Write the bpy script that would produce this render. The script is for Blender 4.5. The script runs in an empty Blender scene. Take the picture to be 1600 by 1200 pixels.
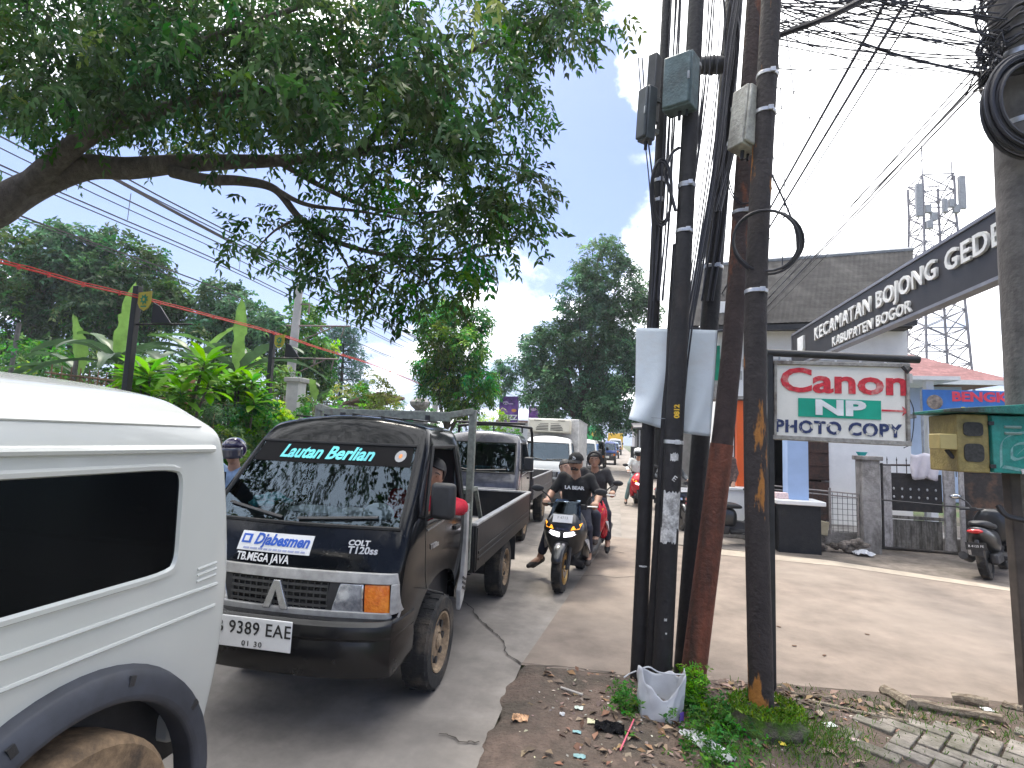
import bpy, bmesh, math, random
import numpy as np
from mathutils import Vector, Matrix
rnd = random.Random(7)
NR = np.random.default_rng(11)
SC = bpy.context.scene
COL = SC.collection
R = math.radians

# ---------------------------------------------------------------- camera
FPX = 840.0                       # focal length in pixels of the 1600 px wide photograph
EYE = Vector((0.0, 0.0, 1.6))
def _frame():
    roll = R(2.35)
    dx, dy = 965.0 - 800, 692.0 - 600          # where the road runs to
    c, s = math.cos(roll), math.sin(roll)
    pitch = math.atan((-dx * s + dy * c) / FPX)
    d = Vector((dx, dy, FPX)).normalized()
    up = Vector((s, -c, 0)) * math.cos(pitch) + Vector((0, 0, 1)) * math.sin(pitch)
    Y = (d - up * d.dot(up)).normalized()
    X = Y.cross(up)
    return Matrix((X, Y, up))                   # world = this @ camera
FR = _frame()
cam = bpy.data.cameras.new('camera'); cam.sensor_width = 36; cam.lens = FPX / 1600 * 36
cam.clip_start = 0.05; cam.clip_end = 3000
camo = bpy.data.objects.new('camera', cam); COL.objects.link(camo); SC.camera = camo
_r, _d, _f = FR @ Vector((1, 0, 0)), FR @ Vector((0, 1, 0)), FR @ Vector((0, 0, 1))
camo.matrix_world = Matrix(((_r.x, -_d.x, -_f.x, EYE.x), (_r.y, -_d.y, -_f.y, EYE.y), (_r.z, -_d.z, -_f.z, EYE.z), (0, 0, 0, 1)))
def ray(u, v): return FR @ Vector((u - 800, v - 600, FPX))
def G(u, v, z=0.0):
    d = ray(u, v); return EYE + d * ((z - EYE.z) / d.z)
def atY(u, v, y):
    d = ray(u, v); return EYE + d * (y / d.y)
def atX(u, v, x):
    d = ray(u, v); return EYE + d * (x / d.x)

# ---------------------------------------------------------------- light
SUN_EL, SUN_AZ = 64.0, -28.0      # azimuth from +Y towards +X
sd = Vector((math.sin(R(SUN_AZ)) * math.cos(R(SUN_EL)), math.cos(R(SUN_AZ)) * math.cos(R(SUN_EL)), math.sin(R(SUN_EL))))
sl = bpy.data.lights.new('sun', 'SUN'); sl.energy = 1.7; sl.angle = R(12); sl.color = (1.0, 0.93, 0.82)
so = bpy.data.objects.new('sun', sl); COL.objects.link(so); so.rotation_euler = (-sd).to_track_quat('-Z', 'Y').to_euler()
so.location = sd * 60
W = bpy.data.worlds.new('World'); SC.world = W; W.use_nodes = True
def world():
    nt = W.node_tree; N = nt.nodes; L = nt.links; N.clear()
    out = N.new('ShaderNodeOutputWorld'); bg = N.new('ShaderNodeBackground'); L.new(bg.outputs[0], out.inputs[0])
    bg.inputs[1].default_value = 0.14
    sky = N.new('ShaderNodeTexSky'); sky.sky_type = 'NISHITA'; sky.sun_disc = False
    sky.sun_elevation = R(SUN_EL); sky.sun_rotation = R(SUN_AZ); sky.dust_density = 1.5; sky.air_density = 1.0; sky.ozone_density = 1.5
    tc = N.new('ShaderNodeTexCoord'); sp = N.new('ShaderNodeSeparateXYZ'); L.new(tc.outputs['Generated'], sp.inputs[0])
    def mth(op, a, b=None, c=None):
        n = N.new('ShaderNodeMath'); n.operation = op
        for k, v in enumerate((a, b, c)):
            if v is None: continue
            if isinstance(v, (int, float)): n.inputs[k].default_value = v
            else: L.new(v, n.inputs[k])
        return n.outputs[0]
    zc = mth('MAXIMUM', sp.outputs[2], 0.0); dn = mth('ADD', zc, 0.22)
    cx = N.new('ShaderNodeCombineXYZ'); L.new(mth('DIVIDE', sp.outputs[0], dn), cx.inputs[0]); L.new(mth('DIVIDE', sp.outputs[1], dn), cx.inputs[1])
    nz = N.new('ShaderNodeTexNoise'); nz.inputs['Scale'].default_value = 1.25; nz.inputs['Detail'].default_value = 9; nz.inputs['Roughness'].default_value = 0.52
    nz.inputs['Distortion'].default_value = 0.25
    mp = N.new('ShaderNodeMapping'); mp.inputs['Location'].default_value = (3.35, 1.2, 0); L.new(cx.outputs[0], mp.inputs[0]); L.new(mp.outputs[0], nz.inputs[0])
    # seen banks of cloud, then unseen ones shaped for light, broken up by noise
    wob = N.new('ShaderNodeTexNoise'); wob.inputs['Scale'].default_value = 3.2; wob.inputs['Detail'].default_value = 8; wob.inputs['Roughness'].default_value = .6; L.new(tc.outputs['Generated'], wob.inputs[0])
    sb_ = N.new('ShaderNodeVectorMath'); sb_.operation = 'SUBTRACT'; L.new(wob.outputs['Color'], sb_.inputs[0]); sb_.inputs[1].default_value = (.5, .5, .5)
    ma_ = N.new('ShaderNodeVectorMath'); ma_.operation = 'MULTIPLY_ADD'; L.new(sb_.outputs[0], ma_.inputs[0]); ma_.inputs[1].default_value = (.55, .55, .55); L.new(tc.outputs['Generated'], ma_.inputs[2])
    nrm = N.new('ShaderNodeVectorMath'); nrm.operation = 'NORMALIZE'; L.new(ma_.outputs[0], nrm.inputs[0])
    b = mth('MULTIPLY_ADD', nz.outputs[0], 1.5, -.25)
    for u, v, wd, wt in ((885, 370, 12, .15), (1015, 75, 8, .26), (1330, 190, 30, .40), (1500, 420, 22, .10), (925, 190, 17, -.36), (600, 300, 30, -.10), (560, 640, 18, .03), (250, 330, 30, -.16), (-300, -900, 50, .2), (800, -2500, 60, .25)):
        d = ray(u, v).normalized(); dt = N.new('ShaderNodeVectorMath'); dt.operation = 'DOT_PRODUCT'; L.new(nrm.outputs[0], dt.inputs[0]); dt.inputs[1].default_value = d
        r1 = N.new('ShaderNodeMapRange'); r1.interpolation_type = 'SMOOTHSTEP'; L.new(dt.outputs['Value'], r1.inputs[0]); r1.inputs[1].default_value = math.cos(R(wd)); r1.inputs[2].default_value = 1.0; r1.inputs[3].default_value = 0; r1.inputs[4].default_value = wt
        b = mth('ADD', b, r1.outputs[0])
    for d, wd, wt in ((Vector((-.3, -.9, .38)), 36, -.36), (Vector((.7, -.7, .3)), 35, -.25), (Vector((0, -.3, .95)), 40, .2)):  # unseen sky behind the camera, gaps added so dark paint reflects blue
        d = d.normalized(); dt = N.new('ShaderNodeVectorMath'); dt.operation = 'DOT_PRODUCT'; L.new(nrm.outputs[0], dt.inputs[0]); dt.inputs[1].default_value = d
        r1 = N.new('ShaderNodeMapRange'); r1.interpolation_type = 'SMOOTHSTEP'; L.new(dt.outputs['Value'], r1.inputs[0]); r1.inputs[1].default_value = math.cos(R(wd)); r1.inputs[2].default_value = 1.0; r1.inputs[3].default_value = 0; r1.inputs[4].default_value = wt
        b = mth('ADD', b, r1.outputs[0])
    low = mth('SUBTRACT', 1.0, zc); low = mth('POWER', low, 4.0)
    b = mth('MULTIPLY_ADD', low, 0.03, b)
    rp = N.new('ShaderNodeMapRange'); rp.interpolation_type = 'SMOOTHSTEP'; L.new(b, rp.inputs[0]); rp.inputs[1].default_value = 0.50; rp.inputs[2].default_value = 0.76
    haze = mth('MULTIPLY_ADD', low, 0.80, 0.12)
    dim = N.new('ShaderNodeMix'); dim.data_type = 'RGBA'; dim.blend_type = 'MULTIPLY'; dim.inputs[0].default_value = 1; L.new(sky.outputs[0], dim.inputs[6]); dim.inputs[7].default_value = (.42, .46, .60, 1)
    m1 = N.new('ShaderNodeMix'); m1.data_type = 'RGBA'; L.new(haze, m1.inputs[0]); L.new(dim.outputs[2], m1.inputs[6]); m1.inputs[7].default_value = (1.75, 2.1, 3.15, 1)
    m2 = N.new('ShaderNodeMix'); m2.data_type = 'RGBA'; L.new(rp.outputs[0], m2.inputs[0]); L.new(m1.outputs[2], m2.inputs[6]); m2.inputs[7].default_value = (12.0, 12.0, 12.1, 1)
    L.new(m2.outputs[2], bg.inputs[0])
world()
SC.view_settings.view_transform = 'Standard'; SC.view_settings.look = 'None'; SC.view_settings.exposure = 1.36; SC.view_settings.gamma = 1
SC.cycles.max_bounces = 8; SC.cycles.transparent_max_bounces = 16; SC.cycles.diffuse_bounces = 3; SC.cycles.glossy_bounces = 3
SC.cycles.use_denoising = True
try: SC.cycles.denoiser = 'OPENIMAGEDENOISE'
except Exception: pass

# ---------------------------------------------------------------- materials
MATS = {}
def mat(name, col, rough=0.6, metal=0.0, var=0.15, scale=6.0, col2=None, lo=0.35, hi=0.65, bump=0.0, bscale=60.0, coat=0.0, spec=0.5, stretch=(1, 1, 1), transl=0.0, rvar=0.0, attr=False):
    if name in MATS: return MATS[name]
    m = bpy.data.materials.new(name); m.use_nodes = True; MATS[name] = m
    nt = m.node_tree; N = nt.nodes; L = nt.links; p = N['Principled BSDF']
    p.inputs['Roughness'].default_value = rough; p.inputs['Metallic'].default_value = metal; p.inputs['Specular IOR Level'].default_value = spec
    if coat: p.inputs['Coat Weight'].default_value = coat; p.inputs['Coat Roughness'].default_value = 0.06
    tc = N.new('ShaderNodeTexCoord'); mp = N.new('ShaderNodeMapping'); mp.inputs['Scale'].default_value = stretch; L.new(tc.outputs['Object'], mp.inputs[0])
    nz = N.new('ShaderNodeTexNoise'); nz.inputs['Scale'].default_value = scale; nz.inputs['Detail'].default_value = 7; nz.inputs['Roughness'].default_value = 0.62; L.new(mp.outputs[0], nz.inputs[0])
    mr = N.new('ShaderNodeMapRange'); L.new(nz.outputs[0], mr.inputs[0]); mr.inputs[1].default_value = lo; mr.inputs[2].default_value = hi
    mx = N.new('ShaderNodeMix'); mx.data_type = 'RGBA'; L.new(mr.outputs[0], mx.inputs[0])
    a = tuple(c * (1 - var) for c in col) if col2 is None else col
    b = tuple(min(1, c * (1 + var)) for c in col) if col2 is None else col2
    mx.inputs[6].default_value = (*a, 1); mx.inputs[7].default_value = (*b, 1)
    co = mx.outputs[2]
    if attr:
        at = N.new('ShaderNodeAttribute'); at.attribute_name = 'tint'
        hs = N.new('ShaderNodeHueSaturation'); L.new(co, hs.inputs['Color'])
        sp = N.new('ShaderNodeSeparateColor'); L.new(at.outputs['Color'], sp.inputs[0]); L.new(sp.outputs[0], hs.inputs['Hue']); L.new(sp.outputs[1], hs.inputs['Saturation']); L.new(sp.outputs[2], hs.inputs['Value'])
        co = hs.outputs[0]
    L.new(co, p.inputs['Base Color'])
    if rvar:
        r2 = N.new('ShaderNodeMapRange'); L.new(nz.outputs[0], r2.inputs[0]); r2.inputs[1].default_value = 0.3; r2.inputs[2].default_value = 0.7
        r2.inputs[3].default_value = max(0.02, rough - rvar); r2.inputs[4].default_value = min(1, rough + rvar); L.new(r2.outputs[0], p.inputs['Roughness'])
    if bump:
        n2 = N.new('ShaderNodeTexNoise'); n2.inputs['Scale'].default_value = bscale; n2.inputs['Detail'].default_value = 5; L.new(mp.outputs[0], n2.inputs[0])
        bp = N.new('ShaderNodeBump'); bp.inputs['Strength'].default_value = bump; bp.inputs['Distance'].default_value = 0.02; L.new(n2.outputs[0], bp.inputs['Height']); L.new(bp.outputs[0], p.inputs['Normal'])
    if transl:
        tr = N.new('ShaderNodeBsdfTranslucent'); L.new(co, tr.inputs[0]); ms = N.new('ShaderNodeMixShader'); ms.inputs[0].default_value = transl
        L.new(p.outputs[0], ms.inputs[1]); L.new(tr.outputs[0], ms.inputs[2]); L.new(ms.outputs[0], N['Material Output'].inputs[0])
    return m
def layered(name, base, over, rough=0.6, lo=0.5, hi=0.6, scale=4.0, stretch=(1, 1, 1), bump=0.3, spec=0.4, var=0.25, seed=0.0, rough2=None):
    """A base coat with a second material showing through in patches (rust through paint, damp stains on concrete)."""
    if name in MATS: return MATS[name]
    m = mat(name, base, rough, 0, var, scale * 5, spec=spec, bump=bump, bscale=scale * 18)
    nt = m.node_tree; N = nt.nodes; L = nt.links; p = N['Principled BSDF']
    old = p.inputs['Base Color'].links[0].from_socket
    tc = N.new('ShaderNodeTexCoord'); mp = N.new('ShaderNodeMapping'); mp.inputs['Scale'].default_value = stretch; mp.inputs['Location'].default_value = (seed, seed * .7, seed * 1.3); L.new(tc.outputs['Object'], mp.inputs[0])
    nz = N.new('ShaderNodeTexNoise'); nz.inputs['Scale'].default_value = scale; nz.inputs['Detail'].default_value = 8; nz.inputs['Roughness'].default_value = 0.65; L.new(mp.outputs[0], nz.inputs[0])
    mr = N.new('ShaderNodeMapRange'); L.new(nz.outputs[0], mr.inputs[0]); mr.inputs[1].default_value = lo; mr.inputs[2].default_value = hi
    n3 = N.new('ShaderNodeTexNoise'); n3.inputs['Scale'].default_value = scale * 7; n3.inputs['Detail'].default_value = 4; L.new(mp.outputs[0], n3.inputs[0])
    m3 = N.new('ShaderNodeMix'); m3.data_type = 'RGBA'; L.new(n3.outputs[0], m3.inputs[0]); m3.inputs[6].default_value = (*[c * .6 for c in over], 1); m3.inputs[7].default_value = (*[min(1, c * 1.35) for c in over], 1)
    mx = N.new('ShaderNodeMix'); mx.data_type = 'RGBA'; L.new(mr.outputs[0], mx.inputs[0]); L.new(old, mx.inputs[6]); L.new(m3.outputs[2], mx.inputs[7]); L.new(mx.outputs[2], p.inputs['Base Color'])
    if rough2 is not None:
        r2 = N.new('ShaderNodeMapRange'); L.new(mr.outputs[0], r2.inputs[0]); r2.inputs[3].default_value = rough; r2.inputs[4].default_value = rough2; L.new(r2.outputs[0], p.inputs['Roughness'])
    return m
def glass(name, tint=(0.75, 0.85, 0.85), rough=0.0, refl=0.9, dens=0.5):
    """Thin car glass: tinted see-through plus a mirror reflection that grows towards grazing angles."""
    if name in MATS: return MATS[name]
    m = bpy.data.materials.new(name); m.use_nodes = True; MATS[name] = m
    nt = m.node_tree; N = nt.nodes; L = nt.links; N.remove(N['Principled BSDF'])
    t = N.new('ShaderNodeBsdfTransparent'); t.inputs[0].default_value = (*[c * dens for c in tint], 1)
    g = N.new('ShaderNodeBsdfGlossy'); g.inputs['Roughness'].default_value = rough; g.inputs[0].default_value = (refl * .62, refl * .80, refl * 1.0, 1)
    fr = N.new('ShaderNodeFresnel'); fr.inputs[0].default_value = 1.58
    ms = N.new('ShaderNodeMixShader'); L.new(fr.outputs[0], ms.inputs[0]); L.new(t.outputs[0], ms.inputs[1]); L.new(g.outputs[0], ms.inputs[2]); L.new(ms.outputs[0], N['Material Output'].inputs[0])
    return m
def lamp(name, col, st):
    if name in MATS: return MATS[name]
    m = mat(name, col, 0.2, var=0.02)
    p = m.node_tree.nodes['Principled BSDF']; p.inputs['Emission Color'].default_value = (*col, 1); p.inputs['Emission Strength'].default_value = st
    return m

# ---------------------------------------------------------------- mesh builder
class MB:
    def __init__(s): s.v = []; s.f = []; s.m = []
    def add(s, vs, fs, mi=0, M=None):
        o = len(s.v)
        s.v += [tuple(M @ Vector(v)) if M is not None else tuple(v) for v in vs]
        s.f += [tuple(i + o for i in f) for f in fs]; s.m += [mi] * len(fs); return s
    def box(s, c, d, M=None, mi=0, tap=1.0):
        x, y, z = d[0] / 2, d[1] / 2, d[2] / 2
        vs = [(-x, -y, -z), (x, -y, -z), (x, y, -z), (-x, y, -z), (-x * tap, -y * tap, z), (x * tap, -y * tap, z), (x * tap, y * tap, z), (-x * tap, y * tap, z)]
        T = Matrix.Translation(c); T = T @ M.to_4x4() if M is not None else T
        return s.add(vs, [(0, 3, 2, 1), (4, 5, 6, 7), (0, 1, 5, 4), (1, 2, 6, 5), (2, 3, 7, 6), (3, 0, 4, 7)], mi, T)
    def loft(s, rings, mi=0, cap=True, closed=True, M=None):
        n = len(rings[0]); vs = [p for r in rings for p in r]; fs = []
        for a in range(len(rings) - 1):
            for b in range(n if closed else n - 1):
                c = (b + 1) % n; fs.append((a * n + b, a * n + c, (a + 1) * n + c, (a + 1) * n + b))
        if cap and closed: fs.append(tuple(range(n - 1, -1, -1))); fs.append(tuple((len(rings) - 1) * n + i for i in range(n)))
        return s.add(vs, fs, mi, M)
    def tube(s, pts, r, n=8, mi=0, cap=True, M=None):
        pts = [Vector(p) for p in pts]; k = len(pts); rs = r if isinstance(r, (list, tuple)) else [r] * k
        rings = []; N0 = None
        for i, p in enumerate(pts):
            t = (pts[min(i + 1, k - 1)] - pts[max(i - 1, 0)])
            t = t.normalized() if t.length > 1e-9 else Vector((0, 0, 1))
            if N0 is None: N0 = t.orthogonal().normalized()
            else:
                N0 = N0 - t * N0.dot(t); N0 = N0.normalized() if N0.length > 1e-6 else t.orthogonal().normalized()
            B = t.cross(N0)
            rings.append([p + (N0 * math.cos(2 * math.pi * j / n) + B * math.sin(2 * math.pi * j / n)) * rs[i] for j in range(n)])
        return s.loft(rings, mi, cap, True, M)
    def lathe(s, prof, n=24, M=None, mi=0, cap=False):
        """prof: (radius, height) pairs turned about the z axis."""
        return s.loft([[(r * math.cos(2 * math.pi * j / n), r * math.sin(2 * math.pi * j / n), z) for j in range(n)] for r, z in prof], mi, cap, True, M)
    def prism(s, poly, d0, d1, axis='y', mi=0, M=None):
        def p3(a, b, d): return (a, d, b) if axis == 'y' else ((d, a, b) if axis == 'x' else (a, b, d))
        return s.loft([[p3(a, b, d0) for a, b in poly], [p3(a, b, d1) for a, b in poly]], mi, True, True, M)
    def ball(s, c, r, n=12, m=8, mi=0, M=None):
        r = (r, r, r) if isinstance(r, (int, float)) else r
        rings = []
        for a in range(m + 1):
            th = math.pi * min(max(a / m, 0.02), 0.98); z = -math.cos(th); q = math.sin(th)
            rings.append([(c[0] + r[0] * q * math.cos(2 * math.pi * j / n), c[1] + r[1] * q * math.sin(2 * math.pi * j / n), c[2] + r[2] * z) for j in range(n)])
        return s.loft(rings, mi, True, True, M)
    def quad(s, a, b, c, d, mi=0): return s.add([a, b, c, d], [(0, 1, 2, 3)], mi)
    def build(s, name, mats, parent=None, smooth=35, bevel=0.0, sub=0, seg=2, solid=0.0):
        me = bpy.data.meshes.new(name); me.from_pydata(s.v, [], s.f)
        mats = mats if isinstance(mats, (list, tuple)) else [mats]
        for m in mats: me.materials.append(m)
        if len(mats) > 1: me.polygons.foreach_set('material_index', s.m)
        bm = bmesh.new(); bm.from_mesh(me); bmesh.ops.recalc_face_normals(bm, faces=bm.faces)
        if smooth:
            for f in bm.faces: f.smooth = True
            if smooth < 180:
                ca = R(smooth)
                for e in bm.edges:
                    if len(e.link_faces) == 2 and e.calc_face_angle(0) > ca: e.smooth = False
        bm.to_mesh(me); bm.free()
        o = bpy.data.objects.new(name, me); COL.objects.link(o)
        if parent is not None: o.parent = parent
        if solid:
            d = o.modifiers.new('solid', 'SOLIDIFY'); d.thickness = solid; d.offset = 0
        if bevel:
            b = o.modifiers.new('bevel', 'BEVEL'); b.width = bevel; b.segments = seg; b.limit_method = 'ANGLE'; b.angle_limit = R(35); b.harden_normals = False
        if sub:
            q = o.modifiers.new('sub', 'SUBSURF'); q.levels = sub; q.render_levels = sub
        return o
def big(name, V, F, mats, parent=None, tint=None, smooth=False, mi=None):
    """A mesh from numpy arrays: V n x 3, F m x 4; tint one colour per face corner's vertex."""
    me = bpy.data.meshes.new(name); V = np.asarray(V, np.float32); F = np.asarray(F, np.int32)
    n, m, k = len(V), len(F), F.shape[1]
    me.vertices.add(n); me.vertices.foreach_set('co', V.ravel()); me.loops.add(m * k); me.loops.foreach_set('vertex_index', F.ravel())
    me.polygons.add(m); me.polygons.foreach_set('loop_start', np.arange(0, m * k, k, dtype=np.int32)); me.polygons.foreach_set('loop_total', np.full(m, k, np.int32))
    for x in (mats if isinstance(mats, (list, tuple)) else [mats]): me.materials.append(x)
    if mi is not None: me.polygons.foreach_set('material_index', np.asarray(mi, np.int32))
    if smooth: me.polygons.foreach_set('use_smooth', np.ones(m, bool))
    me.update(calc_edges=True)
    if tint is not None:
        a = me.color_attributes.new('tint', 'FLOAT_COLOR', 'POINT'); t = np.ones((n, 4), np.float32); t[:, :3] = tint; a.data.foreach_set('color', t.ravel())
    o = bpy.data.objects.new(name, me); COL.objects.link(o)
    if parent is not None: o.parent = parent
    return o
def tag(o, label=None, cat=None, group=None, kind=None):
    if label: o['label'] = label
    if cat: o['category'] = cat
    if group: o['group'] = group
    if kind: o['kind'] = kind
    return o
def thing(name, label, cat, loc=(0, 0, 0), rz=0.0, group=None, rot=None):
    o = bpy.data.objects.new(name, None); o.empty_display_size = 0.2; COL.objects.link(o)
    o.location = loc; o.rotation_euler = rot if rot else (0, 0, rz)
    return tag(o, label, cat, group)
def copy_tree(o, parent=None):
    c = o.copy(); COL.objects.link(c)
    if parent is not None: c.parent = parent
    for ch in list(o.children): copy_tree(ch, c)
    return c
def text(name, body, size, m, parent, M, ext=0.002, bold=0.0, shear=0.0, sx=1.0, space=1.0, align='CENTER'):
    """Lettering as a mesh. M places its plane: text runs along local x, rises along local y, faces local z."""
    c = bpy.data.curves.new(name, 'FONT'); c.body = body; c.size = size; c.extrude = ext; c.offset = bold; c.shear = shear; c.space_character = space
    c.align_x = align; c.align_y = 'CENTER'; c.resolution_u = 3
    t = bpy.data.objects.new(name, c); COL.objects.link(t); bpy.context.view_layer.update()
    me = bpy.data.meshes.new_from_object(t); COL.objects.unlink(t); bpy.data.objects.remove(t)
    me.name = name; me.materials.clear(); me.materials.append(m)
    o = bpy.data.objects.new(name, me); COL.objects.link(o)
    if parent is not None: o.parent = parent
    o.matrix_local = M @ Matrix.Diagonal((sx, 1, 1, 1))
    return o
def split_words(o, n):
    """Part a lettering mesh at its n - 1 widest gaps, so that every word is an object of its own."""
    me = o.data; bm = bmesh.new(); bm.from_mesh(me); bm.verts.ensure_lookup_table(); seen = set(); isl = []
    ax = max(range(3), key=lambda a: max(v.co[a] for v in bm.verts) - min(v.co[a] for v in bm.verts))
    for v in bm.verts:
        if v.index in seen: continue
        st = [v]; seen.add(v.index); g = []
        while st:
            p = st.pop(); g.append(p.index)
            for e in p.link_edges:
                q = e.other_vert(p)
                if q.index not in seen: seen.add(q.index); st.append(q)
        xs = [bm.verts[i].co[ax] for i in g]; isl.append((min(xs), max(xs), g))
    isl.sort(key=lambda t: t[0]); gaps = []; hi = isl[0][1]
    for k in range(1, len(isl)): gaps.append((isl[k][0] - hi, k)); hi = max(hi, isl[k][1])
    cuts = sorted(k for _, k in sorted(gaps)[::-1][:n - 1]) + [len(isl)]; a = 0; bm.free()
    for j, c in enumerate(cuts):
        keep = {i for t in isl[a:c] for i in t[2]}; a = c; b = bmesh.new(); b.from_mesh(me); b.verts.ensure_lookup_table()
        bmesh.ops.delete(b, geom=[v for v in b.verts if v.index not in keep], context='VERTS'); m2 = me.copy(); b.to_mesh(m2); b.free()
        if j == 0: first = m2
        else: q = o.copy(); q.data = m2; COL.objects.link(q)
    o.data = first
def plane_M(o, x, y):
    """A placement whose local x runs along x, y along y, z out of the face."""
    x = Vector(x).normalized(); y = Vector(y); y = (y - x * y.dot(x)).normalized(); z = x.cross(y)
    return Matrix(((x.x, y.x, z.x, o[0]), (x.y, y.y, z.y, o[1]), (x.z, y.z, z.z, o[2]), (0, 0, 0, 1)))
def catenary(a, b, sag, n=14):
    a = Vector(a); b = Vector(b)
    return [a.lerp(b, i / n) - Vector((0, 0, sag * 4 * (i / n) * (1 - i / n))) for i in range(n + 1)]
def spline(pts, n=6):
    """Catmull-Rom through the points."""
    P = [Vector(p) for p in pts]; P = [P[0] * 2 - P[1]] + P + [P[-1] * 2 - P[-2]]; out = []
    for i in range(1, len(P) - 2):
        a, b, c, d = P[i - 1:i + 3]
        for k in range(n):
            t = k / n; out.append(0.5 * ((2 * b) + (c - a) * t + (2 * a - 5 * b + 4 * c - d) * t * t + (3 * b - a - 3 * c + d) * t ** 3))
    out.append(P[-2]); return out

# ---------------------------------------------------------------- box-lattice bodies (cars)
def lattice(I, C, K, f, cls, crease=None):
    """The skin of an I x C x K box lattice put in shape by f(i,c,k). cls(side,a,b) names the mesh a face goes to (None: no face)."""
    out = {}
    def put(side, a, b, ks):
        n = cls(side, a, b)
        if n is None: return
        g = out.setdefault(n, ({}, [], []))
        idx = []
        for k in ks:
            if k not in g[0]: g[0][k] = len(g[1]); g[1].append(f(*k))
            idx.append(g[0][k])
        g[2].append(tuple(idx))
    for c in range(C):
        for k in range(K):
            put('L', c, k, [(0, c + 1, k), (0, c, k), (0, c, k + 1), (0, c + 1, k + 1)]); put('R', c, k, [(I, c, k), (I, c + 1, k), (I, c + 1, k + 1), (I, c, k + 1)])
    for i in range(I):
        for k in range(K):
            put('F', i, k, [(i, 0, k), (i + 1, 0, k), (i + 1, 0, k + 1), (i, 0, k + 1)]); put('B', i, k, [(i + 1, C, k), (i, C, k), (i, C, k + 1), (i + 1, C, k + 1)])
        for c in range(C):
            put('T', i, c, [(i, c, K), (i + 1, c, K), (i + 1, c + 1, K), (i, c + 1, K)]); put('D', i, c, [(i, c + 1, 0), (i + 1, c + 1, 0), (i + 1, c, 0), (i, c, 0)])
    return out
def lat_build(g, name, m, parent, sub=2, solid=0.0, sharp=None):
    me = bpy.data.meshes.new(name); me.from_pydata(g[1], [], g[2]); me.materials.append(m)
    for p in me.polygons: p.use_smooth = True
    if sharp:
        inv = {v: k for k, v in g[0].items()}
        at = me.attributes.new('crease_edge', 'FLOAT', 'EDGE')
        for e in me.edges:
            w = sharp(inv[e.vertices[0]], inv[e.vertices[1]])
            if w: at.data[e.index].value = w
    o = bpy.data.objects.new(name, me); COL.objects.link(o); o.parent = parent
    q = o.modifiers.new('sub', 'SUBSURF'); q.levels = sub; q.render_levels = sub
    if solid:
        d = o.modifiers.new('solid', 'SOLIDIFY'); d.thickness = solid; d.offset = -1
    return o
def loop_tube(keys, f, r, name, m, parent, n=6):
    """A rubber seal round an opening: the same smooth curve that the opening's edge takes."""
    P = [Vector(f(*k)) for k in keys]; L = len(P); out = []
    for i in range(L):
        a, b, c, d = P[i - 1], P[i], P[(i + 1) % L], P[(i + 2) % L]
        for k in range(6):
            t = k / 6; out.append((a * (1 - t) ** 3 + b * (3 * t ** 3 - 6 * t * t + 4) + c * (-3 * t ** 3 + 3 * t * t + 3 * t + 1) + d * t ** 3) / 6)
    out.append(out[0]); mb = MB(); mb.tube(out, r, n, cap=False); return mb.build(name, m, parent)

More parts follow.
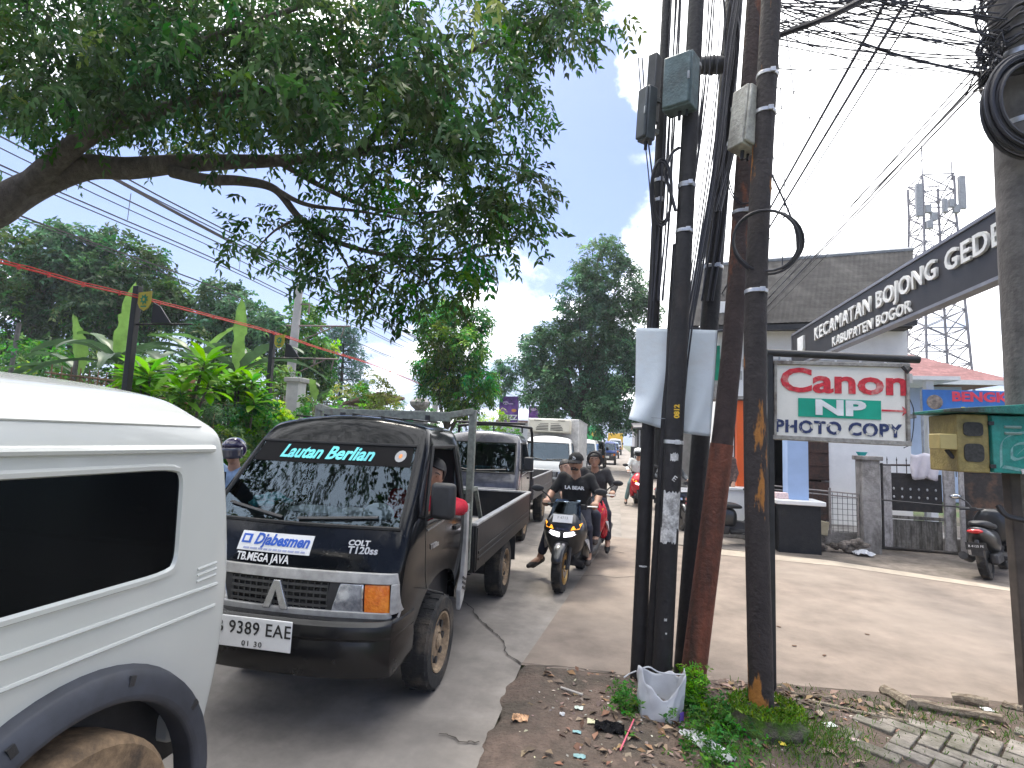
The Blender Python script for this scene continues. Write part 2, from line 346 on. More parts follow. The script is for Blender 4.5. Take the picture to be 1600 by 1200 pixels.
# ---------------------------------------------------------------- bodies of people: one smooth skin over tapered limbs
def sdf_mesh(bones, k=0.03, res=0.012, cut=None):
    B = [(np.array(a, float), np.array(b, float), r1, r2) for a, b, r1, r2 in bones]
    lo = np.min([np.minimum(a, b) - max(r1, r2) for a, b, r1, r2 in B], 0) - 2 * k - 2 * res
    hi = np.max([np.maximum(a, b) + max(r1, r2) for a, b, r1, r2 in B], 0) + 2 * k + 2 * res
    n = np.ceil((hi - lo) / res).astype(int) + 1
    D = np.full(n, 1.0, np.float32); ax = [lo[i] + res * np.arange(n[i]) for i in range(3)]
    for a, b, r1, r2 in B:
        pad = max(r1, r2) + 2.5 * k + 2 * res
        i0 = np.maximum(((np.minimum(a, b) - pad - lo) / res).astype(int), 0); i1 = np.minimum(((np.maximum(a, b) + pad - lo) / res).astype(int) + 2, n)
        X = np.stack(np.meshgrid(*[ax[i][i0[i]:i1[i]] for i in range(3)], indexing='ij'), -1)
        ab = b - a; L = max(ab @ ab, 1e-12); t = np.clip(((X - a) @ ab) / L, 0, 1)
        d = np.linalg.norm(X - a - t[..., None] * ab, axis=-1) - (r1 + (r2 - r1) * t)
        s = tuple(slice(i0[i], i1[i]) for i in range(3)); o = D[s]
        h = np.clip(0.5 + 0.5 * (o - d) / k, 0, 1); D[s] = o * (1 - h) + d * h - k * h * (1 - h)
    if cut is not None:
        X = np.stack(np.meshgrid(*ax, indexing='ij'), -1)
        for p, q in cut: D = np.maximum(D, (X - np.array(p)) @ np.array(q)).astype(np.float32)
    S = D < 0
    cs = np.zeros(n - 1, int)
    for dx in (0, 1):
        for dy in (0, 1):
            for dz in (0, 1): cs += S[dx:n[0] - 1 + dx, dy:n[1] - 1 + dy, dz:n[2] - 1 + dz]
    act = (cs > 0) & (cs < 8); ids = -np.ones(n - 1, int); idx = np.argwhere(act); ids[act] = np.arange(len(idx))
    acc = np.zeros((len(idx), 3)); cnt = np.zeros(len(idx))
    corners = [(x, y, z) for x in (0, 1) for y in (0, 1) for z in (0, 1)]
    for p in corners:
        for a in range(3):
            if p[a] == 0:
                q = list(p); q[a] = 1; q = tuple(q)
                v0 = D[tuple((idx + p).T)]; v1 = D[tuple((idx + q).T)]; x = (v0 < 0) != (v1 < 0)
                t = v0 / np.where(x, v0 - v1, 1); P = np.tile(np.array(p, float), (len(idx), 1)); P[:, a] = t
                acc[x] += P[x]; cnt[x] += 1
    V = lo + (idx + acc / np.maximum(cnt, 1)[:, None]) * res
    F = []
    for a in range(3):
        b, c = (a + 1) % 3, (a + 2) % 3
        s0 = [slice(None)] * 3; s1 = [slice(None)] * 3; s0[a] = slice(0, -1); s1[a] = slice(1, None)
        e = np.argwhere(S[tuple(s0)] != S[tuple(s1)]); e = e[(e[:, b] > 0) & (e[:, c] > 0) & (e[:, b] < n[b] - 1) & (e[:, c] < n[c] - 1)]
        ub = np.eye(3, dtype=int)[b]; uc = np.eye(3, dtype=int)[c]
        q = np.stack([ids[tuple((e - ub - uc).T)], ids[tuple((e - uc).T)], ids[tuple(e.T)], ids[tuple((e - ub).T)]], 1)
        flip = ~S[tuple(e.T)]; q[flip] = q[flip][:, ::-1]; F.append(q)
    F = np.concatenate(F); F = F[(F >= 0).all(1)]
    return V, F
def sdf_obj(name, bones, m, parent, k=0.03, res=0.012, cut=None):
    V, F = sdf_mesh(bones, k, res, cut); return big(name, V, F, m, parent, smooth=True)

# ================================================================ SETTING: ground and roads
BLACKPLASTIC = mat('black plastic', (0.022, 0.022, 0.024), 0.55, var=0.3, scale=12, bump=0.15, bscale=300)
RUBBER = layered('tyre rubber', (0.02, 0.02, 0.02), (0.13, 0.105, 0.08), 0.85, 0.48, 0.72, 5, bump=0.4)
STEEL = mat('galvanised steel', (0.38, 0.39, 0.40), 0.42, 0.85, 0.25, 9, rvar=0.12)
DARKSTEEL = mat('dark painted steel', (0.028, 0.027, 0.028), 0.5, 0.1, 0.4, 10, rvar=0.15)
WHITEPAINT = mat('white paint', (0.78, 0.78, 0.77), 0.4, 0, 0.04, 3)
def sheet(name, poly, z, m, sub=0):
    mb = MB(); mb.add([(x, y, z) for x, y in poly], [tuple(range(len(poly)))]); return tag(mb.build(name, m, smooth=0), kind='structure')
def ground_mat():
    return layered('earth and grass', (0.10, 0.085, 0.06), (0.05, 0.085, 0.022), 0.95, 0.42, 0.56, 0.35, bump=0.6)
sheet('ground', [(-250, -120), (250, -120), (250, 420), (-250, 420)], -0.03, ground_mat())
ASPHALT = layered('worn concrete road', (0.235, 0.212, 0.188), (0.175, 0.158, 0.141), 0.85, 0.5, 0.78, 0.55, stretch=(1.6, 0.35, 1), bump=0.35)
TAN = layered('dusty side road', (0.215, 0.174, 0.142), (0.255, 0.212, 0.175), 0.9, 0.46, 0.7, 0.45, bump=0.35, seed=5)
sheet('main_road', [(-6.6, -40), (-0.64, -40), (-0.64, 4.0), (0.1, 9.2), (0.1, 240), (-6.6, 240)], 0.0, ASPHALT)
# the side road, its mouth widening onto the main road
FARK = [(-0.1, 9.6), (0.6, 9.4), (1.45, 9.0), (3.07, 8.73), (4.8, 7.85), (7.5, 7.0), (14, 6.2), (40, 5.0)]
NEARK = [(40, 2.2), (14, 3.2), (7, 4.0), (4.0, 4.35), (2.66, 4.32), (1.86, 4.23), (1.22, 4.17), (0.2, 4.0), (-0.64, 3.95)]
sheet('side_road', FARK + NEARK, 0.005, TAN)
sheet('road_shoulder', [(0.1, 9.5), (1.0, 9.3), (2.2, 9.1), (2.2, 240), (0.1, 240)], 0.004, mat('shoulder concrete', (0.235, 0.205, 0.178), 0.9, 0, 0.2, 1.3, bump=0.3))
sheet('shop_forecourt', [(2.2, 9.1), (3.07, 8.75), (4.8, 7.87), (7.5, 7.02), (14, 6.22), (14, 13), (2.2, 16)], -0.006, layered('dirty forecourt', (0.20, 0.17, 0.145), (0.11, 0.095, 0.08), 0.95, 0.42, 0.6, 1.6, bump=0.5))
sheet('dusty_gutter', [(x, y + 0.16) for x, y in FARK[2:]] + [(x, y - 0.22 - 0.1 * math.sin(x)) for x, y in FARK[2:]][::-1], 0.009, mat('pale dust', (0.36, 0.31, 0.25), 0.95, 0, 0.15, 4, bump=0.3))
sheet('far_verge', [(-9.0, -40), (-6.6, -40), (-6.6, 240), (-9.0, 240)], 0.02, layered('verge soil', (0.13, 0.11, 0.085), (0.06, 0.085, 0.03), 0.95, 0.42, 0.58, 1.2, bump=0.6))

# broken slab edges and a long crack in the concrete
def crack(pts, w):
    V = []; F = []
    for i, p in enumerate(pts):
        a = Vector(pts[min(i + 1, len(pts) - 1)]) - Vector(pts[max(i - 1, 0)]); nrm = Vector((-a.y, a.x)).normalized() * w * rnd.uniform(0.4, 1.2)
        V += [(p[0] + nrm.x, p[1] + nrm.y, 0.0095), (p[0] - nrm.x, p[1] - nrm.y, 0.0095)]
    F = [(2 * i, 2 * i + 1, 2 * i + 3, 2 * i + 2) for i in range(len(pts) - 1)]
    return V, F
mb = MB()
for chain, w in (([(-0.64, 3.97), (-0.78, 4.12), (-0.88, 4.4), (-0.99, 4.55), (-1.18, 4.8), (-1.3, 5.05), (-1.5, 5.3)], 0.007), ([(-0.64, 3.97), (-0.3, 4.0), (0.1, 4.02)], 0.005), ([(-0.5, 6.6), (-0.2, 6.75), (0.0, 6.7), (0.3, 6.9), (0.7, 6.85)], 0.006), ([(-0.9, 2.95), (-0.75, 2.9), (-0.66, 2.93)], 0.006), ([(-1.3, 8.3), (-0.9, 8.1), (-0.3, 8.35), (0.2, 8.2)], 0.008)):
    pts = [];
    for a, b in zip(chain[:-1], chain[1:]):
        for k in range(6):
            t = k / 6; pts.append((a[0] + (b[0] - a[0]) * t + rnd.uniform(-.012, .012), a[1] + (b[1] - a[1]) * t + rnd.uniform(-.012, .012)))
    V, F = crack(pts, w); mb.add(V, F)
tag(mb.build('road_cracks', mat('crack dirt', (0.05, 0.042, 0.035), 0.95), smooth=0), kind='structure')

# verge: a low rough bank of soil between the two roads
def vnoise(x, y, s, seed=0):
    """Cheap smooth value noise."""
    x = x * s; y = y * s; xi = np.floor(x).astype(int); yi = np.floor(y).astype(int); fx = x - xi; fy = y - yi
    h = lambda a, b: np.modf(np.abs(np.sin(a * 127.1 + b * 311.7 + seed * 74.7) * 43758.5453))[0]
    fx = fx * fx * (3 - 2 * fx); fy = fy * fy * (3 - 2 * fy)
    return (h(xi, yi) * (1 - fx) + h(xi + 1, yi) * fx) * (1 - fy) + (h(xi, yi + 1) * (1 - fx) + h(xi + 1, yi + 1) * fx) * fy
def verge_h(x, y):
    x = np.asarray(x, float); y = np.asarray(y, float)
    flat = np.clip((x - 1.25) / .3, 0, 1) * np.clip((3.75 - y) / .2, 0, 1)
    n = vnoise(x, y, 9, 1) * 0.012 + vnoise(x, y, 25, 2) * 0.008 + vnoise(x, y, 3, 3) * 0.02
    far = np.interp(x, [-0.64, 0.2, 1.22, 1.86, 2.66, 4, 7], [3.95, 4.0, 4.17, 4.23, 4.32, 4.35, 4.0])
    e = np.minimum(np.clip((x + 0.64) / 0.15, 0, 1), np.clip((far + 0.02 - y) / 0.15, 0, 1))
    mound = 0.03 * np.exp(-(((x - 0.88) / 0.35) ** 2 + ((y - 3.4) / 0.3) ** 2)) + 0.03 * np.exp(-(((x - 0.45) / 0.4) ** 2 + ((y - 3.75) / 0.25) ** 2))
    return 0.006 + e * ((n + mound) * (1 - .6 * flat) + 0.012)
def verge():
    nx, ny = 200, 150; xs = np.linspace(-0.66, 4.6, nx); t = np.linspace(0, 1, ny)
    X = np.repeat(xs[:, None], ny, 1); far = np.interp(xs, [-0.64, 0.2, 1.22, 1.86, 2.66, 4, 7], [3.95, 4.0, 4.17, 4.23, 4.32, 4.35, 4.0])
    far = far + (vnoise(xs, xs * 0, 7, 9) - 0.5) * 0.07
    Y = 1.2 + (far[:, None] - 1.2) * t[None, :]
    X = X + ((vnoise(Y, X * 0, 5, 4) - 0.5) * 0.12 + (vnoise(Y, X * 0, 22, 5) - .5) * 0.03) * np.clip((0.4 - (X + 0.66)) / 0.4, 0, 1)
    Z = verge_h(X, Y) - 0.02 * (np.arange(nx) == 0)[:, None] - 0.012 * (t == 1)[None, :]
    V = np.stack([X, Y, Z], -1).reshape(-1, 3); i = np.arange(nx - 1)[:, None] * ny + np.arange(ny - 1)[None, :]
    F = np.stack([i, i + ny, i + ny + 1, i + 1], -1).reshape(-1, 4)
    m = layered('verge earth', (0.135, 0.098, 0.078), (0.085, 0.07, 0.055), 0.95, 0.42, 0.62, 2.5, bump=1.0)
    tag(big('verge', V, F, m, smooth=True), kind='structure')
verge()
# herringbone pavers of the footpath, half buried
def pavers():
    mb = MB(); rot = Matrix.Rotation(R(-38), 4, 'Z'); u = 0.105
    for i in range(-50, 50):
        for j in range(-50, 50):
            d = (i - j) % 4
            if d == 0: cx, cy, dx, dy = (i + 1) * u, (j + .5) * u, 2 * u, u
            elif d == 3: cx, cy, dx, dy = (i + .5) * u, (j + 1) * u, u, 2 * u
            else: continue
            p = rot @ Vector((cx, cy, 0)); wx, wy = p.x + 2.4, p.y + 2.6
            if not (1.28 + 0.15 * math.sin(wy * 9) < wx < 4.4 and 1.3 < wy < 3.72 + 0.06 * math.sin(wx * 11)): continue
            if wx < 1.55 and rnd.random() < 0.3: continue
            h = .026 + rnd.uniform(0.000, 0.007)
            mb.box((wx, wy, h), (dx - 0.014, dy - 0.014, 0.04), rot.to_3x3() @ Matrix.Rotation(rnd.uniform(-.03, .03), 3, 'X'))
    tag(mb.build('paving', layered('paver concrete', (0.24, 0.215, 0.185), (0.10, 0.095, 0.065), 0.9, 0.45, 0.65, 3, bump=0.6), bevel=0.005), kind='structure')
pavers()

# ================================================================ POLES, BOXES AND CABLES AT THE CORNER
POLEM = layered('weathered black pole', (0.019, 0.017, 0.018), (0.075, 0.055, 0.047), 0.6, 0.56, 0.78, 2.2, stretch=(2, 2, 0.5), bump=0.35, rough2=0.8)
RUSTM = layered('rusty brown pole', (0.050, 0.033, 0.030), (0.22, 0.07, 0.03), 0.7, 0.56, 0.66, 2.6, stretch=(2.2, 2.2, 0.7), bump=0.5)
RUST2 = layered('red brown pole foot', (0.19, 0.062, 0.036), (0.06, 0.032, 0.024), 0.75, 0.44, 0.64, 2.2, stretch=(2, 2, 0.5), bump=0.6, seed=3)
POLEE = layered('dark pole with orange rust', (0.032, 0.025, 0.024), (0.34, 0.14, 0.03), 0.7, 0.585, 0.62, 2.4, stretch=(2.4, 2.4, 0.55), bump=0.4, seed=8.3)
BAND = mat('steel strap', (0.55, 0.55, 0.56), 0.35, 0.7, 0.2, 20)
TOPZ = 7.6
def pole(name, label, pts, radii, m, group=None, bands=(), sleeve=None):
    """A tapered street pole: pts are (x,y,z) from foot to head."""
    b = Vector(pts[0]); t = thing(name, label, 'pole', b, group=group)
    L = [Vector(p) - b for p in pts]; P = spline(L, 5) if len(L) > 2 else [L[0].lerp(L[1], i / 8) for i in range(9)]
    n = len(P); rs = [radii[0] + (radii[1] - radii[0]) * i / (n - 1) for i in range(n)]
    mb = MB(); mb.tube([P[0] - Vector((0, 0, .12))] + P, [rs[0]] + rs, 20); mb.build('shaft', m, t)
    def at(z):
        for a, c in zip(P[:-1], P[1:]):
            if a.z <= z <= c.z: return a.lerp(c, (z - a.z) / (c.z - a.z)), radii[0] + (radii[1] - radii[0]) * z / P[-1].z
        return P[-1], radii[1]
    for z in bands:
        c, r = at(z); d = (at(z + .1)[0] - c).normalized(); mb = MB(); mb.tube([c - d * .012, c + d * .012], r + .004, 20); mb.box(c + Vector((0.3 * r, -r - .006, 0)), (.03, .014, .03)); mb.build('strap', BAND, t, bevel=.002)
    if sleeve:
        z0, z1, dr, sm = sleeve; mb = MB(); q = [at(z0 + (z1 - z0) * i / 6) for i in range(7)]; mb.tube([c for c, r in q], [r + dr for c, r in q], 20); mb.build('sleeve', sm, t)
    return t, at, b
def ext(a, b, z):          # carry a pole's line on to height z
    a = Vector(a); b = Vector(b); return a + (b - a) * ((z - a.z) / (b.z - a.z))
def foot(u, v, y):
    p = atY(u, v, y); p.z = 0.0; return p
YA, YA2, YB, YC, YD, YE = 3.86, 3.80, 3.70, 4.02, 3.78, 3.43
a0, a1 = foot(996, 1078, YA), atY(1042, 0, YA)
poleA = pole('utility_pole', 'slim black pole carrying two hung boxes, standing at the road edge of the group', [a0, ext(a0, a1, TOPZ)], (.052, .026), POLEM, 'poles crowded at the corner', (1.9, 3.35, 3.5))
a0, a1 = foot(1013, 1080, YA2), atY(1046, 560, YA2)
pole('utility_pole', 'thin dark conduit pole squeezed against the stickered pole', [a0, ext(a0, a1, 3.0)], (.034, .028), POLEM, 'poles crowded at the corner')
b0, b1 = foot(1032, 1085, YB), atY(1088, 0, YB)
poleB = pole('utility_pole', 'black pole plastered with torn white paper and stickers', [b0, ext(b0, b1, TOPZ)], (.062, .050), POLEM, 'poles crowded at the corner', (1.62, 3.05, 3.38, 4.25))
c0, c1 = foot(1066, 1068, YC), atY(1147, 0, YC)
poleC = pole('utility_pole', 'dark leaning pole behind the white banner', [c0, ext(c0, c1, TOPZ)], (.062, .066), POLEM, 'poles crowded at the corner', (2.9,))
d0, d1, d2 = foot(1079, 1080, YD), atY(1143, 550, YD), atY(1180, 0, YD)
poleD = pole('utility_pole', 'bent leaning pole with a rusty red brown foot', [d0, d1, d2, ext(d1, d2, TOPZ)], (.074, .050), RUSTM, 'poles crowded at the corner', (3.2,), (0.0, 1.62, .004, RUST2))
e0, e1, e2 = foot(1190, 1106, YE), atY(1180, 520, YE), atY(1205, 0, YE)
poleE = pole('utility_pole', 'dark pole with orange rust patches standing in mossy concrete', [e0, e1, e2, ext(e1, e2, TOPZ)], (.068, .056), POLEE, 'poles crowded at the corner', (2.55, 3.7, 3.95))
def on(pole_, z): c, r = pole_[1](z); return pole_[2] + c, r

# paper, stickers on the poster pole: sheets bent round the shaft
def wrap(pl, z0, z1, a0, a1, m, name, torn=0.0, off=.0025):
    mb = MB(); n = 12; V = []
    for z in (z0, (z0 * 2 + z1) / 3, (z0 + 2 * z1) / 3, z1):
        c, r = pl[1](z)
        for i in range(n + 1):
            a = R(a0 + (a1 - a0) * i / n); dz = torn * rnd.uniform(-1, 1) if z in (z0, z1) else 0
            V.append((c.x + (r + off) * math.sin(a), c.y - (r + off) * math.cos(a), c.z + dz))
    F = [(r_ * (n + 1) + i, r_ * (n + 1) + i + 1, (r_ + 1) * (n + 1) + i + 1, (r_ + 1) * (n + 1) + i) for r_ in range(3) for i in range(n)]
    mb.add(V, F); return mb.build(name, m, pl[0])
PAPER = layered('torn paper', (0.62, 0.61, 0.59), (0.30, 0.29, 0.28), 0.9, 0.5, 0.62, 14, bump=0.4)
wrap(poleB, 1.06, 1.30, -52, 60, PAPER, 'poster', .012); wrap(poleB, 0.98, 1.07, -60, 40, PAPER, 'poster', .012, .003)
wrap(poleB, 1.50, 1.55, -20, 28, PAPER, 'sticker', .008); wrap(poleB, 0.50, 0.515, -8, 8, PAPER, 'sticker', .003); wrap(poleB, .42, .43, 2, 12, PAPER, 'sticker', .002)
YEL = mat('yellow ink', (0.72, 0.45, 0.04), 0.7)
c, r = poleB[1](1.82); text('yellow_lettering', '0812', .045, YEL, poleB[0], plane_M(c + Vector((0.005, -r - .003, 0)), (0, 0, 1), (-1, 0, 0)), .001, .002)
c, r = poleB[1](1.385); text('white_mark', 'E', .05, PAPER, poleB[0], plane_M(c + Vector((0.01, -r - .003, 0)), (1, -0.1, -.7), (.7, 0, 1)), .001, .001)
wrap(poleA, .78, .79, -30, 30, PAPER, 'sticker', .002)
SILVER = mat('pasted silver tape', (0.45, 0.46, 0.48), 0.4, 0.5, .2, 10)
wrap(poleA, 2.30, 2.33, -40, 40, SILVER, 'tape', .005); wrap(poleB, 3.36, 3.39, -60, 60, SILVER, 'tape', .003)

# hung boxes
def hung_box(label, cat, c, d, m, rz=0, rot=None, lid=True, name='junction_box', M2=None):
    t = thing(name, label, cat, c, rz, 'boxes on the corner poles', rot)
    mb = MB(); mb.box((0, 0, 0), d); mb.build('casing', m, t, bevel=.008)
    if lid:
        mb = MB(); mb.box((0, -d[1] / 2 - .012, 0), (d[0] * .93, .022, d[2] * .95)); mb.build('lid', m, t, bevel=.01)
        mb = MB(); mb.tube([(0, 0, -d[2] / 2), (0, 0, -d[2] / 2 - .06)], .012, 8); mb.tube([(.05, 0, -d[2] / 2), (.05, 0, -d[2] / 2 - .045)], .009, 8); mb.build('cable_gland', BLACKPLASTIC, t)
        mb = MB(); mb.box((0, d[1] / 2 + .02, d[2] * .3), (.08, .04, .03)); mb.box((0, d[1] / 2 + .02, -d[2] * .3), (.08, .04, .03)); mb.build('bracket', STEEL, t)
        mb = MB(); mb.box((d[0] * .44, -d[1] / 2 - .026, 0), (.012, .01, .05)); mb.build('latch', STEEL, t)
    return t
GREYBOX = layered('grey green box paint', (0.11, 0.155, 0.165), (0.07, 0.085, 0.085), 0.5, 0.5, 0.7, 4)
BEIGEBOX = layered('beige grey box paint', (0.36, 0.35, 0.31), (0.16, 0.15, 0.13), 0.55, 0.52, 0.72, 5)
p = atY(1064, 133, 3.58); hung_box('blue grey steel box on the stickered pole', 'junction box', p, (.20, .13, .36), GREYBOX, rot=(R(4), R(4), R(-28)))
p = atY(1165, 190, 3.48); hung_box('beige plastic box with a lid between two poles', 'junction box', p, (.15, .12, .42), BEIGEBOX, rot=(R(0), R(8), R(38)))
p = atY(1021, 140, 3.74); hung_box('narrow dark upper cover on the slim pole', 'box', p, (.07, .09, .50), mat('dome closure plastic', (0.05, 0.052, 0.056), 0.5, 0, .3, 8), rot=(0, R(3), R(-30)), lid=False, name='splice_closure')
p = atY(1012, 180, 3.70); hung_box('dark flat box hung low on the slim pole', 'junction box', p, (.10, .08, .38), mat('slate box paint', (0.075, 0.085, 0.095), 0.5, 0, .25, 8), rot=(0, R(4), R(-50)))
p = atY(1113, 102, 3.9)
t = thing('fibre_closure', 'round dark cable closure between two poles', 'cable closure', p, rot=(0, R(94), 0))
mb = MB(); mb.lathe([(.0, -.11), (.045, -.11), (.06, -.09), (.062, .05), (.05, .09), (.02, .11), (0, .11)], 18); mb.build('shell', mat('closure', (.06, .06, .065), .45), t)
mb = MB(); mb.lathe([(.063, -.005), (.069, -.005), (.069, .01), (.063, .01)], 18); mb.build('clamp_ring', BLACKPLASTIC, t)

# cable bundles and coils
CABLE = mat('cable sheath', (0.026, 0.024, 0.03), 0.5, 0, .3, 5)
def cable(pts, r, label, group=None, name='cable', cat='cable', m=CABLE, n=5, raw=False):
    mb = MB(); mb.tube(pts if raw else spline(pts, 6), r, n); return tag(mb.build(name, m), label, cat, group)
BG = 'loose cables bundled up the corner poles'
BL = 'thin black cable running up among the corner poles'
def bundle(pix, y0, y1, n, spread, r):
    for k in range(n):
        o = rnd.uniform(-spread, spread); yy = rnd.uniform(y0, y1); w = [rnd.uniform(-.25, .25) * spread for _ in pix]
        cable([atY(u + o + a, v, yy) for (u, v), a in zip(pix, w)], r * rnd.uniform(.7, 1.3), BL, BG)
bundle([(1172, -120), (1140, 60), (1118, 240), (1090, 420), (1073, 520), (1062, 640), (1050, 800)], 3.75, 3.95, 9, 9, .0055)
bundle([(1118, -60), (1105, 120), (1083, 300), (1062, 470), (1050, 600)], 3.78, 3.98, 6, 12, .005)
bundle([(1188, -80), (1178, 80), (1140, 240), (1120, 330)], 3.72, 3.9, 5, 10, .007)
bundle([(1060, -60), (1052, 80), (1045, 230), (1040, 330), (1030, 470)], 3.72, 3.85, 5, 8, .006)
bundle([(1000, 90), (1008, 200), (1018, 300), (1022, 420), (1012, 560)], 3.78, 3.9, 3, 5, .005)
bundle([(1135, -40), (1142, 60), (1130, 180), (1122, 330), (1105, 470)], 3.9, 3.96, 4, 12, .007)
def loops(cu, cv, ru, rv, y, n, r, label, tilt=0.0, group=None, name='cable_coil', wob=.06):
    mb = MB()
    for k in range(n):
        a, b = ru * (1 + rnd.uniform(-wob, wob)), rv * (1 + rnd.uniform(-wob, wob)); ou, ov = rnd.uniform(-3, 3), rnd.uniform(-3, 3); yy = y + rnd.uniform(-.03, .03); P = []
        for i in range(29):
            q = 2 * math.pi * i / 28; P.append(atY(cu + ou + a * math.cos(q) * math.cos(tilt) - b * math.sin(q) * math.sin(tilt), cv + ov + b * math.sin(q) * math.cos(tilt) + a * math.cos(q) * math.sin(tilt), yy + .05 * math.sin(q)))
        mb.tube(P, r, 6)
    return tag(mb.build(name, CABLE), label, 'cable coil', group)
loops(1199, 376, 53, 49, 3.36, 4, .0075, 'coil of black cable looped round the rust patched pole', wob=.05)
loops(1034, 300, 16, 48, 3.66, 3, .008, 'small dark cable loop between the two left poles')
loops(1165, 270, 26, 46, 3.62, 2, .004, 'thin cable loop below the beige box')
cable([atY(u, v, 3.42) for u, v in ((1172, 205), (1200, 260), (1228, 320), (1243, 360), (1246, 395))], .006, 'cable hanging from the beige box into the coil')
cable([atY(u, v, 3.66) for u, v in ((1062, 230), (1050, 240), (1040, 270), (1048, 300), (1056, 330))], .012, 'thick cable bend on the stickered pole')

# concrete pole at the edge of the picture with a fat coil, the street name arm and the cabinet
CONC = layered('pole concrete', (0.135, 0.125, 0.122), (0.085, 0.078, 0.076), 0.9, 0.5, 0.7, 1.5, stretch=(3, 3, .5), bump=0.4)
CX, CY = 2.835, 4.33
t = thing('concrete_pole', 'thick grey concrete pole with a fat cable coil', 'pole', (CX, CY, 0)); poleK = t
mb = MB(); mb.tube([(0, 0, -.1), (0, 0, 3), (0.03, 0, 8)], [.165, .165, .15], 28); mb.build('shaft', CONC, t)
for z in (3.98, 4.5): mb = MB(); mb.tube([(0.01, 0, z), (0.01, 0, z + .04)], .168, 24); mb.build('strap', BAND, t)
mb = MB()
for k in range(16):
    a = rnd.uniform(.20, .29); b = a * 1.25; yy = CY - .22 - rnd.uniform(0, .09); P = []
    ox, oz = rnd.uniform(-.012, .012), rnd.uniform(-.02, .02)
    for i in range(33): q = 2 * math.pi * i / 32; P.append((2.72 + ox + a * math.cos(q), yy + .03 * math.cos(q), 4.02 + oz + b * math.sin(q)))
    mb.tube(P, .0125, 6)
tag(mb.build('cable_coil', CABLE), 'fat coil of black cable hung on the concrete pole', 'cable coil')
mb = MB()
for k in range(60):
    z = rnd.uniform(4.22, 5.1); a0 = rnd.uniform(0, 6.28); h = rnd.uniform(.02, .16); r_ = .18 + rnd.uniform(0, .05); P = []
    for i in range(9): q = a0 + i * .28; P.append((CX + r_ * math.cos(q), CY + r_ * math.sin(q), z + h * (i / 8 - .5) + rnd.uniform(-.02, .02)))
    mb.tube(P, rnd.uniform(.004, .012), 5)
for k in range(26):
    c_ = Vector((2.60 + rnd.uniform(-.05, .03), CY - .12 + rnd.uniform(-.1, .1), rnd.uniform(4.25, 4.6))); mb.tube([c_ + Vector((rnd.gauss(0, .04), rnd.gauss(0, .04), rnd.gauss(0, .05))) for _ in range(4)], .006, 5)
tag(mb.build('cable_tangle', CABLE), 'knotted tangle of cables round the top of the concrete pole', 'cable tangle')

# overhead wires ------------------------------------------------------------
WG = 'thin wires strung between the corner poles and the concrete pole'; WL = 'thin black wire strung across to the concrete pole'
for k in range(58):
    u0 = rnd.uniform(1195, 1235); v0 = rnd.uniform(-70, 75) if k > 8 else rnd.uniform(-10, 60); v1 = v0 * .35 + rnd.uniform(-60, 110)
    a = atY(u0, v0, 3.72); b = Vector((2.66 + rnd.uniform(-.02, .02), 4.25 + rnd.uniform(-.1, .1), 0)); b.z = atY(1558, v1, 4.25).z
    cable(catenary(a, b, rnd.uniform(-.01, .09), 10), rnd.choice((.0025, .003, .0035, .0045)), WL, WG, raw=True, n=4)
for (u0, v0, u1, v1, r_) in ((1215, 107, 1345, 104, .004), (1345, 108, 1530, 96, .004), (1205, 132, 1262, 145, .003), (1240, 182, 1318, 178, .003)):
    cable(catenary(atY(u0, v0, 3.75), atY(u1, v1, 4.1), .02, 8), r_, 'short loose wire end dangling between the poles', 'loose wire ends', raw=True, n=4)
for (pix, r_) in (([(1213, 60), (1222, 180), (1226, 300), (1222, 420)], .0035), ([(1228, 50), (1236, 110), (1240, 160), (1226, 215)], .0035), ([(1262, 40), (1266, 120), (1264, 210)], .003), ([(1202, 190), (1220, 170), (1270, 105), (1330, 20)], .003), ([(1212, 40), (1250, 20), (1262, 35), (1240, 60), (1215, 90)], .003), ([(1220, 10), (1248, 60), (1290, 25), (1300, -20)], .003), ([(1205, 230), (1210, 260), (1204, 300), (1198, 250)], .003)):
    cable([atY(u, v, 3.7) for u, v in pix], r_, 'short loose wire end dangling between the poles', 'loose wire ends', n=4)
cable([atY(1210, 58, 3.75), atY(1290, 28, 3.3), atY(1360, -6, 2.9)], .02, 'thick dark support cable slanting off the rust patched pole', n=8)
# thick lines running along the road above the footpath
for (u, v, y, r_, lab) in ((1427, 0, 4.0, .013, 'thicker twisted power line along the footpath, first of two'), (1462, 0, 4.0, .013, 'thicker twisted power line along the footpath, second of two'), (1488, 0, 4.0, .007, 'thin line beside the two twisted power lines')):
    p = atY(u, v, y); cable(catenary((p.x - .25, -4, p.z + .5), (p.x + 1.2, 45, p.z + .6), .35, 40), r_, lab, raw=True, n=6)
for k, (u, v, r_) in enumerate(((1536, 92, .006), (1536, 105, .005), (1534, 118, .008), (1530, 128, .006), (1528, 138, .007), (1540, 150, .004), (1526, 145, .004))):
    a = atY(u, v, 4.3); cable(catenary(a, (a.x + rnd.uniform(.2, 1.4), 42, a.z + rnd.uniform(.2, .9)), .25, 30), r_, 'black line running from the concrete pole down the street', 'lines from the concrete pole down the street', raw=True, n=5)

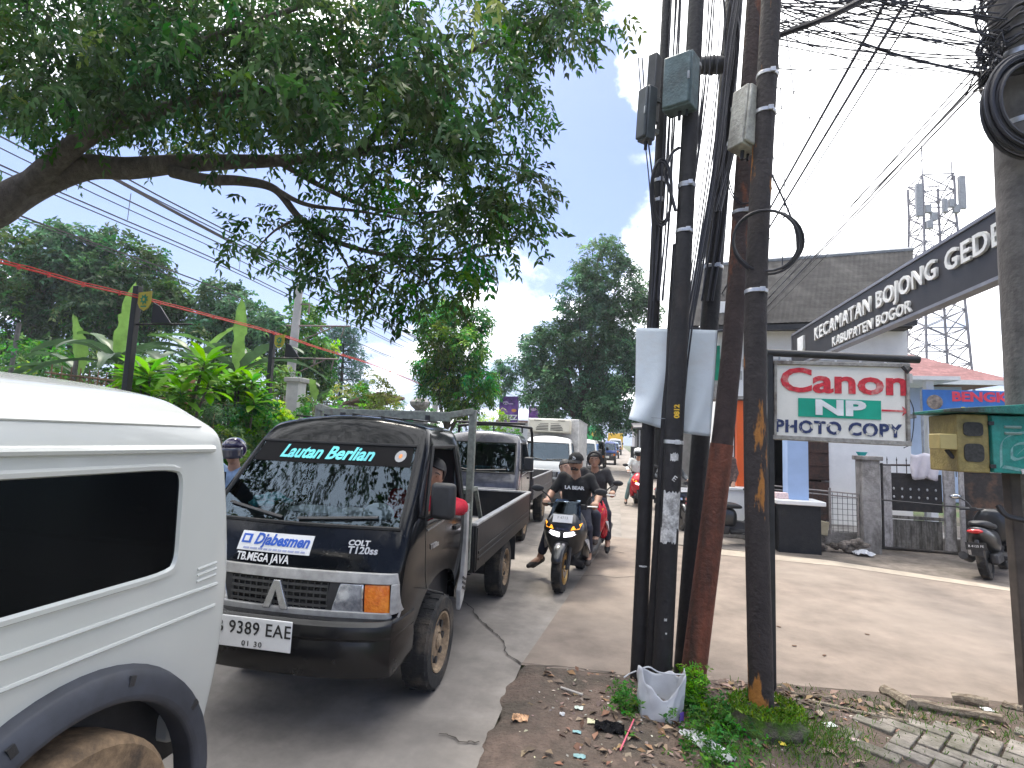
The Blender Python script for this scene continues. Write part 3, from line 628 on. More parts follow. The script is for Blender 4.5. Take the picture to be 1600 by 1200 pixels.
# street name arm -------------------------------------------------------------
SX = 2.78
t = thing('street_name_sign', 'long dark street name arm with white raised letters', 'sign', (SX, 7.0, 0))
mb = MB(); mb.box((0.045, -.05, 3.215), (.08, 4.96, .50)); mb.build('panel', mat('anthracite panel', (0.030, 0.026, 0.027), 0.5, 0, .2, 3), t)
mb = MB(); mb.box((.045, -.05, 3.48), (.105, 5.0, .03)); mb.box((.045, -.05, 2.95), (.105, 5.0, .03)); mb.box((.045, 2.455, 3.215), (.105, .03, .50)); mb.build('frame', mat('grey steel frame', (0.25, 0.25, 0.28), .45, .3, .15, 5), t)
LET = mat('white letters', (0.80, 0.80, 0.79), 0.5)
SM = lambda y, z: plane_M((-.004, y - 7.0, z), (0, -1, 0), (0, 0, 1))
nl = text('name_lettering', 'KECAMATAN BOJONG GEDE', .25, LET, t, SM(6.42, 3.27), .015, .004, sx=1.10, space=1.12)
dl = text('district_lettering', 'KABUPATEN BOGOR', .17, LET, t, SM(6.75, 3.04), .012, .003, sx=1.12, space=1.12)
split_words(nl, 3); split_words(dl, 2)
mb = MB(); sh = [(-.10, .13), (.10, .13), (.10, -.04), (.06, -.10), (0, -.13), (-.06, -.10), (-.10, -.04)]
mb.prism([(8.95 - 7 + a * 1.3, 3.2 + b * 1.2) for a, b in sh], -.03, .01, 'x'); mb.build('shield', LET, t, bevel=.004)
mb = MB(); mb.tube([(.08, -2.52, -.1), (.08, -2.52, 3.6)], .055, 14); mb.build('post', DARKSTEEL, t)

# copy shop sign on its own post ----------------------------------------------
pb = foot(1208, 1088, 3.93)
t = thing('shop_sign', 'faded white copy shop light box hanging from a black post', 'sign', pb)
o = pb
def lc(u, v, y=3.93): return atY(u, v, y) - o
mb = MB(); pt = lc(1203, 551); mb.box((pt.x / 2 + 0, 0, pt.z / 2 - .05), (.035, .035, pt.z + .1), Matrix.Rotation(-pt.x / pt.z * -1, 3, 'Y')); mb.build('post', DARKSTEEL, t, bevel=.003)
ar = lc(1436, 562); mb = MB(); mb.tube([pt + Vector((-.02, 0, 0)), ar], .025, 12); mb.build('arm', DARKSTEEL, t)
A, B_, C_, D_ = lc(1209, 566), lc(1420, 573), lc(1414, 692), lc(1212, 684)
ctr = (A + B_ + C_ + D_) / 4; wx = ((B_ - A).length + (C_ - D_).length) / 2; hz = ((A - D_).length + (B_ - C_).length) / 2
ex = ((B_ - A) + (C_ - D_)).normalized(); ez = ((A - D_) + (B_ - C_)).normalized()
MS = plane_M(ctr, ex, ez)                     # local x right, y up, z towards viewer
fr_ = MB()
for (x, y, w, h) in ((0, hz / 2, wx + .03, .025), (0, -hz / 2, wx + .03, .03), (-wx / 2, 0, .018, hz), (wx / 2, 0, .018, hz)): fr_.box((x, y, -.05), (w, h, .15), mi=0)
f = fr_.build('frame', layered('grey sign frame', (0.33, 0.31, 0.28), (0.13, 0.10, 0.08), .6, .52, .66, 6), t, bevel=.004); f.matrix_local = MS
fb = MB(); fb.box((0, 0, -.04), (wx - .02, hz - .02, .09)); f = fb.build('face', layered('yellowed acrylic', (0.80, 0.765, 0.69), (0.62, 0.57, 0.48), .35, .55, .85, 1.6, var=.04, stretch=(1, 2, 1), bump=.05), t, bevel=.004); f.matrix_local = MS
RED = layered('faded red', (0.62, 0.035, 0.05), (0.68, 0.30, 0.27), .5, .56, .66, 9); GRN = mat('sign green', (0.0, 0.34, 0.22), .5, 0, .1, 8); NAVY = layered('peeling navy', (0.03, 0.045, 0.13), (0.62, 0.59, 0.52), .6, .565, .59, 16)
TM = lambda x, y, z=.008: MS @ Matrix.Translation((x, y, z))
cl = text('red_lettering', 'Canon', .225, RED, t, TM(.02, .13), .003, .006, sx=1.30, space=1.0)
mb = MB(); mb.box((-.005, -.045, .008), (.50, .125, .006)); f = mb.build('green_panel', GRN, t); f.matrix_local = MS
text('white_lettering', 'NP', .135, LET, t, TM(-.005, -.045, .014), .002, .006, sx=1.75)
mb = MB(); mb.box((.315, -.045, .008), (.13, .012, .005)); mb.prism([(.37, -.015), (.405, -.045), (.37, -.075), (.38, -.045)], .006, .011, 'z'); f = mb.build('arrow', RED, t); f.matrix_local = MS
nv = text('navy_lettering', 'PHOTO COPY', .115, NAVY, t, TM(-.02, -.18), .002, .004, sx=.98, space=1.08)
split_words(nv, 2)
mb = MB(); mb.tube([lc(1408, 573), lc(1408, 560)], .006, 6); mb.tube([lc(1218, 566), lc(1218, 554)], .006, 6); mb.build('hanger', STEEL, t)
mb = MB(); mb.tube(spline([lc(1420, 620), lc(1428, 645), lc(1424, 690), lc(1412, 700)], 4), .003, 4); mb.build('wire', CABLE, t)
mb = MB(); q = lc(1418, 577, 3.87); mb.tube([q + Vector((-.03, 0, .02)), q + Vector((.0, 0, -.02)), q + Vector((.02, 0, .01))], .012, 6); mb.build('clamp', DARKSTEEL, t)

# banner tied between the poles ------------------------------------------------
def banner():
    yb = 3.79; nu, nv = 26, 26; V = []
    for i in range(nu + 1):
        for j in range(nv + 1):
            s, q = i / nu, j / nv
            u = (994 + 127 * s) * (1 - q) + (992 + 118 * s) * q; v = (512 + 4 * s) * (1 - q) + (656 + 26 * s) * q
            p = atY(u, v, yb)
            fold = .018 * math.sin(s * 9 + q * 4) * q + .012 * math.sin(s * 21 + q * 9) * q * q
            curl = max(0, (0.24 - s) / .24) * max(0, (q - .74) / .26)
            p.y += fold - .10 * curl; p.x -= .045 * curl; p.z -= .02 * math.sin(s * math.pi) * q
            V.append(p)
    F = [(i * (nv + 1) + j, (i + 1) * (nv + 1) + j, (i + 1) * (nv + 1) + j + 1, i * (nv + 1) + j + 1) for i in range(nu) for j in range(nv)]
    o = V[0].copy(); t = thing('banner', 'bleached white vinyl banner tied behind the poles', 'banner', o)
    mb = MB(); mb.add([v - o for v in V], F)
    mb.build('cloth', layered('bleached vinyl', (0.68, 0.73, 0.76), (0.62, 0.57, 0.52), .5, .5, .8, 1.2, var=.03, stretch=(.8, .8, 1.6), bump=.15), t, smooth=180, solid=.002)
    mb = MB(); mb.tube([atY(1050, 655, 3.76) - o, atY(1012, 652, 3.78) - o], .002, 4); mb.tube([atY(1120, 516, 3.79) - o, atY(1135, 514, 3.79) - o], .002, 4); mb.build('tie', STEEL, t)
banner()

# telephone cabinet on a post ---------------------------------------------------
t = thing('street_cabinet', 'teal and ochre steel street cabinet with spray paint on it', 'cabinet', (2.33, 4.12, 0)); cab_o = Vector((2.33, 4.12, 0))
TEAL = layered('faded teal paint', (0.012, 0.20, 0.165), (0.05, 0.26, 0.22), .5, .45, .7, 4); OCH = layered('ochre paint', (0.30, 0.235, 0.085), (0.21, 0.16, 0.065), .55, .48, .7, 4)
mb = MB(); mb.box((.29, -.02, 1.69), (.60, .34, .36)); mb.build('cabinet_box', TEAL, t, bevel=.006)
mb = MB(); mb.box((-.105, -.01, 1.69), (.18, .32, .37)); mb.build('end_box', OCH, t, bevel=.008)
mb = MB(); mb.prism([(-.26, 1.885), (-.26, 1.905), (.62, 1.985), (.62, 1.875)], -.24, .22, 'y'); mb.build('roof', layered('teal roof', (0.02, 0.16, 0.13), (0.05, 0.06, 0.05), .6, .5, .66, 5), t, bevel=.004)
mb = MB()
for zz in (1.78, 1.63): 
    q = [(.055 * math.copysign(abs(math.cos(k * math.pi / 12)) ** .5, math.cos(k * math.pi / 12)) - .105, (.045 if zz > 1.7 else .058) * math.copysign(abs(math.sin(k * math.pi / 12)) ** .5, math.sin(k * math.pi / 12)) + zz) for k in range(24)]; mb.prism(q, -.178, -.168, 'y')
mb.build('grille', mat('cabinet mesh', (0.04, 0.038, 0.036), .8, 0, .4, 60), t)
mb = MB(); mb.box((-.235, -.10, 1.695), (.11, .13, .10)); mb.build('hood', mat('pale ochre', (0.40, 0.32, 0.13), .55, 0, .12, 8), t, bevel=.006)
mb = MB(); mb.tube([(-.22, -.1, 1.645), (-.2, -.12, 1.6), (-.15, -.14, 1.59)], .014, 6); mb.build('spout', DARKSTEEL, t)
mb = MB()
for x in (.10, .26, .42):
    for z in (1.76, 1.80): mb.box((x, -.196, z), (.09, .012, .012), Matrix.Rotation(R(35), 3, 'X'))
mb.build('louvre', mat('worn louvre', (.25, .36, .33), .5), t)
mb = MB()
for z in (1.82, 1.55): mb.box((-.012, -.186, z), (.03, .012, .024))
mb.build('hinge', DARKSTEEL, t)
SPRAY = mat('grey spray paint', (.16, .32, .30), .7, 0, .3, 30); mb = MB()
for pts in ([(.03, 1.55), (.05, 1.72), (.20, 1.77), (.29, 1.70), (.22, 1.54), (.04, 1.55)], [(.09, 1.61), (.10, 1.68), (.17, 1.70), (.19, 1.64), (.12, 1.60), (.09, 1.61)], [(.12, 1.63), (.16, 1.67)], [(.3, 1.8), (.34, 1.7), (.4, 1.62)]):
    P = spline([(x, -.1915, z) for x, z in pts], 5); V = []; 
    for p in P: V += [(p.x - .007, p.y, p.z - .009), (p.x + .007, p.y, p.z + .009)]
    mb.add(V, [(2 * i, 2 * i + 1, 2 * i + 3, 2 * i + 2) for i in range(len(P) - 1)])
mb.build('graffiti', SPRAY, t, smooth=0)
mb = MB(); mb.box((.185, -.194, 1.535), (.10, .004, .028), Matrix.Rotation(R(-14), 3, 'Y')); mb.box((.235, -.194, 1.59), (.055, .004, .026), Matrix.Rotation(R(-6), 3, 'Y')); mb.build('sticker', PAPER, t)
mb = MB(); mb.prism([(.20, 0), (.26, 0), (.235, 1.52), (.17, 1.52)], -.03, .05, 'y'); mb.build('post', mat('dark brown post', (.07, .055, .045), .9, 0, .3, 8), t, bevel=.008)
mb = MB(); mb.tube(spline([(.08, -.06, 1.30), (.11, -.09, 1.24), (.2, -.1, 1.22)], 4), .018, 6); mb.build('conduit', DARKSTEEL, t)

# ================================================================ BUILDINGS AND STRUCTURES ON THE RIGHT
PLASTER = layered('old white plaster', (0.87, 0.865, 0.85), (0.76, 0.75, 0.73), .9, .5, .85, 0.9, bump=.1, var=.03)
ROOFM = layered('grey sheet roof', (0.030, 0.029, 0.029), (0.060, 0.058, 0.056), .9, .48, .72, 1.3, stretch=(1.5, .5, .5), bump=.3, spec=.15)
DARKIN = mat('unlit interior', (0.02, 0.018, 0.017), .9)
CONCW = layered('stained concrete', (0.30, 0.285, 0.27), (0.13, 0.12, 0.11), .9, .48, .66, 2.0, stretch=(2, 2, .7), bump=.5)
WOODBR = layered('dark brown shutter', (0.075, 0.04, 0.03), (0.045, 0.03, 0.025), .7, .5, .6, 6)
t = thing('shop_house', 'white shop house under a wide sloping grey sheet roof', 'house', (3.4, 11.3, 0)); H0 = Vector((3.4, 11.3, 0))
def hb(mb, x0, x1, y0, y1, z0, z1, mi=0): return mb.box(((x0 + x1) / 2 - H0.x, (y0 + y1) / 2 - H0.y, (z0 + z1) / 2), (x1 - x0, y1 - y0, z1 - z0), mi=mi)
mb = MB()
hb(mb, 1.95, 5.35, 11.3, 11.5, 2.55, 4.05); hb(mb, 1.95, 2.25, 11.3, 11.5, .25, 2.55); hb(mb, 3.95, 5.35, 11.3, 11.5, .25, 2.55); hb(mb, 2.25, 3.3, 11.3, 11.5, 2.2, 2.55)
hb(mb, 5.15, 5.35, 11.5, 17, .25, 4.6); hb(mb, 1.95, 2.15, 11.5, 17, .25, 4.6); hb(mb, 1.95, 5.35, 17, 17.2, .25, 4.6)
mb.build('wall', PLASTER, t)
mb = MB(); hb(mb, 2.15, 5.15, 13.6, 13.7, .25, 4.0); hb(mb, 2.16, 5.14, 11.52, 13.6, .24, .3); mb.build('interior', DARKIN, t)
mb = MB(); hb(mb, 1.4, 5.7, 10.35, 17.2, .0, .25); mb.build('plinth', CONCW, t, bevel=.02)
mb = MB()
for i in range(3):
    hb(mb, 3.32, 3.94, 11.26, 11.3, .30 + i * .75, .30 + i * .75 + .72)
for i in range(9): hb(mb, 3.32, 3.94, 11.245, 11.26, .32 + i * .25, .335 + i * .25)
mb.build('shutter', WOODBR, t, bevel=.004)
# roof: corrugated sheets, eave low in front, ridge behind
def roof():
    n = 150; mb = MB(); e0, e1 = Vector((1.15, 10.9, 3.93)), Vector((5.30, 10.9, 4.08)); r0, r1 = Vector((2.0, 14.6, 6.35)), Vector((7.25, 14.9, 6.76))
    m = 18; V = []
    for j in range(m + 1):
        q = j / m
        for i in range(n + 1):
            s = i / n; p = e0.lerp(e1, s).lerp(r0.lerp(r1, s), q); p.z += .004 * math.sin(i * 1.9) + (.012 if j % 2 == 0 else 0); V.append(p - H0)
    mb.add(V, [(j * (n + 1) + i, j * (n + 1) + i + 1, (j + 1) * (n + 1) + i + 1, (j + 1) * (n + 1) + i) for j in range(m) for i in range(n)])
    mb.build('roof_sheet', ROOFM, t, smooth=0, solid=.012)
    b0, b1 = Vector((1.2, 18.5, 4.2)), Vector((7.4, 18.8, 4.2)); mb = MB(); mb.quad(r0 - H0, r1 - H0, b1 - H0, b0 - H0); mb.build('rear_roof', ROOFM, t, solid=.012)
    tr = mat('pale metal trim', (.33, .34, .36), .5, .3, .15, 6)
    mb = MB(); up = Vector((0, 0, .03)); mb.tube([e0 - H0 + up, r0 - H0 + up], .05, 6); mb.tube([r0 - H0 + up, r1 - H0 + up], .06, 6); mb.build('ridge_trim', tr, t)
    mb = MB(); mb.box(((e0 + e1) / 2 - H0 - Vector((0, .03, .08))), (4.15, .08, .10), Matrix.Rotation(-math.atan2(.17, 4.6), 3, 'Y')); mb.build('gutter', DARKSTEEL, t)
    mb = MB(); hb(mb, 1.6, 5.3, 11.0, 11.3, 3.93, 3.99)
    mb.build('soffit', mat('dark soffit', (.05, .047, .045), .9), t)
roof()
mb = MB()
for i in range(8): hb(mb, 2.0 + i * .43, 2.0 + i * .43 + .40, 11.286, 11.3, 2.95, 3.12); hb(mb, 1.98 + i * .43, 2.36 + i * .43, 11.288, 11.3, 3.2, 3.36)
mb.build('block_course', mat('pale blocks', (.50, .49, .47), .9, 0, .15, 5, bump=.3), t)
mb = MB(); hb(mb, 1.62, 1.95, 11.1, 11.2, 2.72, 3.6); mb.build('green_hoarding', mat('green hoarding', (.0, .22, .12), .6, 0, .15, 6), t)
mb = MB(); hb(mb, 1.5, 2.4, 10.6, 11.3, 2.50, 2.56); hb(mb, 1.5, 1.98, 11.08, 11.1, 2.56, 2.9); mb.build('canopy', CONCW, t)
mb = MB(); hb(mb, 1.4, 1.98, 12.6, 12.7, .25, 2.5); mb.build('back_panel', mat('grey roller door', (.22, .21, .2), .7, 0, .2, 5), t)
# columns standing in front of it
t = thing('porch_column', 'orange painted porch column with a blue foot', 'column', (2.27, 10.75, .25))
mb = MB(); mb.box((0, 0, 1.23), (.19, .19, 2.0)); mb.build('shaft', mat('orange paint', (.72, .12, .02), .6, 0, .06, 3), t, bevel=.006)
mb = MB(); mb.box((0, 0, .16), (.22, .22, .13)); mb.build('foot', mat('blue paint', (.03, .09, .42), .6), t, bevel=.006)
mb = MB(); mb.box((0, 0, .05), (.19, .19, .1)); mb.build('base', PLASTER, t)
t = thing('porch_column', 'pale blue column standing on a black tiled pedestal', 'column', (2.84, 9.62, 0))
mb = MB(); mb.box((0, 0, .36), (.62, .52, .76)); mb.build('pedestal', layered('black tile', (.012, .013, .016), (.035, .033, .03), .6, .52, .7, 3), t, bevel=.008)
mb = MB(); mb.box((0.01, -.01, .775), (.72, .60, .07)); mb.build('slab', WHITEPAINT, t, bevel=.012)
mb = MB(); mb.box((.02, 0, 1.46), (.31, .28, 1.30)); mb.build('shaft', mat('pale blue paint', (.33, .46, .70), .6, 0, .06, 3), t, bevel=.006)
t = thing('counter', 'white shop counter behind the parked scooters', 'counter', (1.98, 10.5, .25))
mb = MB(); mb.box((0.1, 0, .32), (.62, .4, .55)); mb.build('body', PLASTER, t, bevel=.01)
mb = MB(); mb.box((.1, 0, .62), (.68, .46, .05)); mb.build('top', WHITEPAINT, t, bevel=.01)
tag(MB().box((2.62, 9.55, .86), (.20, .16, .10), tap=.9).build('tissue_box', mat('pink and white card', (.65, .5, .5), .7, 0, .2, 40), bevel=.01), 'pinkish white box on the slab of the pedestal', 'box')
# railing of wire mesh and rubble plinth between pedestal and gate
t = thing('wire_railing', 'low mesh railing between the pedestal and the gate pillar', 'railing', (3.2, 9.95, 0))
mb = MB()
for z in (.94, 1.0): mb.tube([(-.95, .05, z), (.70, -.02, z - .08)], .012, 6)
mb.tube([(.70, -.02, .25), (.70, -.02, .93)], .012, 6); mb.tube([(.28, -.01, .25), (.28, -.01, 1.0)], .02, 6); mb.tube([(-.2, .02, .25), (-.2, .02, .98)], .012, 6)
mb.build('frame', mat('pale rusty tube', (.30, .27, .25), .6, .2, .3, 12), t)
mb = MB()
for i in range(13): mb.tube([(-.2 + i * .075, 0, .28), (-.2 + i * .075, 0, .92)], .004, 4)
for i in range(8): mb.tube([(-.2, 0, .30 + i * .09), (.70, 0, .30 + i * .09)], .004, 4)
mb.build('mesh', DARKSTEEL, t)
mb = MB()
for i in range(16):
    x, z = rnd.uniform(-.3, .72), rnd.uniform(.02, .2); mb.ball((x, -.22 + rnd.uniform(-.06, .06), z), (rnd.uniform(.05, .12), rnd.uniform(.05, .1), rnd.uniform(.04, .08)), 7, 5)
t = tag(mb.build('rubble_kerb', layered('mossy rubble', (.22, .19, .165), (.10, .085, .07), .95, .48, .6, 5, bump=.8), smooth=20), 'broken stone kerb below the mesh railing', 'kerb'); t.location = (3.2, 9.95, 0)
tag(MB().box((3.28, 9.80, .36), (.22, .1, .22), Matrix.Rotation(.15, 3, 'Y')).build('stone_slab', mat('yellowish slab', (.38, .33, .22), .9, 0, .2, 8), bevel=.01), 'leaning yellowish slab under the mesh railing', 'slab')
# gate, its pillars
t = thing('gate_pillar', 'grey concrete gate pillar with a flat cap', 'pillar', (4.06, 9.95, 0))
mb = MB(); mb.box((0, 0, .74), (.27, .27, 1.5)); mb.build('shaft', CONCW, t, bevel=.015)
mb = MB(); mb.box((0, 0, 1.52), (.34, .34, .07)); mb.build('cap', CONCW, t, bevel=.012)
t = thing('offering_bowl', 'small turquoise bowl on the gate pillar cap', 'bowl', (3.98, 9.95, 1.555)); mb = MB(); mb.lathe([(0, 0), (.05, 0), (.085, .06), (.08, .06), (.048, .01), (0, .01)], 16); mb.build('dish', mat('turquoise plastic', (.02, .42, .42), .4), t)
t = thing('iron_gate', 'dark sheet iron gate with spear tips and pale posts', 'gate', (4.2, 9.85, 0))
BLKSHEET = layered('black sheet iron', (.022, .02, .02), (.055, .04, .032), .6, .5, .66, 4); PALEPOST = layered('pale gate post', (.36, .345, .34), (.13, .12, .11), .85, .5, .66, 4, stretch=(2, 2, .6))
mb = MB(); mb.box((.52, .02, 1.0), (.74, .012, .60)); mb.build('sheet_panel', BLKSHEET, t)
mb = MB(); mb.box((.09, 0, .78), (.13, .06, 1.32)); mb.build('post', PALEPOST, t, bevel=.006)
mb = MB(); mb.box((.98, 0, .80), (.15, .06, 1.36)); mb.build('post', PALEPOST, t, bevel=.006)
mb = MB(); mb.tube([(0, -.02, 1.42), (1.2, -.02, 1.46)], .016, 6); mb.tube([(0, -.02, .12), (1.7, -.02, .06)], .016, 6); mb.tube([(.02, -.02, .1), (.02, -.02, 1.45)], .02, 6); mb.build('frame', BLKSHEET, t)
mb = MB()
for i in range(8): x = .1 + i * .14; mb.tube([(x, -.02, 1.28), (x, -.02, 1.50)], .007, 5); mb.tube([(x, -.02, 1.50), (x, -.02, 1.56)], [.012, .001], 5)
mb.build('spear_bar', BLKSHEET, t)
mb = MB()
for i in range(12):
    x, z = .2 + (i % 6) * .12, 1.05 + (i // 6) * -.13; mb.ball((x, .008, z), (.016, .01, .022), 8, 5)
mb.build('stud', mat('pale studs', (.4, .4, .4), .5), t)
mb = MB()
for i in range(10): mb.box((.17 + i * .074, .01, .34), (.068, .014, .44))
mb.box((.53, 0, .60), (.76, .03, .05)); mb.build('lower_board', layered('weathered board', (.17, .16, .145), (.075, .07, .06), .9, .45, .6, 5, stretch=(3, 3, .6)), t)
t = thing('side_gate', 'rusty dark gate leaf with a pale frame beside the iron gate', 'gate', (5.3, 9.75, 0))
mb = MB(); mb.box((.30, 0, .82), (.60, .02, 1.1)); mb.build('leaf', layered('rusty sheet', (.035, .03, .028), (.12, .07, .045), .75, .5, .62, 3), t)
mb = MB(); mb.box((.0, 0, .8), (.06, .05, 1.4)); mb.box((.62, 0, .85), (.09, .05, 1.5)); mb.box((.3, 0, 1.40), (.7, .05, .06)); mb.build('frame', PALEPOST, t, bevel=.005)
mb = MB(); mb.box((1.6, 0.05, .95), (1.9, .03, 1.8)); mb.build('shade_sheet', BLKSHEET, t)  # dark sheet added in place of the greenery and shade beyond the gate
mb = MB(); mb.tube([(4.1, 9.55, .88), (5.2, 9.45, .84), (6.6, 9.2, .76)], .013, 6); tag(mb.build('barrier_bar', DARKSTEEL), 'thin dark bar held across the gates', 'bar')
mb = MB()
V = []; n = 10
for i in range(n + 1):
    for j in range(9): V.append((4.62 + i * .04, 9.78 + .05 * math.sin(i * 1.7 + j * .5) * (j / 8), 1.62 - j * .05 - .02 * math.sin(i * .9)))
mb.add(V, [(i * 9 + j, (i + 1) * 9 + j, (i + 1) * 9 + j + 1, i * 9 + j + 1) for i in range(n) for j in range(8)])
tag(mb.build('hung_sheet', mat('lilac white cloth', (.58, .55, .60), .8, 0, .08, 5), smooth=180, solid=.004), 'crumpled lilac sheet hung over the gate top', 'cloth')
# white side house with meter, red roofed house, banner, mast
t = thing('side_house', 'plain white house wall behind the gate with an electric meter', 'house', (5.0, 12.2, 0))
mb = MB(); mb.box((-.1, 0, 1.15), (1.5, .2, 2.3)); mb.box((.55, 2.0, 1.15), (.2, 4.0, 2.3)); mb.build('wall', WHITEPAINT, t)
mb = MB(); mb.box((-.05, -.16, 1.62), (.17, .12, .22)); mb.ball((-.05, -.23, 1.63), (.06, .03, .08)); mb.build('electric_meter', mat('dark meter', (.07, .065, .075), .3), t, bevel=.015)
mb = MB(); mb.tube(spline([(.02, -.12, 1.7), (.2, -.12, 2.1), (.26, -.12, 2.3)], 5), .006, 4); mb.tube(spline([(-.02, -.12, 1.5), (-.12, -.13, 1.3), (-.08, -.13, 1.1)], 5), .006, 4); mb.build('wire', CABLE, t)
mb = MB(); mb.box((-.1, 0, 2.36), (1.7, .6, .08)); mb.build('eave', CONCW, t)
t = thing('red_roof_house', 'distant house with a hipped red tiled roof and blue wall', 'house', (11, 24, 0))
mb = MB(); mb.box((-1.2, 0, 2.05), (4.6, 4, 4.1)); mb.build('wall', mat('powder blue wall', (.42, .50, .66), .8, 0, .08, 1), t)
mb = MB(); mb.add([(-4.2, -2.6, 4.25), (2.6, -2.6, 4.25), (2.6, 2.6, 4.25), (-4.2, 2.6, 4.25), (-1.6, 0, 6.0), (-.6, 0, 5.9)], [(0, 1, 5, 4), (1, 2, 5), (2, 3, 4, 5), (3, 0, 4), (3, 2, 1, 0)])
mb.build('roof', layered('red roof tiles', (.27, .13, .125), (.20, .09, .085), .8, .45, .6, 1.5, stretch=(1, 1, 6)), t, smooth=0)
mb = MB(); mb.box((-.8, -2.62, 4.2), (7.0, .12, .16)); mb.build('fascia', WHITEPAINT, t)
t = thing('carport', 'white flat carport slab on a slim white post', 'carport', (7.2, 14.5, 0))
mb = MB(); mb.box((-.4, .6, 3.42), (2.0, 1.8, .09)); mb.build('slab', WHITEPAINT, t)
mb = MB(); mb.box((0.05, -.05, 1.7), (.16, .16, 3.38)); mb.build('post', WHITEPAINT, t, bevel=.01)
t = thing('workshop_banner', 'blue workshop banner with red and yellow lettering', 'banner', (7.9, 14.2, 2.85))
mb = MB(); mb.box((.35, 0, 0.0), (2.5, .03, .58)); mb.build('cloth', mat('blue vinyl', (.03, .16, .50), .5, 0, .25, 1.5), t)
for x in (-.9, 1.6): mb = MB(); mb.tube([(x, .04, -2.85), (x, .04, .3)], .03, 8); mb.build('post', STEEL, t)
text('red_lettering', 'BENGKEL', .30, mat('banner red', (.70, .05, .09), .5), t, plane_M((.42, -.02, .13), (1, 0, 0), (0, 0, 1)), .004, .012, sx=1.15)
text('yellow_lettering', 'PANGGILAN', .17, mat('banner yellow', (.75, .62, .03), .5), t, plane_M((.42, -.02, -.17), (1, 0, 0), (0, 0, 1)), .004, .006, sx=1.15)
mb = MB(); mb.ball((-.66, -.02, .0), (.17, .012, .17), 16, 8); mb.build('round_emblem', mat('emblem grey', (.25, .2, .16), .5, 0, .5, 12), t)

# cell mast
t = thing('cell_mast', 'tall lattice cell mast with panel antennas', 'mast', (31, 60, 0))
mb = MB(); hw = lambda z: 2.2 - .8 * min(z, 26) / 26
for sx, sy in ((-1, -1), (1, -1), (1, 1), (-1, 1)): mb.tube([(sx * hw(0), sy * hw(0), 0), (sx * hw(26), sy * hw(26), 26), (sx * hw(26), sy * hw(26), 29.5)], .12, 6)
mb.build('leg', mat('mast paint', (.20, .185, .20), .6, .2, .1, 2), t); mb = MB()
lv = [z * 1.75 for z in range(18)]
for a, b in zip(lv[:-1], lv[1:]):
    P = [(-1, -1), (1, -1), (1, 1), (-1, 1)]
    for (p, q) in zip(P, P[1:] + P[:1]):
        c = lambda s, z: (s[0] * hw(z), s[1] * hw(z), z)
        mb.tube([c(p, a), c(q, b)], .06, 4); mb.tube([c(q, a), c(p, b)], .06, 4); mb.tube([c(p, b), c(q, b)], .065, 4)
mb.build('bracing', MATS['mast paint'], t)
for (x, y, z, w, h) in ((-1.9, -1.6, 27.0, .6, 3.4), (1.9, -1.6, 27.6, .6, 3.4), (0.2, -1.9, 26.2, .4, 1.4)):
    mb = MB(); mb.box((x, y, z), (w, .35, h)); mb.build('panel_antenna', mat('antenna grey', (.30, .30, .31), .6), t, bevel=.05)
for (x, z) in ((-1.2, 26.0), (-.7, 25.2), (.9, 26.5), (1.3, 25.9), (-1.1, 24.4)): mb = MB(); mb.box((x, -1.7, z), (.5, .4, .8)); mb.build('radio_unit', mat('radio grey', (.3, .3, .31), .6), t)
[MB().tube([(x, -1.4, 29), (x, -1.4, z)], .06, 5).build('lightning_rod', MATS['mast paint'], t) for x, z in ((-1.4, 32.8), (1.2, 31))]

# ---- far right-hand side of the street
t = thing('roadside_stall', 'low roadside stall roof far down the pavement with a black board', 'stall', (1.7, 25.5, 0))
mb = MB(); mb.add([(-1.0, -.9, 2.30), (2.4, -.9, 2.55), (2.4, 4, 2.9), (-1.0, 4, 2.65)], [(0, 1, 2, 3)]); mb.build('roof', mat('grey stall sheet', (.19, .18, .175), .8, 0, .2, 1), t, smooth=0, solid=.06)
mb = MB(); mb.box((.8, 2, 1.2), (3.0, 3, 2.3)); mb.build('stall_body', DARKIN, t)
mb = MB(); mb.box((-.75, -.88, 1.1), (.06, .06, 2.2)); mb.build('post', STEEL, t)
t = thing('stall_board', 'black board with white lettering by the far stall', 'sign', (1.05, 24.6, 0))
mb = MB(); mb.box((0, 0, 1.15), (.95, .06, .62)); mb.build('board', mat('board black', (.02, .02, .022), .6), t); [MB().box((x, .03, .45), (.05, .05, .9)).build('leg', DARKSTEEL, t) for x in (-.4, .4)]
text('white_lettering', 'SOL', .34, LET, t, plane_M((0, -.04, 1.27), (1, 0, 0), (0, 0, 1)), .005, .012, sx=1.1); text('small_lettering', 'DISKON', .18, LET, t, plane_M((0, -.04, 1.0), (1, 0, 0), (0, 0, 1)), .005, .004)
for (x, y, w, h, c, lab) in ((4.2, 30, 5, 4.2, (.45, .42, .38), 'far cream shop front beyond the stall'), (3.8, 44, 5, 5, (.36, .36, .37), 'far grey two storey shop front down the street')):
    t = thing('far_shop', lab, 'shop', (x, y, 0)); mb = MB(); mb.box((0, 3, h / 2), (w, 8, h)); mb.build('wall', mat('shop wall %d' % y, c, .9, 0, .12, .6), t)
    mb = MB(); mb.box((-.1, -1.5, h * .56), (w + .4, 1.6, .1), Matrix.Rotation(.15, 3, 'X')); mb.build('awning', mat('awning %d' % y, (.25, .12, .08), .8), t)
    mb = MB(); mb.box((0, -1.02, h * .25), (w * .7, .05, h * .45)); mb.build('shutter', mat('far shutter', (.16, .16, .17), .7), t)
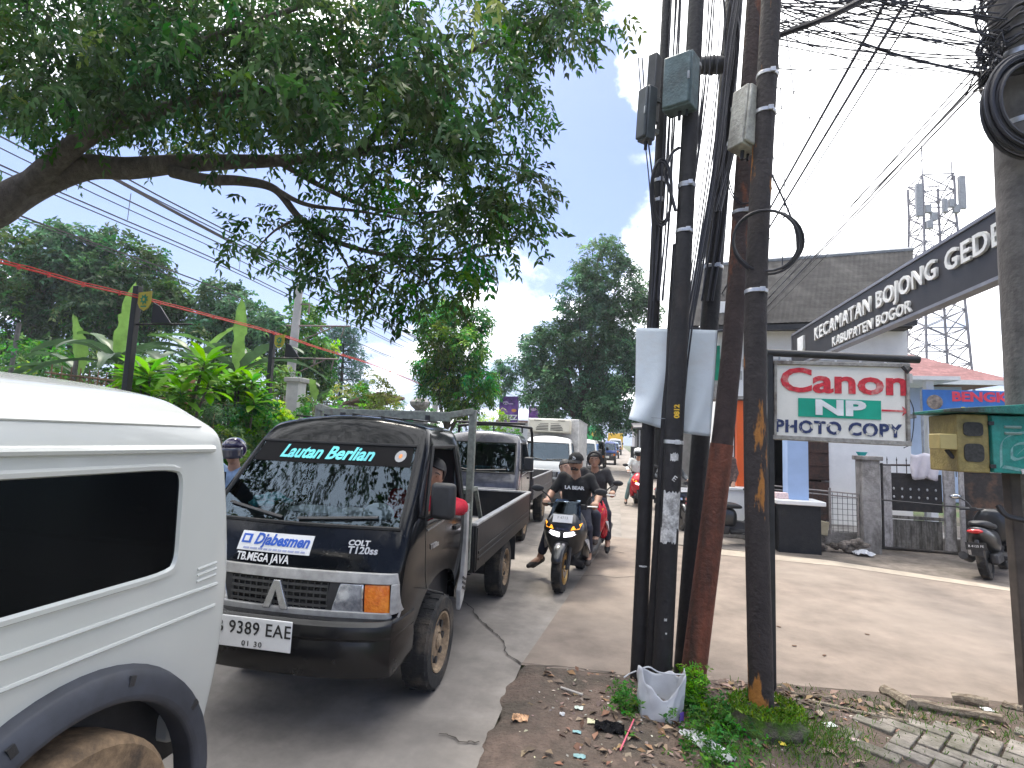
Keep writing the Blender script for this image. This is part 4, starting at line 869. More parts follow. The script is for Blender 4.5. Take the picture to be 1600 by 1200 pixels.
for (x, y, z, c, lab) in ((-2.6, 62, 2.5, (.03, .45, .12), 'round green shop sign on a pole far down the road'),):
    t = thing('round_sign', lab, 'sign', (x, y, 0)); mb = MB(); mb.tube([(0, -.1, z), (0, .1, z)], 1.0, 20); mb.build('disc', mat('sign green far', c, .6), t); mb = MB(); mb.tube([(0, 0, 0), (0, 0, z)], .08, 6); mb.build('pole', STEEL, t); mb = MB(); mb.ball((0, -.12, z), (.35, .05, .3), 10, 6); mb.build('yellow_mark', mat('mark yellow', (.7, .5, .05), .6), t)

# ================================================================ STRUCTURES ON THE LEFT
BLKPOST = mat('black painted post', (.009, .0085, .009), .5, .1, .3, 8)
SHY = mat('shield yellow', (.46, .38, .04), .6); SHG = mat('shield green', (.03, .22, .10), .5)
def shield_post(x, y, label):
    t = thing('boundary_post', label, 'post', (x, y, 0), group='black posts with emblem shields')
    mb = MB(); mb.box((0, 0, 1.78), (.09, .09, 3.6)); mb.build('post', BLKPOST, t, bevel=.006)
    mb = MB(); mb.tube([(.04, 0, 3.02), (.98, 0, 3.02)], .014, 6); mb.build('arm', BLKPOST, t)
    mb = MB(); mb.prism([(.30, 3.04), (.62, 3.04), (.42, 3.28), (.30, 3.34)], -.01, .01, 'y'); mb.build('gusset', BLKPOST, t)
    Q = lambda x, z: (.06 + (x - .07) * .72, 3.50 + (z - 3.50) * .72)
    sh = [Q(*p) for p in [(.07, 3.47), (.37, 3.50), (.37, 3.25), (.32, 3.16), (.22, 3.10), (.12, 3.16), (.07, 3.25)]]
    mb = MB(); mb.prism(sh, -.035, -.02, 'y'); mb.build('shield', SHY, t)
    mb = MB(); n = 8; mb.prism([Q(.22 + (.10 if k % 2 else .055) * math.cos(math.pi * k / n + .2), 3.33 + (.11 if k % 2 else .06) * math.sin(math.pi * k / n + .2)) for k in range(2 * n)], -.045, -.036, 'y'); mb.box((.168, -.04, 3.275), (.09, .008, .018)); mb.build('emblem', SHG, t)
    mb = MB(); mb.ball((.168, -.046, 3.375), (.018, .01, .025), 8, 6); mb.build('emblem_centre', SHY, t)
shield_post(-6.9, 6.45, 'black post with a yellow shield just beyond the white car roof')
shield_post(-6.9, 9.62, 'black post with a yellow shield by the railway mast')
REDC = mat('red corrugated conduit', (.62, .06, .045), .5, 0, .15, 12)
pts = []
for (u, v, y) in ((-60, 395, 4.2), (0, 410, 5.0), (60, 425, 5.5), (130, 445, 5.95), (208, 463, 6.35), (300, 487, 7.4), (428, 521, 9.55), (500, 545, 12.0), (590, 573, 17), (660, 602, 26)):
    p = atX(u, v, -6.86); pts.append(p)
mb = MB(); mb.tube(spline(pts, 8), .013, 6); mb.tube([p + Vector((0, 0, .032 + .003 * math.sin(i))) for i, p in enumerate(spline(pts, 8))], .008, 5)
for p in spline(pts, 8)[::6]: mb.box(p, (.03, .015, .06))
tag(mb.build('conduit', REDC), 'twin red cable strung between the shield posts', 'cable')
FEN = layered('rusty fence iron', (.20, .115, .075), (.09, .06, .045), .85, .5, .6, 4)
t = thing('iron_fence', 'rusty ornamental iron fence on a low wall across the road', 'fence', (-9.6, 14, 0))
mb = MB(); 
for i in range(100): y = -6.5 + i * .17; mb.tube([(0, y, 1.0), (0, y, 2.55)], .011, 4)
for z in (1.1, 1.9, 2.15, 2.4): mb.tube([(0, -6.6, z), (0, 10.5, z)], .018, 5)
for i in range(100): y = -6.5 + i * .17; mb.tube([(0, y + .07 * math.cos(a), 2.28 + .07 * math.sin(a)) for a in np.linspace(0, 6.28, 9)], .010, 4); mb.tube([(0, y + .08, 2.0 + .02), (0, y + .0, 2.1), (0, y + .08, 2.14)], .012, 4)
mb.build('railing', FEN, t); mb = MB(); mb.box((0, 2, .5), (.18, 17.4, 1.0)); mb.build('wall', CONCW, t, bevel=.02)
for y in (-3.5, -1.6, 6.5): mb = MB(); mb.box((0, y, 1.35), (.22, .22, 2.7)); mb.build('brick_post', layered('brick post', (.26, .12, .07), (.16, .09, .06), .9, .5, .6, 5), t, bevel=.015)
t = thing('fence_pillar', 'pale concrete fence pillar with a flat cap', 'pillar', (-9.35, 14.3, 0))
mb = MB(); mb.box((0, 0, 1.5), (.40, .40, 3.0)); mb.build('shaft', mat('pale render', (.52, .51, .50), .85, 0, .12, 3), t, bevel=.02); mb = MB(); mb.box((0, 0, 3.05), (.52, .52, .14)); mb.build('cap', mat('cap render', (.36, .35, .34), .9, 0, .15, 4), t, bevel=.02)
t = thing('shack', 'small wooden shack with a slanting roof and green tarpaulin', 'shack', (-9.0, 18.5, 0))
mb = MB(); mb.add([(-1.4, -1, 2.35), (.75, -1, 3.0), (.75, 1.4, 3.0), (-1.4, 1.4, 2.35)], [(0, 1, 2, 3)]); mb.build('roof', mat('brown tin', (.16, .11, .08), .8, 0, .2, 2), t, smooth=0, solid=.09)
mb = MB(); mb.box((.2, .3, 1.15), (1.4, 1.6, 2.3)); mb.build('wall', mat('shack boards', (.10, .08, .065), .9, 0, .3, 4), t)
mb = MB(); mb.box((1.3, -.9, 2.15), (1.5, .06, .36)); mb.build('tarpaulin', mat('green tarp', (.02, .36, .12), .6, 0, .1, 4), t)
t = thing('white_hut', 'white painted hut beside the slanting shack', 'hut', (-9.6, 17.0, 0)); mb = MB(); mb.box((.3, 0, 1.2), (.9, .7, 2.4)); mb.build('wall', WHITEPAINT, t); mb = MB(); mb.box((.3, 0, 2.44), (1.1, .9, .08)); mb.build('roof', CONCW, t)
t = thing('stone_urn_pillar', 'grey pillar topped by a rounded stone urn', 'pillar', (-8.4, 22, 0)); mb = MB(); mb.box((0, 0, 1.2), (.6, .6, 2.4)); mb.build('shaft', CONCW, t, bevel=.03); mb = MB(); mb.lathe([(.0, 2.4), (.42, 2.4), (.45, 2.55), (.2, 2.65), (.42, 2.85), (.45, 3.0), (.3, 3.15), (0, 3.2)], 14); mb.build('urn', CONCW, t)
t = thing('site_hoarding', 'pale corrugated hoarding among the far bananas', 'hoarding', (-18.5, 14, 0)); mb = MB()
for i in range(12): mb.box((i * .42 - .4, 0, 1.45), (.40, .05, 2.5))
mb.build('sheet', mat('hoarding sheet', (.50, .50, .52), .7, 0, .15, 2), t)
for x in (-.6, 2.2, 4.6): mb = MB(); mb.tube([(x, .1, 0), (x, .1, 3.0)], .05, 6); mb.build('post', STEEL, t)
for (u, v, v2, lab) in ((30, 505, 585, 'pale leaning stake beside the corrugated hoarding'), (120, 560, 600, 'short pale stake beside the banana clump')):
    p = atY(u, v, 12.5); mb = MB(); mb.tube([(p.x - .2, p.y, 0), (p.x, p.y, p.z)], .06, 7); tag(mb.build('stake', CONC), lab, 'stake')
# railway masts and wires
MASTM = mat('mast concrete', (.40, .38, .365), .85, 0, .15, 1.5)
def rail_mast(u, v, y, label, lean=0.02):
    p = atY(u, v, y); t = thing('railway_mast', label, 'mast', (p.x, p.y, 0), group='railway masts')
    mb = MB(); mb.tube([(0, 0, 0), (lean * p.z, 0, p.z)], [.22, .15], 14); mb.build('shaft', MASTM, t)
    mb = MB(); mb.tube([(lean * p.z, 0, p.z), (lean * p.z, 0, p.z + 1.9)], .05, 6); mb.build('earth_pole', STEEL, t)
    for z, L in ((p.z * .78, 2.6), (p.z * .60, 2.2)):
        mb = MB(); mb.tube([(-.3, 0, z), (L, 0, z - .03)], .035, 6); mb.tube([(.1, 0, z - .75), (L * .75, 0, z - .03)], .025, 5); mb.tube([(L * .9, 0, z - .03), (L * .86, 0, z - .5)], .02, 5); mb.build('bracket', mat('rail bracket', (.2, .15, .13), .7), t)
        mb = MB(); mb.tube([(L * .5, 0, z - .04), (L * .5, 0, z - .22)], .05, 8); mb.build('insulator', mat('insulator brown', (.16, .10, .08), .3), t)
    mb = MB(); mb.box((.35, 0, p.z * .9), (.7, .05, .05)); mb.box((.68, 0, p.z * .87), (.05, .05, .4)); mb.build('top_arm', MATS['rail bracket'], t)
rail_mast(463, 448, 20, 'railway mast beside the second shield post')
rail_mast(688, 462, 34, 'railway mast rising behind the slim roadside tree')
WIRE = mat('copper wire', (.055, .045, .045), .7)
for k, (u, v, r_) in enumerate(((325, 400, .022), (330, 408, .018), (365, 402, .015), (385, 401, .02), (425, 403, .018), (440, 405, .02), (300, 435, .025), (150, 385, .02), (520, 455, .02), (545, 470, .018))):
    p = atY(u, v, 20); P = []
    for i in range(60): y = -4 + i * 2.2; P.append((p.x, y, p.z - .12 * math.sin((y - 20) / 14 * math.pi) ** 2))
    cable(P, r_ * 1.25, 'overhead railway wire running along the track', 'overhead railway wires', 'overhead_wire', 'wire', WIRE, n=4, raw=True)
mb = MB()
for y in range(4, 90, 6):
    a = atY(325, 400, 20); b = atY(365, 402, 20); mb.tube([(a.x, y, a.z - .03), (a.x + .02, y, a.z + 1.0)], .012, 4)
tag(mb.build('wire_droppers', WIRE), 'row of short vertical droppers on the railway wires', 'dropper wire', kind='stuff')
# purple billboards
PUR = layered('purple billboard print', (.09, .03, .20), (.26, .10, .42), .5, .45, .6, .7)
for (u, v, y, w, h, lab, wd) in ((795, 640, 32, 1.15, 1.6, 'taller purple billboard with white lettering', 'VIZZ'), (838, 645, 36, 1.0, .9, 'smaller purple billboard half behind the box van', '')):
    p = atY(u, v, y); t = thing('billboard', lab, 'billboard', (p.x, p.y, 0)); mb = MB(); mb.box((0, 0, p.z), (w, .1, h)); mb.build('panel', PUR, t)
    for q in (-1, 1): mb = MB(); mb.box((q * w / 2, 0, p.z / 2 + h / 4), (.06, .06, p.z + h / 2)); mb.build('post', STEEL, t)
    mb = MB(); mb.ball((-.2, -.06, p.z + .25 * h), (.18, .02, .12), 10, 6); mb.box((.12, -.06, p.z + .22 * h), (.3, .02, .06)); mb.build('white_mark', mat('lilac print', (.6, .45, .7), .6), t)
    if wd: text('white_lettering', wd, .42, LET, t, plane_M((.1, -.06, p.z - .30 * h), (1, 0, 0), (0, 0, 1)), .01, .01); mb = MB(); mb.ball((.33, -.06, p.z - .05), (.16, .02, .10), 10, 6); mb.build('orange_mark', mat('orange print', (.75, .35, .08), .6), t)
for (x, y, w, h, c, lab) in ((-9.5, 52, 4, 3.2, (.5, .5, .52), 'far white house behind the purple billboards'), (-6.2, 60, 2.4, 3.6, (.55, .5, .55), 'far lilac shop beyond the queue of cars')):
    t = thing('far_house', lab, 'house', (x, y, 0)); mb = MB(); mb.box((0, 2, h / 2), (w, 4, h)); mb.build('wall', mat('far wall %d' % y, c, .9, 0, .1, .5), t); mb = MB(); mb.box((0, 2, h + .1), (w + .6, 4.6, .2)); mb.build('roof', mat('far roof', (.2, .12, .1), .9), t)
    mb = MB(); mb.box((-.5, -.02, h * .55), (.7, .06, .8)); mb.build('window', DARKIN, t)

# ================================================================ VEHICLES
from mathutils.bvhtree import BVHTree
def evald(o):
    bpy.context.view_layer.update(); dg = bpy.context.evaluated_depsgraph_get(); e = o.evaluated_get(dg); return e.to_mesh(), e
def boundary_tube(o, r, name, m, parent, off=(0, 0, 0)):
    me, e = evald(o); bm = bmesh.new(); bm.from_mesh(me); nb = {}
    for ed in bm.edges:
        if len(ed.link_faces) == 1:
            a, b = ed.verts; nb.setdefault(a.index, []).append(b.index); nb.setdefault(b.index, []).append(a.index)
    bm.verts.ensure_lookup_table(); mb = MB(); seen = set()
    for s in nb:
        if s in seen: continue
        loop = [s]; seen.add(s); p = s
        while True:
            q = [x for x in nb[p] if x not in seen]
            if not q: break
            p = q[0]; seen.add(p); loop.append(p)
        if len(loop) > 5: mb.tube([bm.verts[i].co + Vector(off) for i in loop + loop[:2]], r, 6, cap=False)
    bm.free(); e.to_mesh_clear(); return mb.build(name, m, parent)
class Skin:
    """Lets trim and lettering be laid onto the curved skin of a body."""
    def __init__(s, objs):
        V = []; F = []
        for o in objs:
            me, e = evald(o); k = len(V); V += [v.co.copy() for v in me.vertices]; F += [tuple(i + k for i in p.vertices) for p in me.polygons]; e.to_mesh_clear()
        s.t = BVHTree.FromPolygons(V, F)
    def front(s, x, z, d=0.0):
        h = s.t.ray_cast(Vector((x, -3, z)), Vector((0, 1, 0))); return h[0].y if h[0] is not None else d
    def side(s, y, z, sg=1, d=.75):
        h = s.t.ray_cast(Vector((3 * sg, y, z)), Vector((-sg, 0, 0))); return h[0].x if h[0] is not None else d * sg
    def lay(s, mb): mb.v = [(x, s.front(x, z) + y, z) for x, y, z in mb.v]; return mb
    def lay_side(s, mb, sg=1): mb.v = [(s.side(y, z, sg) + x * sg, y, z) for x, y, z in mb.v]; return mb
    def lay_obj(s, o):
        o.data.transform(o.matrix_basis.copy()); o.matrix_basis = Matrix.Identity(4)
        for v in o.data.vertices: v.co.y += s.front(v.co.x, v.co.z)
    def lay_obj_side(s, o, sg=1):
        o.data.transform(o.matrix_basis.copy()); o.matrix_basis = Matrix.Identity(4)
        for v in o.data.vertices: v.co.x += s.side(v.co.y, v.co.z, sg)
def patch(mb, q, th, nx=12, nz=4, back=.03, mi=0):
    """A raised plate on the front: q = four (x,z) corners, lower left, lower right, upper right, upper left."""
    a, b, c, d = [Vector(p) for p in q]; V = []; w = nx + 1
    for layer in (-th, back):
        for j in range(nz + 1):
            for i in range(nx + 1):
                p = a.lerp(b, i / nx).lerp(d.lerp(c, i / nx), j / nz); V.append((p.x, layer, p.y))
    n = w * (nz + 1); F = [(j * w + i, j * w + i + 1, (j + 1) * w + i + 1, (j + 1) * w + i) for j in range(nz) for i in range(nx)]
    rim = [i for i in range(nx)] + [j * w + nx for j in range(nz)] + [nz * w + i for i in range(nx, 0, -1)] + [j * w for j in range(nz, 0, -1)]
    F += [(rim[k], rim[k] + n, rim[(k + 1) % len(rim)] + n, rim[(k + 1) % len(rim)]) for k in range(len(rim))]
    return mb.add(V, F, mi)
def wheel(parent, x, y, r, w, rimm, tyre=RUBBER, side=1, holes=8, rimr=.62, tread=True):
    """The tyre; its rim, hub and vent holes are its sub-parts. The outer face looks along side*x."""
    M = Matrix.Rotation(R(90) * side, 4, 'Y'); mb = MB(); h = w / 2; q = r * rimr
    mb.lathe([(q, -h * .8), (q + .02, -h), (r * .93, -h), (r * .985, -h * .8), (r, -h * .4), (r, h * .4), (r * .985, h * .8), (r * .93, h), (q + .02, h), (q, h * .8)], 36, M)
    n = 36
    for i in range(n if tread else 0):      # tread blocks
        a = 2 * math.pi * i / n; c = Vector((math.cos(a) * (r - .002), math.sin(a) * (r - .002), (h * .45) * (1 if i % 2 else -1)))
        mb.box(M @ c, (w * .42, r * .09, .012), (M.to_3x3() @ Matrix.Rotation(a, 3, 'Z') @ Matrix(((0, 0, 1), (0, 1, 0), (-1, 0, 0)))))
    o = mb.build('wheel', tyre, parent); o.location = (x, y, r)
    mb = MB(); mb.lathe([(q * 1.0, h * .82), (q * 1.03, h * .98), (q * .96, h * .95), (q * .90, h * .55), (q * .80, h * .42), (q * .45, h * .62), (q * .32, h * .75), (q * .28, h * .55), (0.001, h * .55)], 32, M); mb.lathe([(q, -h * .8), (0.001, -h * .8)], 20, M)
    for i in range(holes):
        a = 2 * math.pi * i / holes; c = M @ Vector((math.cos(a) * q * .66, math.sin(a) * q * .66, h * .522)); d = M.to_3x3() @ Vector((0, 0, 1)); mb.tube([c - d * .02, c + d * .014], q * .125, 10, mi=1)
    mb.build('rim', [rimm, BLACKPLASTIC], o)
    mb = MB(); mb.lathe([(q * .25, h * .5), (q * .25, h * .8), (q * .17, h * .9), (0.001, h * .9)], 16, M); mb.build('hub', rimm, o)
    return o
def more_wheels(o, parent, spots):
    for x, y, flip in spots:
        c = copy_tree(o, parent); c.location = (x, y, o.location.z)
        if flip: c.rotation_euler = (0, 0, math.pi)
SEAL = mat('rubber seal', (.012, .012, .012), .7)
CLEAR = lambda n, d: glass('car glass ' + n, (.80, .90, .92), 0.0, .95, d)
LENS = mat('headlight lens', (.26, .28, .33), .12, .7, .2, 16, col2=(.86, .88, .92), lo=.38, hi=.62, coat=.9); AMBER = mat('amber lens', (.62, .10, .005), .12, 0, .3, 22, col2=(.85, .26, .02), coat=.8, bump=.3, bscale=60)
GREYTRIM = layered('silver grey trim', (.36, .355, .345), (.29, .275, .25), .38, .5, .85, 2.5, bump=.05)
TANRIM = layered('dusty wheel steel', (.33, .24, .15), (.14, .10, .07), .75, .5, .7, 8)
DASH = mat('dashboard plastic', (.035, .036, .04), .6); SEATC = mat('seat cloth', (.05, .05, .055), .9); PLATEW = mat('plate white', (.72, .72, .72), .4, 0, .05, 8); PLATEB = mat('plate black', (.02, .02, .02), .5)
ROW = [(.40, .625, [.15, .41, .81, 1.21, 1.37]), (.60, .655, [.10, .45, .81, 1.17, 1.37]), (.86, .67, [.09, .46, .81, 1.18, 1.37]), (1.075, .665, [.22, .42, .81, 1.20, 1.36]),
       (1.30, .635, [.41, .53, .82, 1.17, 1.35]), (1.525, .60, [.59, .67, .86, 1.13, 1.34]), (1.645, .555, [.70, .76, .90, 1.12, 1.32])]
XI = [-1, -.90, 0, .90, 1]
def cab(t, paint, near=True, van=0.0, open_right=False, interior=True, glassd=.45, sub=3, tint='a'):
    """A forward-control cab (front at y = 0); van > 0 draws the body out to that length with rear windows."""
    extra = [] if not van else [van * .62, van * .92, van]
    C = 4 + len(extra) - (1 if van else 0); K = 6
    def ycol(k):
        y = ROW[k][2]
        if not van: return y
        e = [1.37 + (van - 1.37) * .46, 1.37 + (van - 1.37) * .90, van - (.05 if k < 3 else .05 + .03 * (k - 3))]
        return y[:4] + e
    def f(i, c, k):
        z, hw, _ = ROW[k]; x = XI[i] * hw; yc = ycol(k); y = yc[c]
        if c == 0: y = yc[0] - .10 * (1 - abs(XI[i]) ** 2.5)
        if k == K: z += .095 * (1 - XI[i] ** 2)
        if k <= 1 and c in (1, 3): z += (0 if k == 0 else .06)
        if k == 1 and c == 2: z += .15
        return (x, y, z)
    def cls(s, a, b):
        if s == 'D': return None
        if s in 'FB' and a in (1, 2) and b in (3, 4): return 'windshield' if s == 'F' else 'rear_window'
        if s in 'LR' and a in (1, 2):
            if b == 0: return None
            if b in (3, 4): return 'side_window' + s
        if van and s in 'LR' and a in (3, 4) and b in (3, 4): return 'quarter_window' + s
        return 'body'
    g = lattice(4, C, K, f, cls)
    CR = {}
    def sharp(p, q): return 0
    def mk(key, name, m, solid=0.0):
        o = lat_build(g[key], name, m, t, sub if near else 2, solid)
        me = o.data; at = me.attributes.new('crease_vert', 'FLOAT', 'POINT'); inv = {v: k for k, v in g[key][0].items()}
        for i in range(len(me.vertices)):
            k_ = inv[i]; 
            if k_[2] in (3, 5) and ((k_[1] == 0 and k_[0] in (1, 3)) or (k_[0] in (0, 4) and k_[1] in (1, 3, C - 1)) or (k_[1] == C and k_[0] in (1, 3))): at.data[i].value = .72
        return o
    body = mk('body', 'cab' if not van else 'body', paint)
    skin = [body]
    for key in list(g):
        if key == 'body': continue
        if key == 'side_windowR' and open_right: 
            pane = mk(key, 'side_window', CLEAR(tint, glassd)); boundary_tube(pane, .014, 'window_seal', SEAL, body); bpy.data.objects.remove(pane); continue
        nm = key.rstrip('LR'); pane = mk(key, nm, CLEAR(tint, glassd) if key == 'windshield' or near else CLEAR(tint + 'side', glassd * .5))
        if key == 'windshield': skin.append(pane)
        if near or key == 'windshield': boundary_tube(pane, .012, 'window_seal', SEAL, pane)
    S = Skin(skin)
    mb = MB(); L = van or 1.36; mb.box((0, L / 2 + .1, .50), (1.12, L - .35, .36)); mb.box((0, .25, .55), (1.05, .3, .3)); mb.build('underbody', BLACKPLASTIC, t)
    if interior:
        MB().box((0, .43, .98), (1.16, .22, .22)).build('dashboard', DASH, t, bevel=.03); MB().box((0, 1.28, 1.05), (1.14, .03, .9)).build('rear_panel', DASH, t, bevel=.01)
        for x in (-.30, .30):
            mb = MB(); mb.box((x, .98, .78), (.42, .44, .16)); mb.box((x, 1.2, 1.06), (.42, .12, .5), Matrix.Rotation(-.15, 3, 'X')); mb.box((x, 1.24, 1.42), (.24, .08, .16)); mb.build('seat', SEATC, t, bevel=.035)
        mb = MB(); mb.tube([(-.30 + .16 * math.cos(a), .72 + .06 * math.sin(a), 1.10 + .15 * math.sin(a)) for a in np.linspace(0, 6.283, 25)], .012, 6); mb.tube([(-.30, .72, 1.10), (-.30, .52, .98)], .02, 6); mb.tube([(-.46, .72, 1.1), (-.14, .72, 1.1)], .012, 6); mb.build('steering_wheel', BLACKPLASTIC, t)
    return S, body
def front_trim(t, S, paint, trim=GREYTRIM, mirror_r=True, plate='', emblem=True, bump=BLACKPLASTIC, wipers=True):
    mb = MB(); patch(mb, [(-.645, .808), (.645, .808), (.635, .862), (-.635, .862)], .016, 30, 2); patch(mb, [(-.642, .625), (.642, .625), (.648, .665), (-.648, .665)], .018, 30, 2)
    for s in (-1, 1): patch(mb, [(s * .615, .655), (s * .65, .655), (s * .645, .81), (s * .615, .81)], .017, 3, 4)
    S.lay(mb).build('grille_surround', trim, t, bevel=.004)
    mb = MB(); patch(mb, [(-.285, .66), (.285, .66), (.285, .805), (-.285, .805)], -.004, 20, 3); S.lay(mb).build('grille_back', BLACKPLASTIC, t)
    mb = MB()
    for k in range(4): patch(mb, [(-.285, .678 + k * .033), (.285, .678 + k * .033), (.285, .690 + k * .033), (-.285, .690 + k * .033)], .010, 20, 1)
    for k in range(16): x = -.28 + k * .0373; patch(mb, [(x - .003, .665), (x + .003, .665), (x + .003, .80), (x - .003, .80)], .006, 1, 2)
    S.lay(mb).build('grille_slats', mat('grille plastic', (.05, .05, .05), .5), t)
    for s in (-1, 1):
        q = lambda a, b, c, d: [(s * a, .662), (s * b, .662), (s * c, .805), (s * d, .805)]
        mb = MB(); patch(mb, q(.305, .475, .47, .345), .008, 8, 6); h = S.lay(mb).build('headlight', LENS, t, bevel=.006)
        mb = MB(); patch(mb, [(s * .275, .662), (s * .31, .662), (s * .347, .805), (s * .29, .805)], .006, 3, 4); S.lay(mb).build('headlight_bezel', BLACKPLASTIC, h)
        mb = MB(); patch(mb, q(.482, .612, .605, .477), .009, 8, 6); S.lay(mb).build('indicator', AMBER, t, bevel=.006)
    if emblem:
        mb = MB(); mb.prism([(-.075, .655), (-.03, .655), (0, .745), (.03, .655), (.075, .655), (.018, .80), (-.018, .80)], -.026, .0, 'y'); S.lay(mb).build('emblem', mat('emblem chrome', (.5, .5, .5), .25, .8), t, bevel=.003)
    # bumper wrapping round both corners
    rings = []
    for i in range(25):
        s = -1 + 2 * i / 24; x = .64 * math.copysign(min(1, abs(s) * 1.22), s); k = max(0, abs(s) * 1.22 - 1) / .22
        y = -.045 + .10 * min(1, abs(s) * 1.22) ** 3 + k * .30; o = Vector((math.copysign(1, s) * max(0, k) * 1, -1, 0)).normalized() if k > 0 else Vector((0, -1, 0))
        P = [(0, .635), (.028, .615), (.035, .56), (.022, .545), (.034, .50), (.030, .41), (.0, .355), (-.06, .345), (-.06, .635)]
        rings.append([Vector((x, y, z)) + o * d for d, z in P])
    mb = MB(); mb.loft(rings); mb.build('bumper', bump, t, bevel=.006, smooth=50)
    if plate:
        t1, t2 = plate; b = MB(); b.box((0, 0, 0), (.43, .008, .15)); px = -.03; b = b.build('number_plate', PLATEW, t, bevel=.003); b.location = (px, -.115, .565)
        pl_ = text('plate_lettering', t1, .088, PLATEB, b, plane_M((0, -.006, .02), (1, 0, 0), (0, 0, 1)), .001, .0005, sx=.95, space=1.08)
        split_words(pl_, t1.count(' ') + 1)
        if t2: text('plate_date', t2, .036, PLATEB, b, plane_M((0, -.006, -.052), (1, 0, 0), (0, 0, 1)), .001, .0, sx=1.2, space=1.2)
    if wipers:
        for x0, x1, z1 in ((-.10, -.50, 1.16), (.0, .46, 1.13)):
            mb = MB(); P = [(x0 + (x1 - x0) * i / 8, -.014, 1.105 + (z1 - 1.105) * i / 8) for i in range(9)]; mb.tube(P, .007, 6); S.lay(mb).build('wiper', BLACKPLASTIC, t)
    for s in ((-1, 1) if mirror_r else (-1,)):
        mirror(t, s)
def mirror(t, s):
    mb = MB(); mb.box((s * .775, .40, 1.22), (.15, .07, .21), Matrix.Rotation(s * -.15, 3, 'Z')); m = mb.build('wing_mirror', BLACKPLASTIC, t, bevel=.028, seg=3)
    mb = MB(); mb.tube([(s * .65, .44, 1.10), (s * .70, .42, 1.13), (s * .75, .42, 1.15)], .014, 6); mb.build('mirror_arm', BLACKPLASTIC, m)
    mb = MB(); mb.box((s * .775, .437, 1.22), (.125, .006, .18), Matrix.Rotation(s * -.15, 3, 'Z')); mb.build('mirror_glass', mat('mirror glass', (.6, .62, .65), .03, 1.0, .02), m)
def side_trim(t, S, line=True, handle=True):
    for sg in (-1, 1):
        mb = MB()
        for pts in ([(1.19, .62), (1.20, .9), (1.20, 1.1)], [(.43, .98), (.44, 1.06)], [(.55, .66), (.47, .80), (.44, .98)]):
            mb.tube(spline([(-.001, y, z) for y, z in pts], 8), .004, 4)
        S.lay_side(mb, sg).build('door_gap', PLATEB, t)
        if handle:
            mb = MB(); mb.box((.006, 1.07, .965), (.022, .11, .03)); S.lay_side(mb, sg).build('door_handle', BLACKPLASTIC, t, bevel=.005)
        if line:
            mb = MB(); mb.tube([(.002, .46 + i * .06, 1.035 + .004 * i) for i in range(12)], .006, 4); S.lay_side(mb, sg).build('belt_moulding', mat('dull chrome', (.35, .35, .35), .35, .7), t)
def bed(t, paint, y0, y1, z0=.56, z1=.915, floor=None, hw=.675, rails=GREYTRIM):
    mb = MB(); L = y1 - y0
    for s in (-1, 1): mb = MB(); mb.box((s * hw, (y0 + y1) / 2, (z0 + z1) / 2), (.035, L, z1 - z0)); mb.build('bed_side', paint, t, bevel=.008)
    for s in (-1, 1):
        mb = MB()
        for z in (z0 + .09, z0 + .14): mb.box((s * (hw + .02), (y0 + y1) / 2, z), (.01, L * .94, .022))
        for k in range(2): mb.box((s * (hw + .018), y0 + .04 + k * (L - .08), (z0 + z1) / 2), (.012, .03, (z1 - z0) * .9))
        mb.build('bed_rib', paint, t, bevel=.003)
    mb = MB(); mb.box((0, y1, (z0 + z1) / 2), (hw * 2, .035, z1 - z0)); mb.build('tailgate', paint, t, bevel=.008)
    mb = MB(); mb.box((0, y0, (z0 + z1) / 2), (hw * 2, .03, z1 - z0)); mb.build('headboard', paint, t, bevel=.008)
    mb = MB(); mb.box((0, (y0 + y1) / 2, z0 + .01), (hw * 2, L, .03)); mb.build('bed_floor', floor or mat('worn bed floor', (.24, .23, .22), .7, .2, .3, 5), t)
    mb = MB()
    for s in (-1, 1): mb.box((s * hw, (y0 + y1) / 2, z1 + .01), (.05, L, .022))
    mb.box((0, y1, z1 + .01), (hw * 2, .045, .022)); mb.build('bed_rail', rails, t, bevel=.005)
    mb = MB(); mb.box((-.3, (y0 + y1) / 2, z0 - .07), (.07, L + 1.2, .10)); mb.box((.3, (y0 + y1) / 2, z0 - .07), (.07, L + 1.2, .10)); mb.tube([(-.6, y0 + .75 * 1.75, .28), (.6, y0 + .75 * 1.75, .28)], .05, 8)
    for k in range(5): mb.box((0, y0 + .2 + k * (L - .4) / 4, z0 - .03), (1.28, .06, .06))
    mb.build('chassis', BLACKPLASTIC, t)

# ---- the black pickup in front ------------------------------------------------
BLACKP = layered('black car paint', (.005, .006, .008), (.017, .016, .015), .14, .5, .85, 1.6, bump=0, spec=.5, rough2=.42)
BLACKP.node_tree.nodes['Principled BSDF'].inputs['Coat Weight'].default_value = .22; BLACKP.node_tree.nodes['Principled BSDF'].inputs['Specular IOR Level'].default_value = .12; BLACKP.node_tree.nodes['Principled BSDF'].inputs['Coat Roughness'].default_value = .05
DULLBLK = layered('dusty black bed paint', (.009, .009, .010), (.026, .023, .021), .45, .55, .8, 3.0, bump=.15, spec=.25)
DULLGLOSS = layered('black bumper paint', (.008, .008, .009), (.035, .033, .03), .22, .52, .8, 3, bump=0, rough2=.5)
PK = Vector((-1.765, 2.66, 0)); pk = thing('pickup_truck', 'black pickup truck with cyan lettering on its windscreen and a grey guard frame', 'pickup truck', PK, group='vehicles queueing on the road'); pk.rotation_euler.z = R(0.4)
S1, body1 = cab(pk, BLACKP, True, open_right=True, glassd=.50)
front_trim(pk, S1, BLACKP, bump=DULLGLOSS, plate=('B 9389 EAE', '01 30')); side_trim(pk, S1)
bed(pk, DULLBLK, 1.46, 4.24, hw=.70, rails=GREYTRIM)
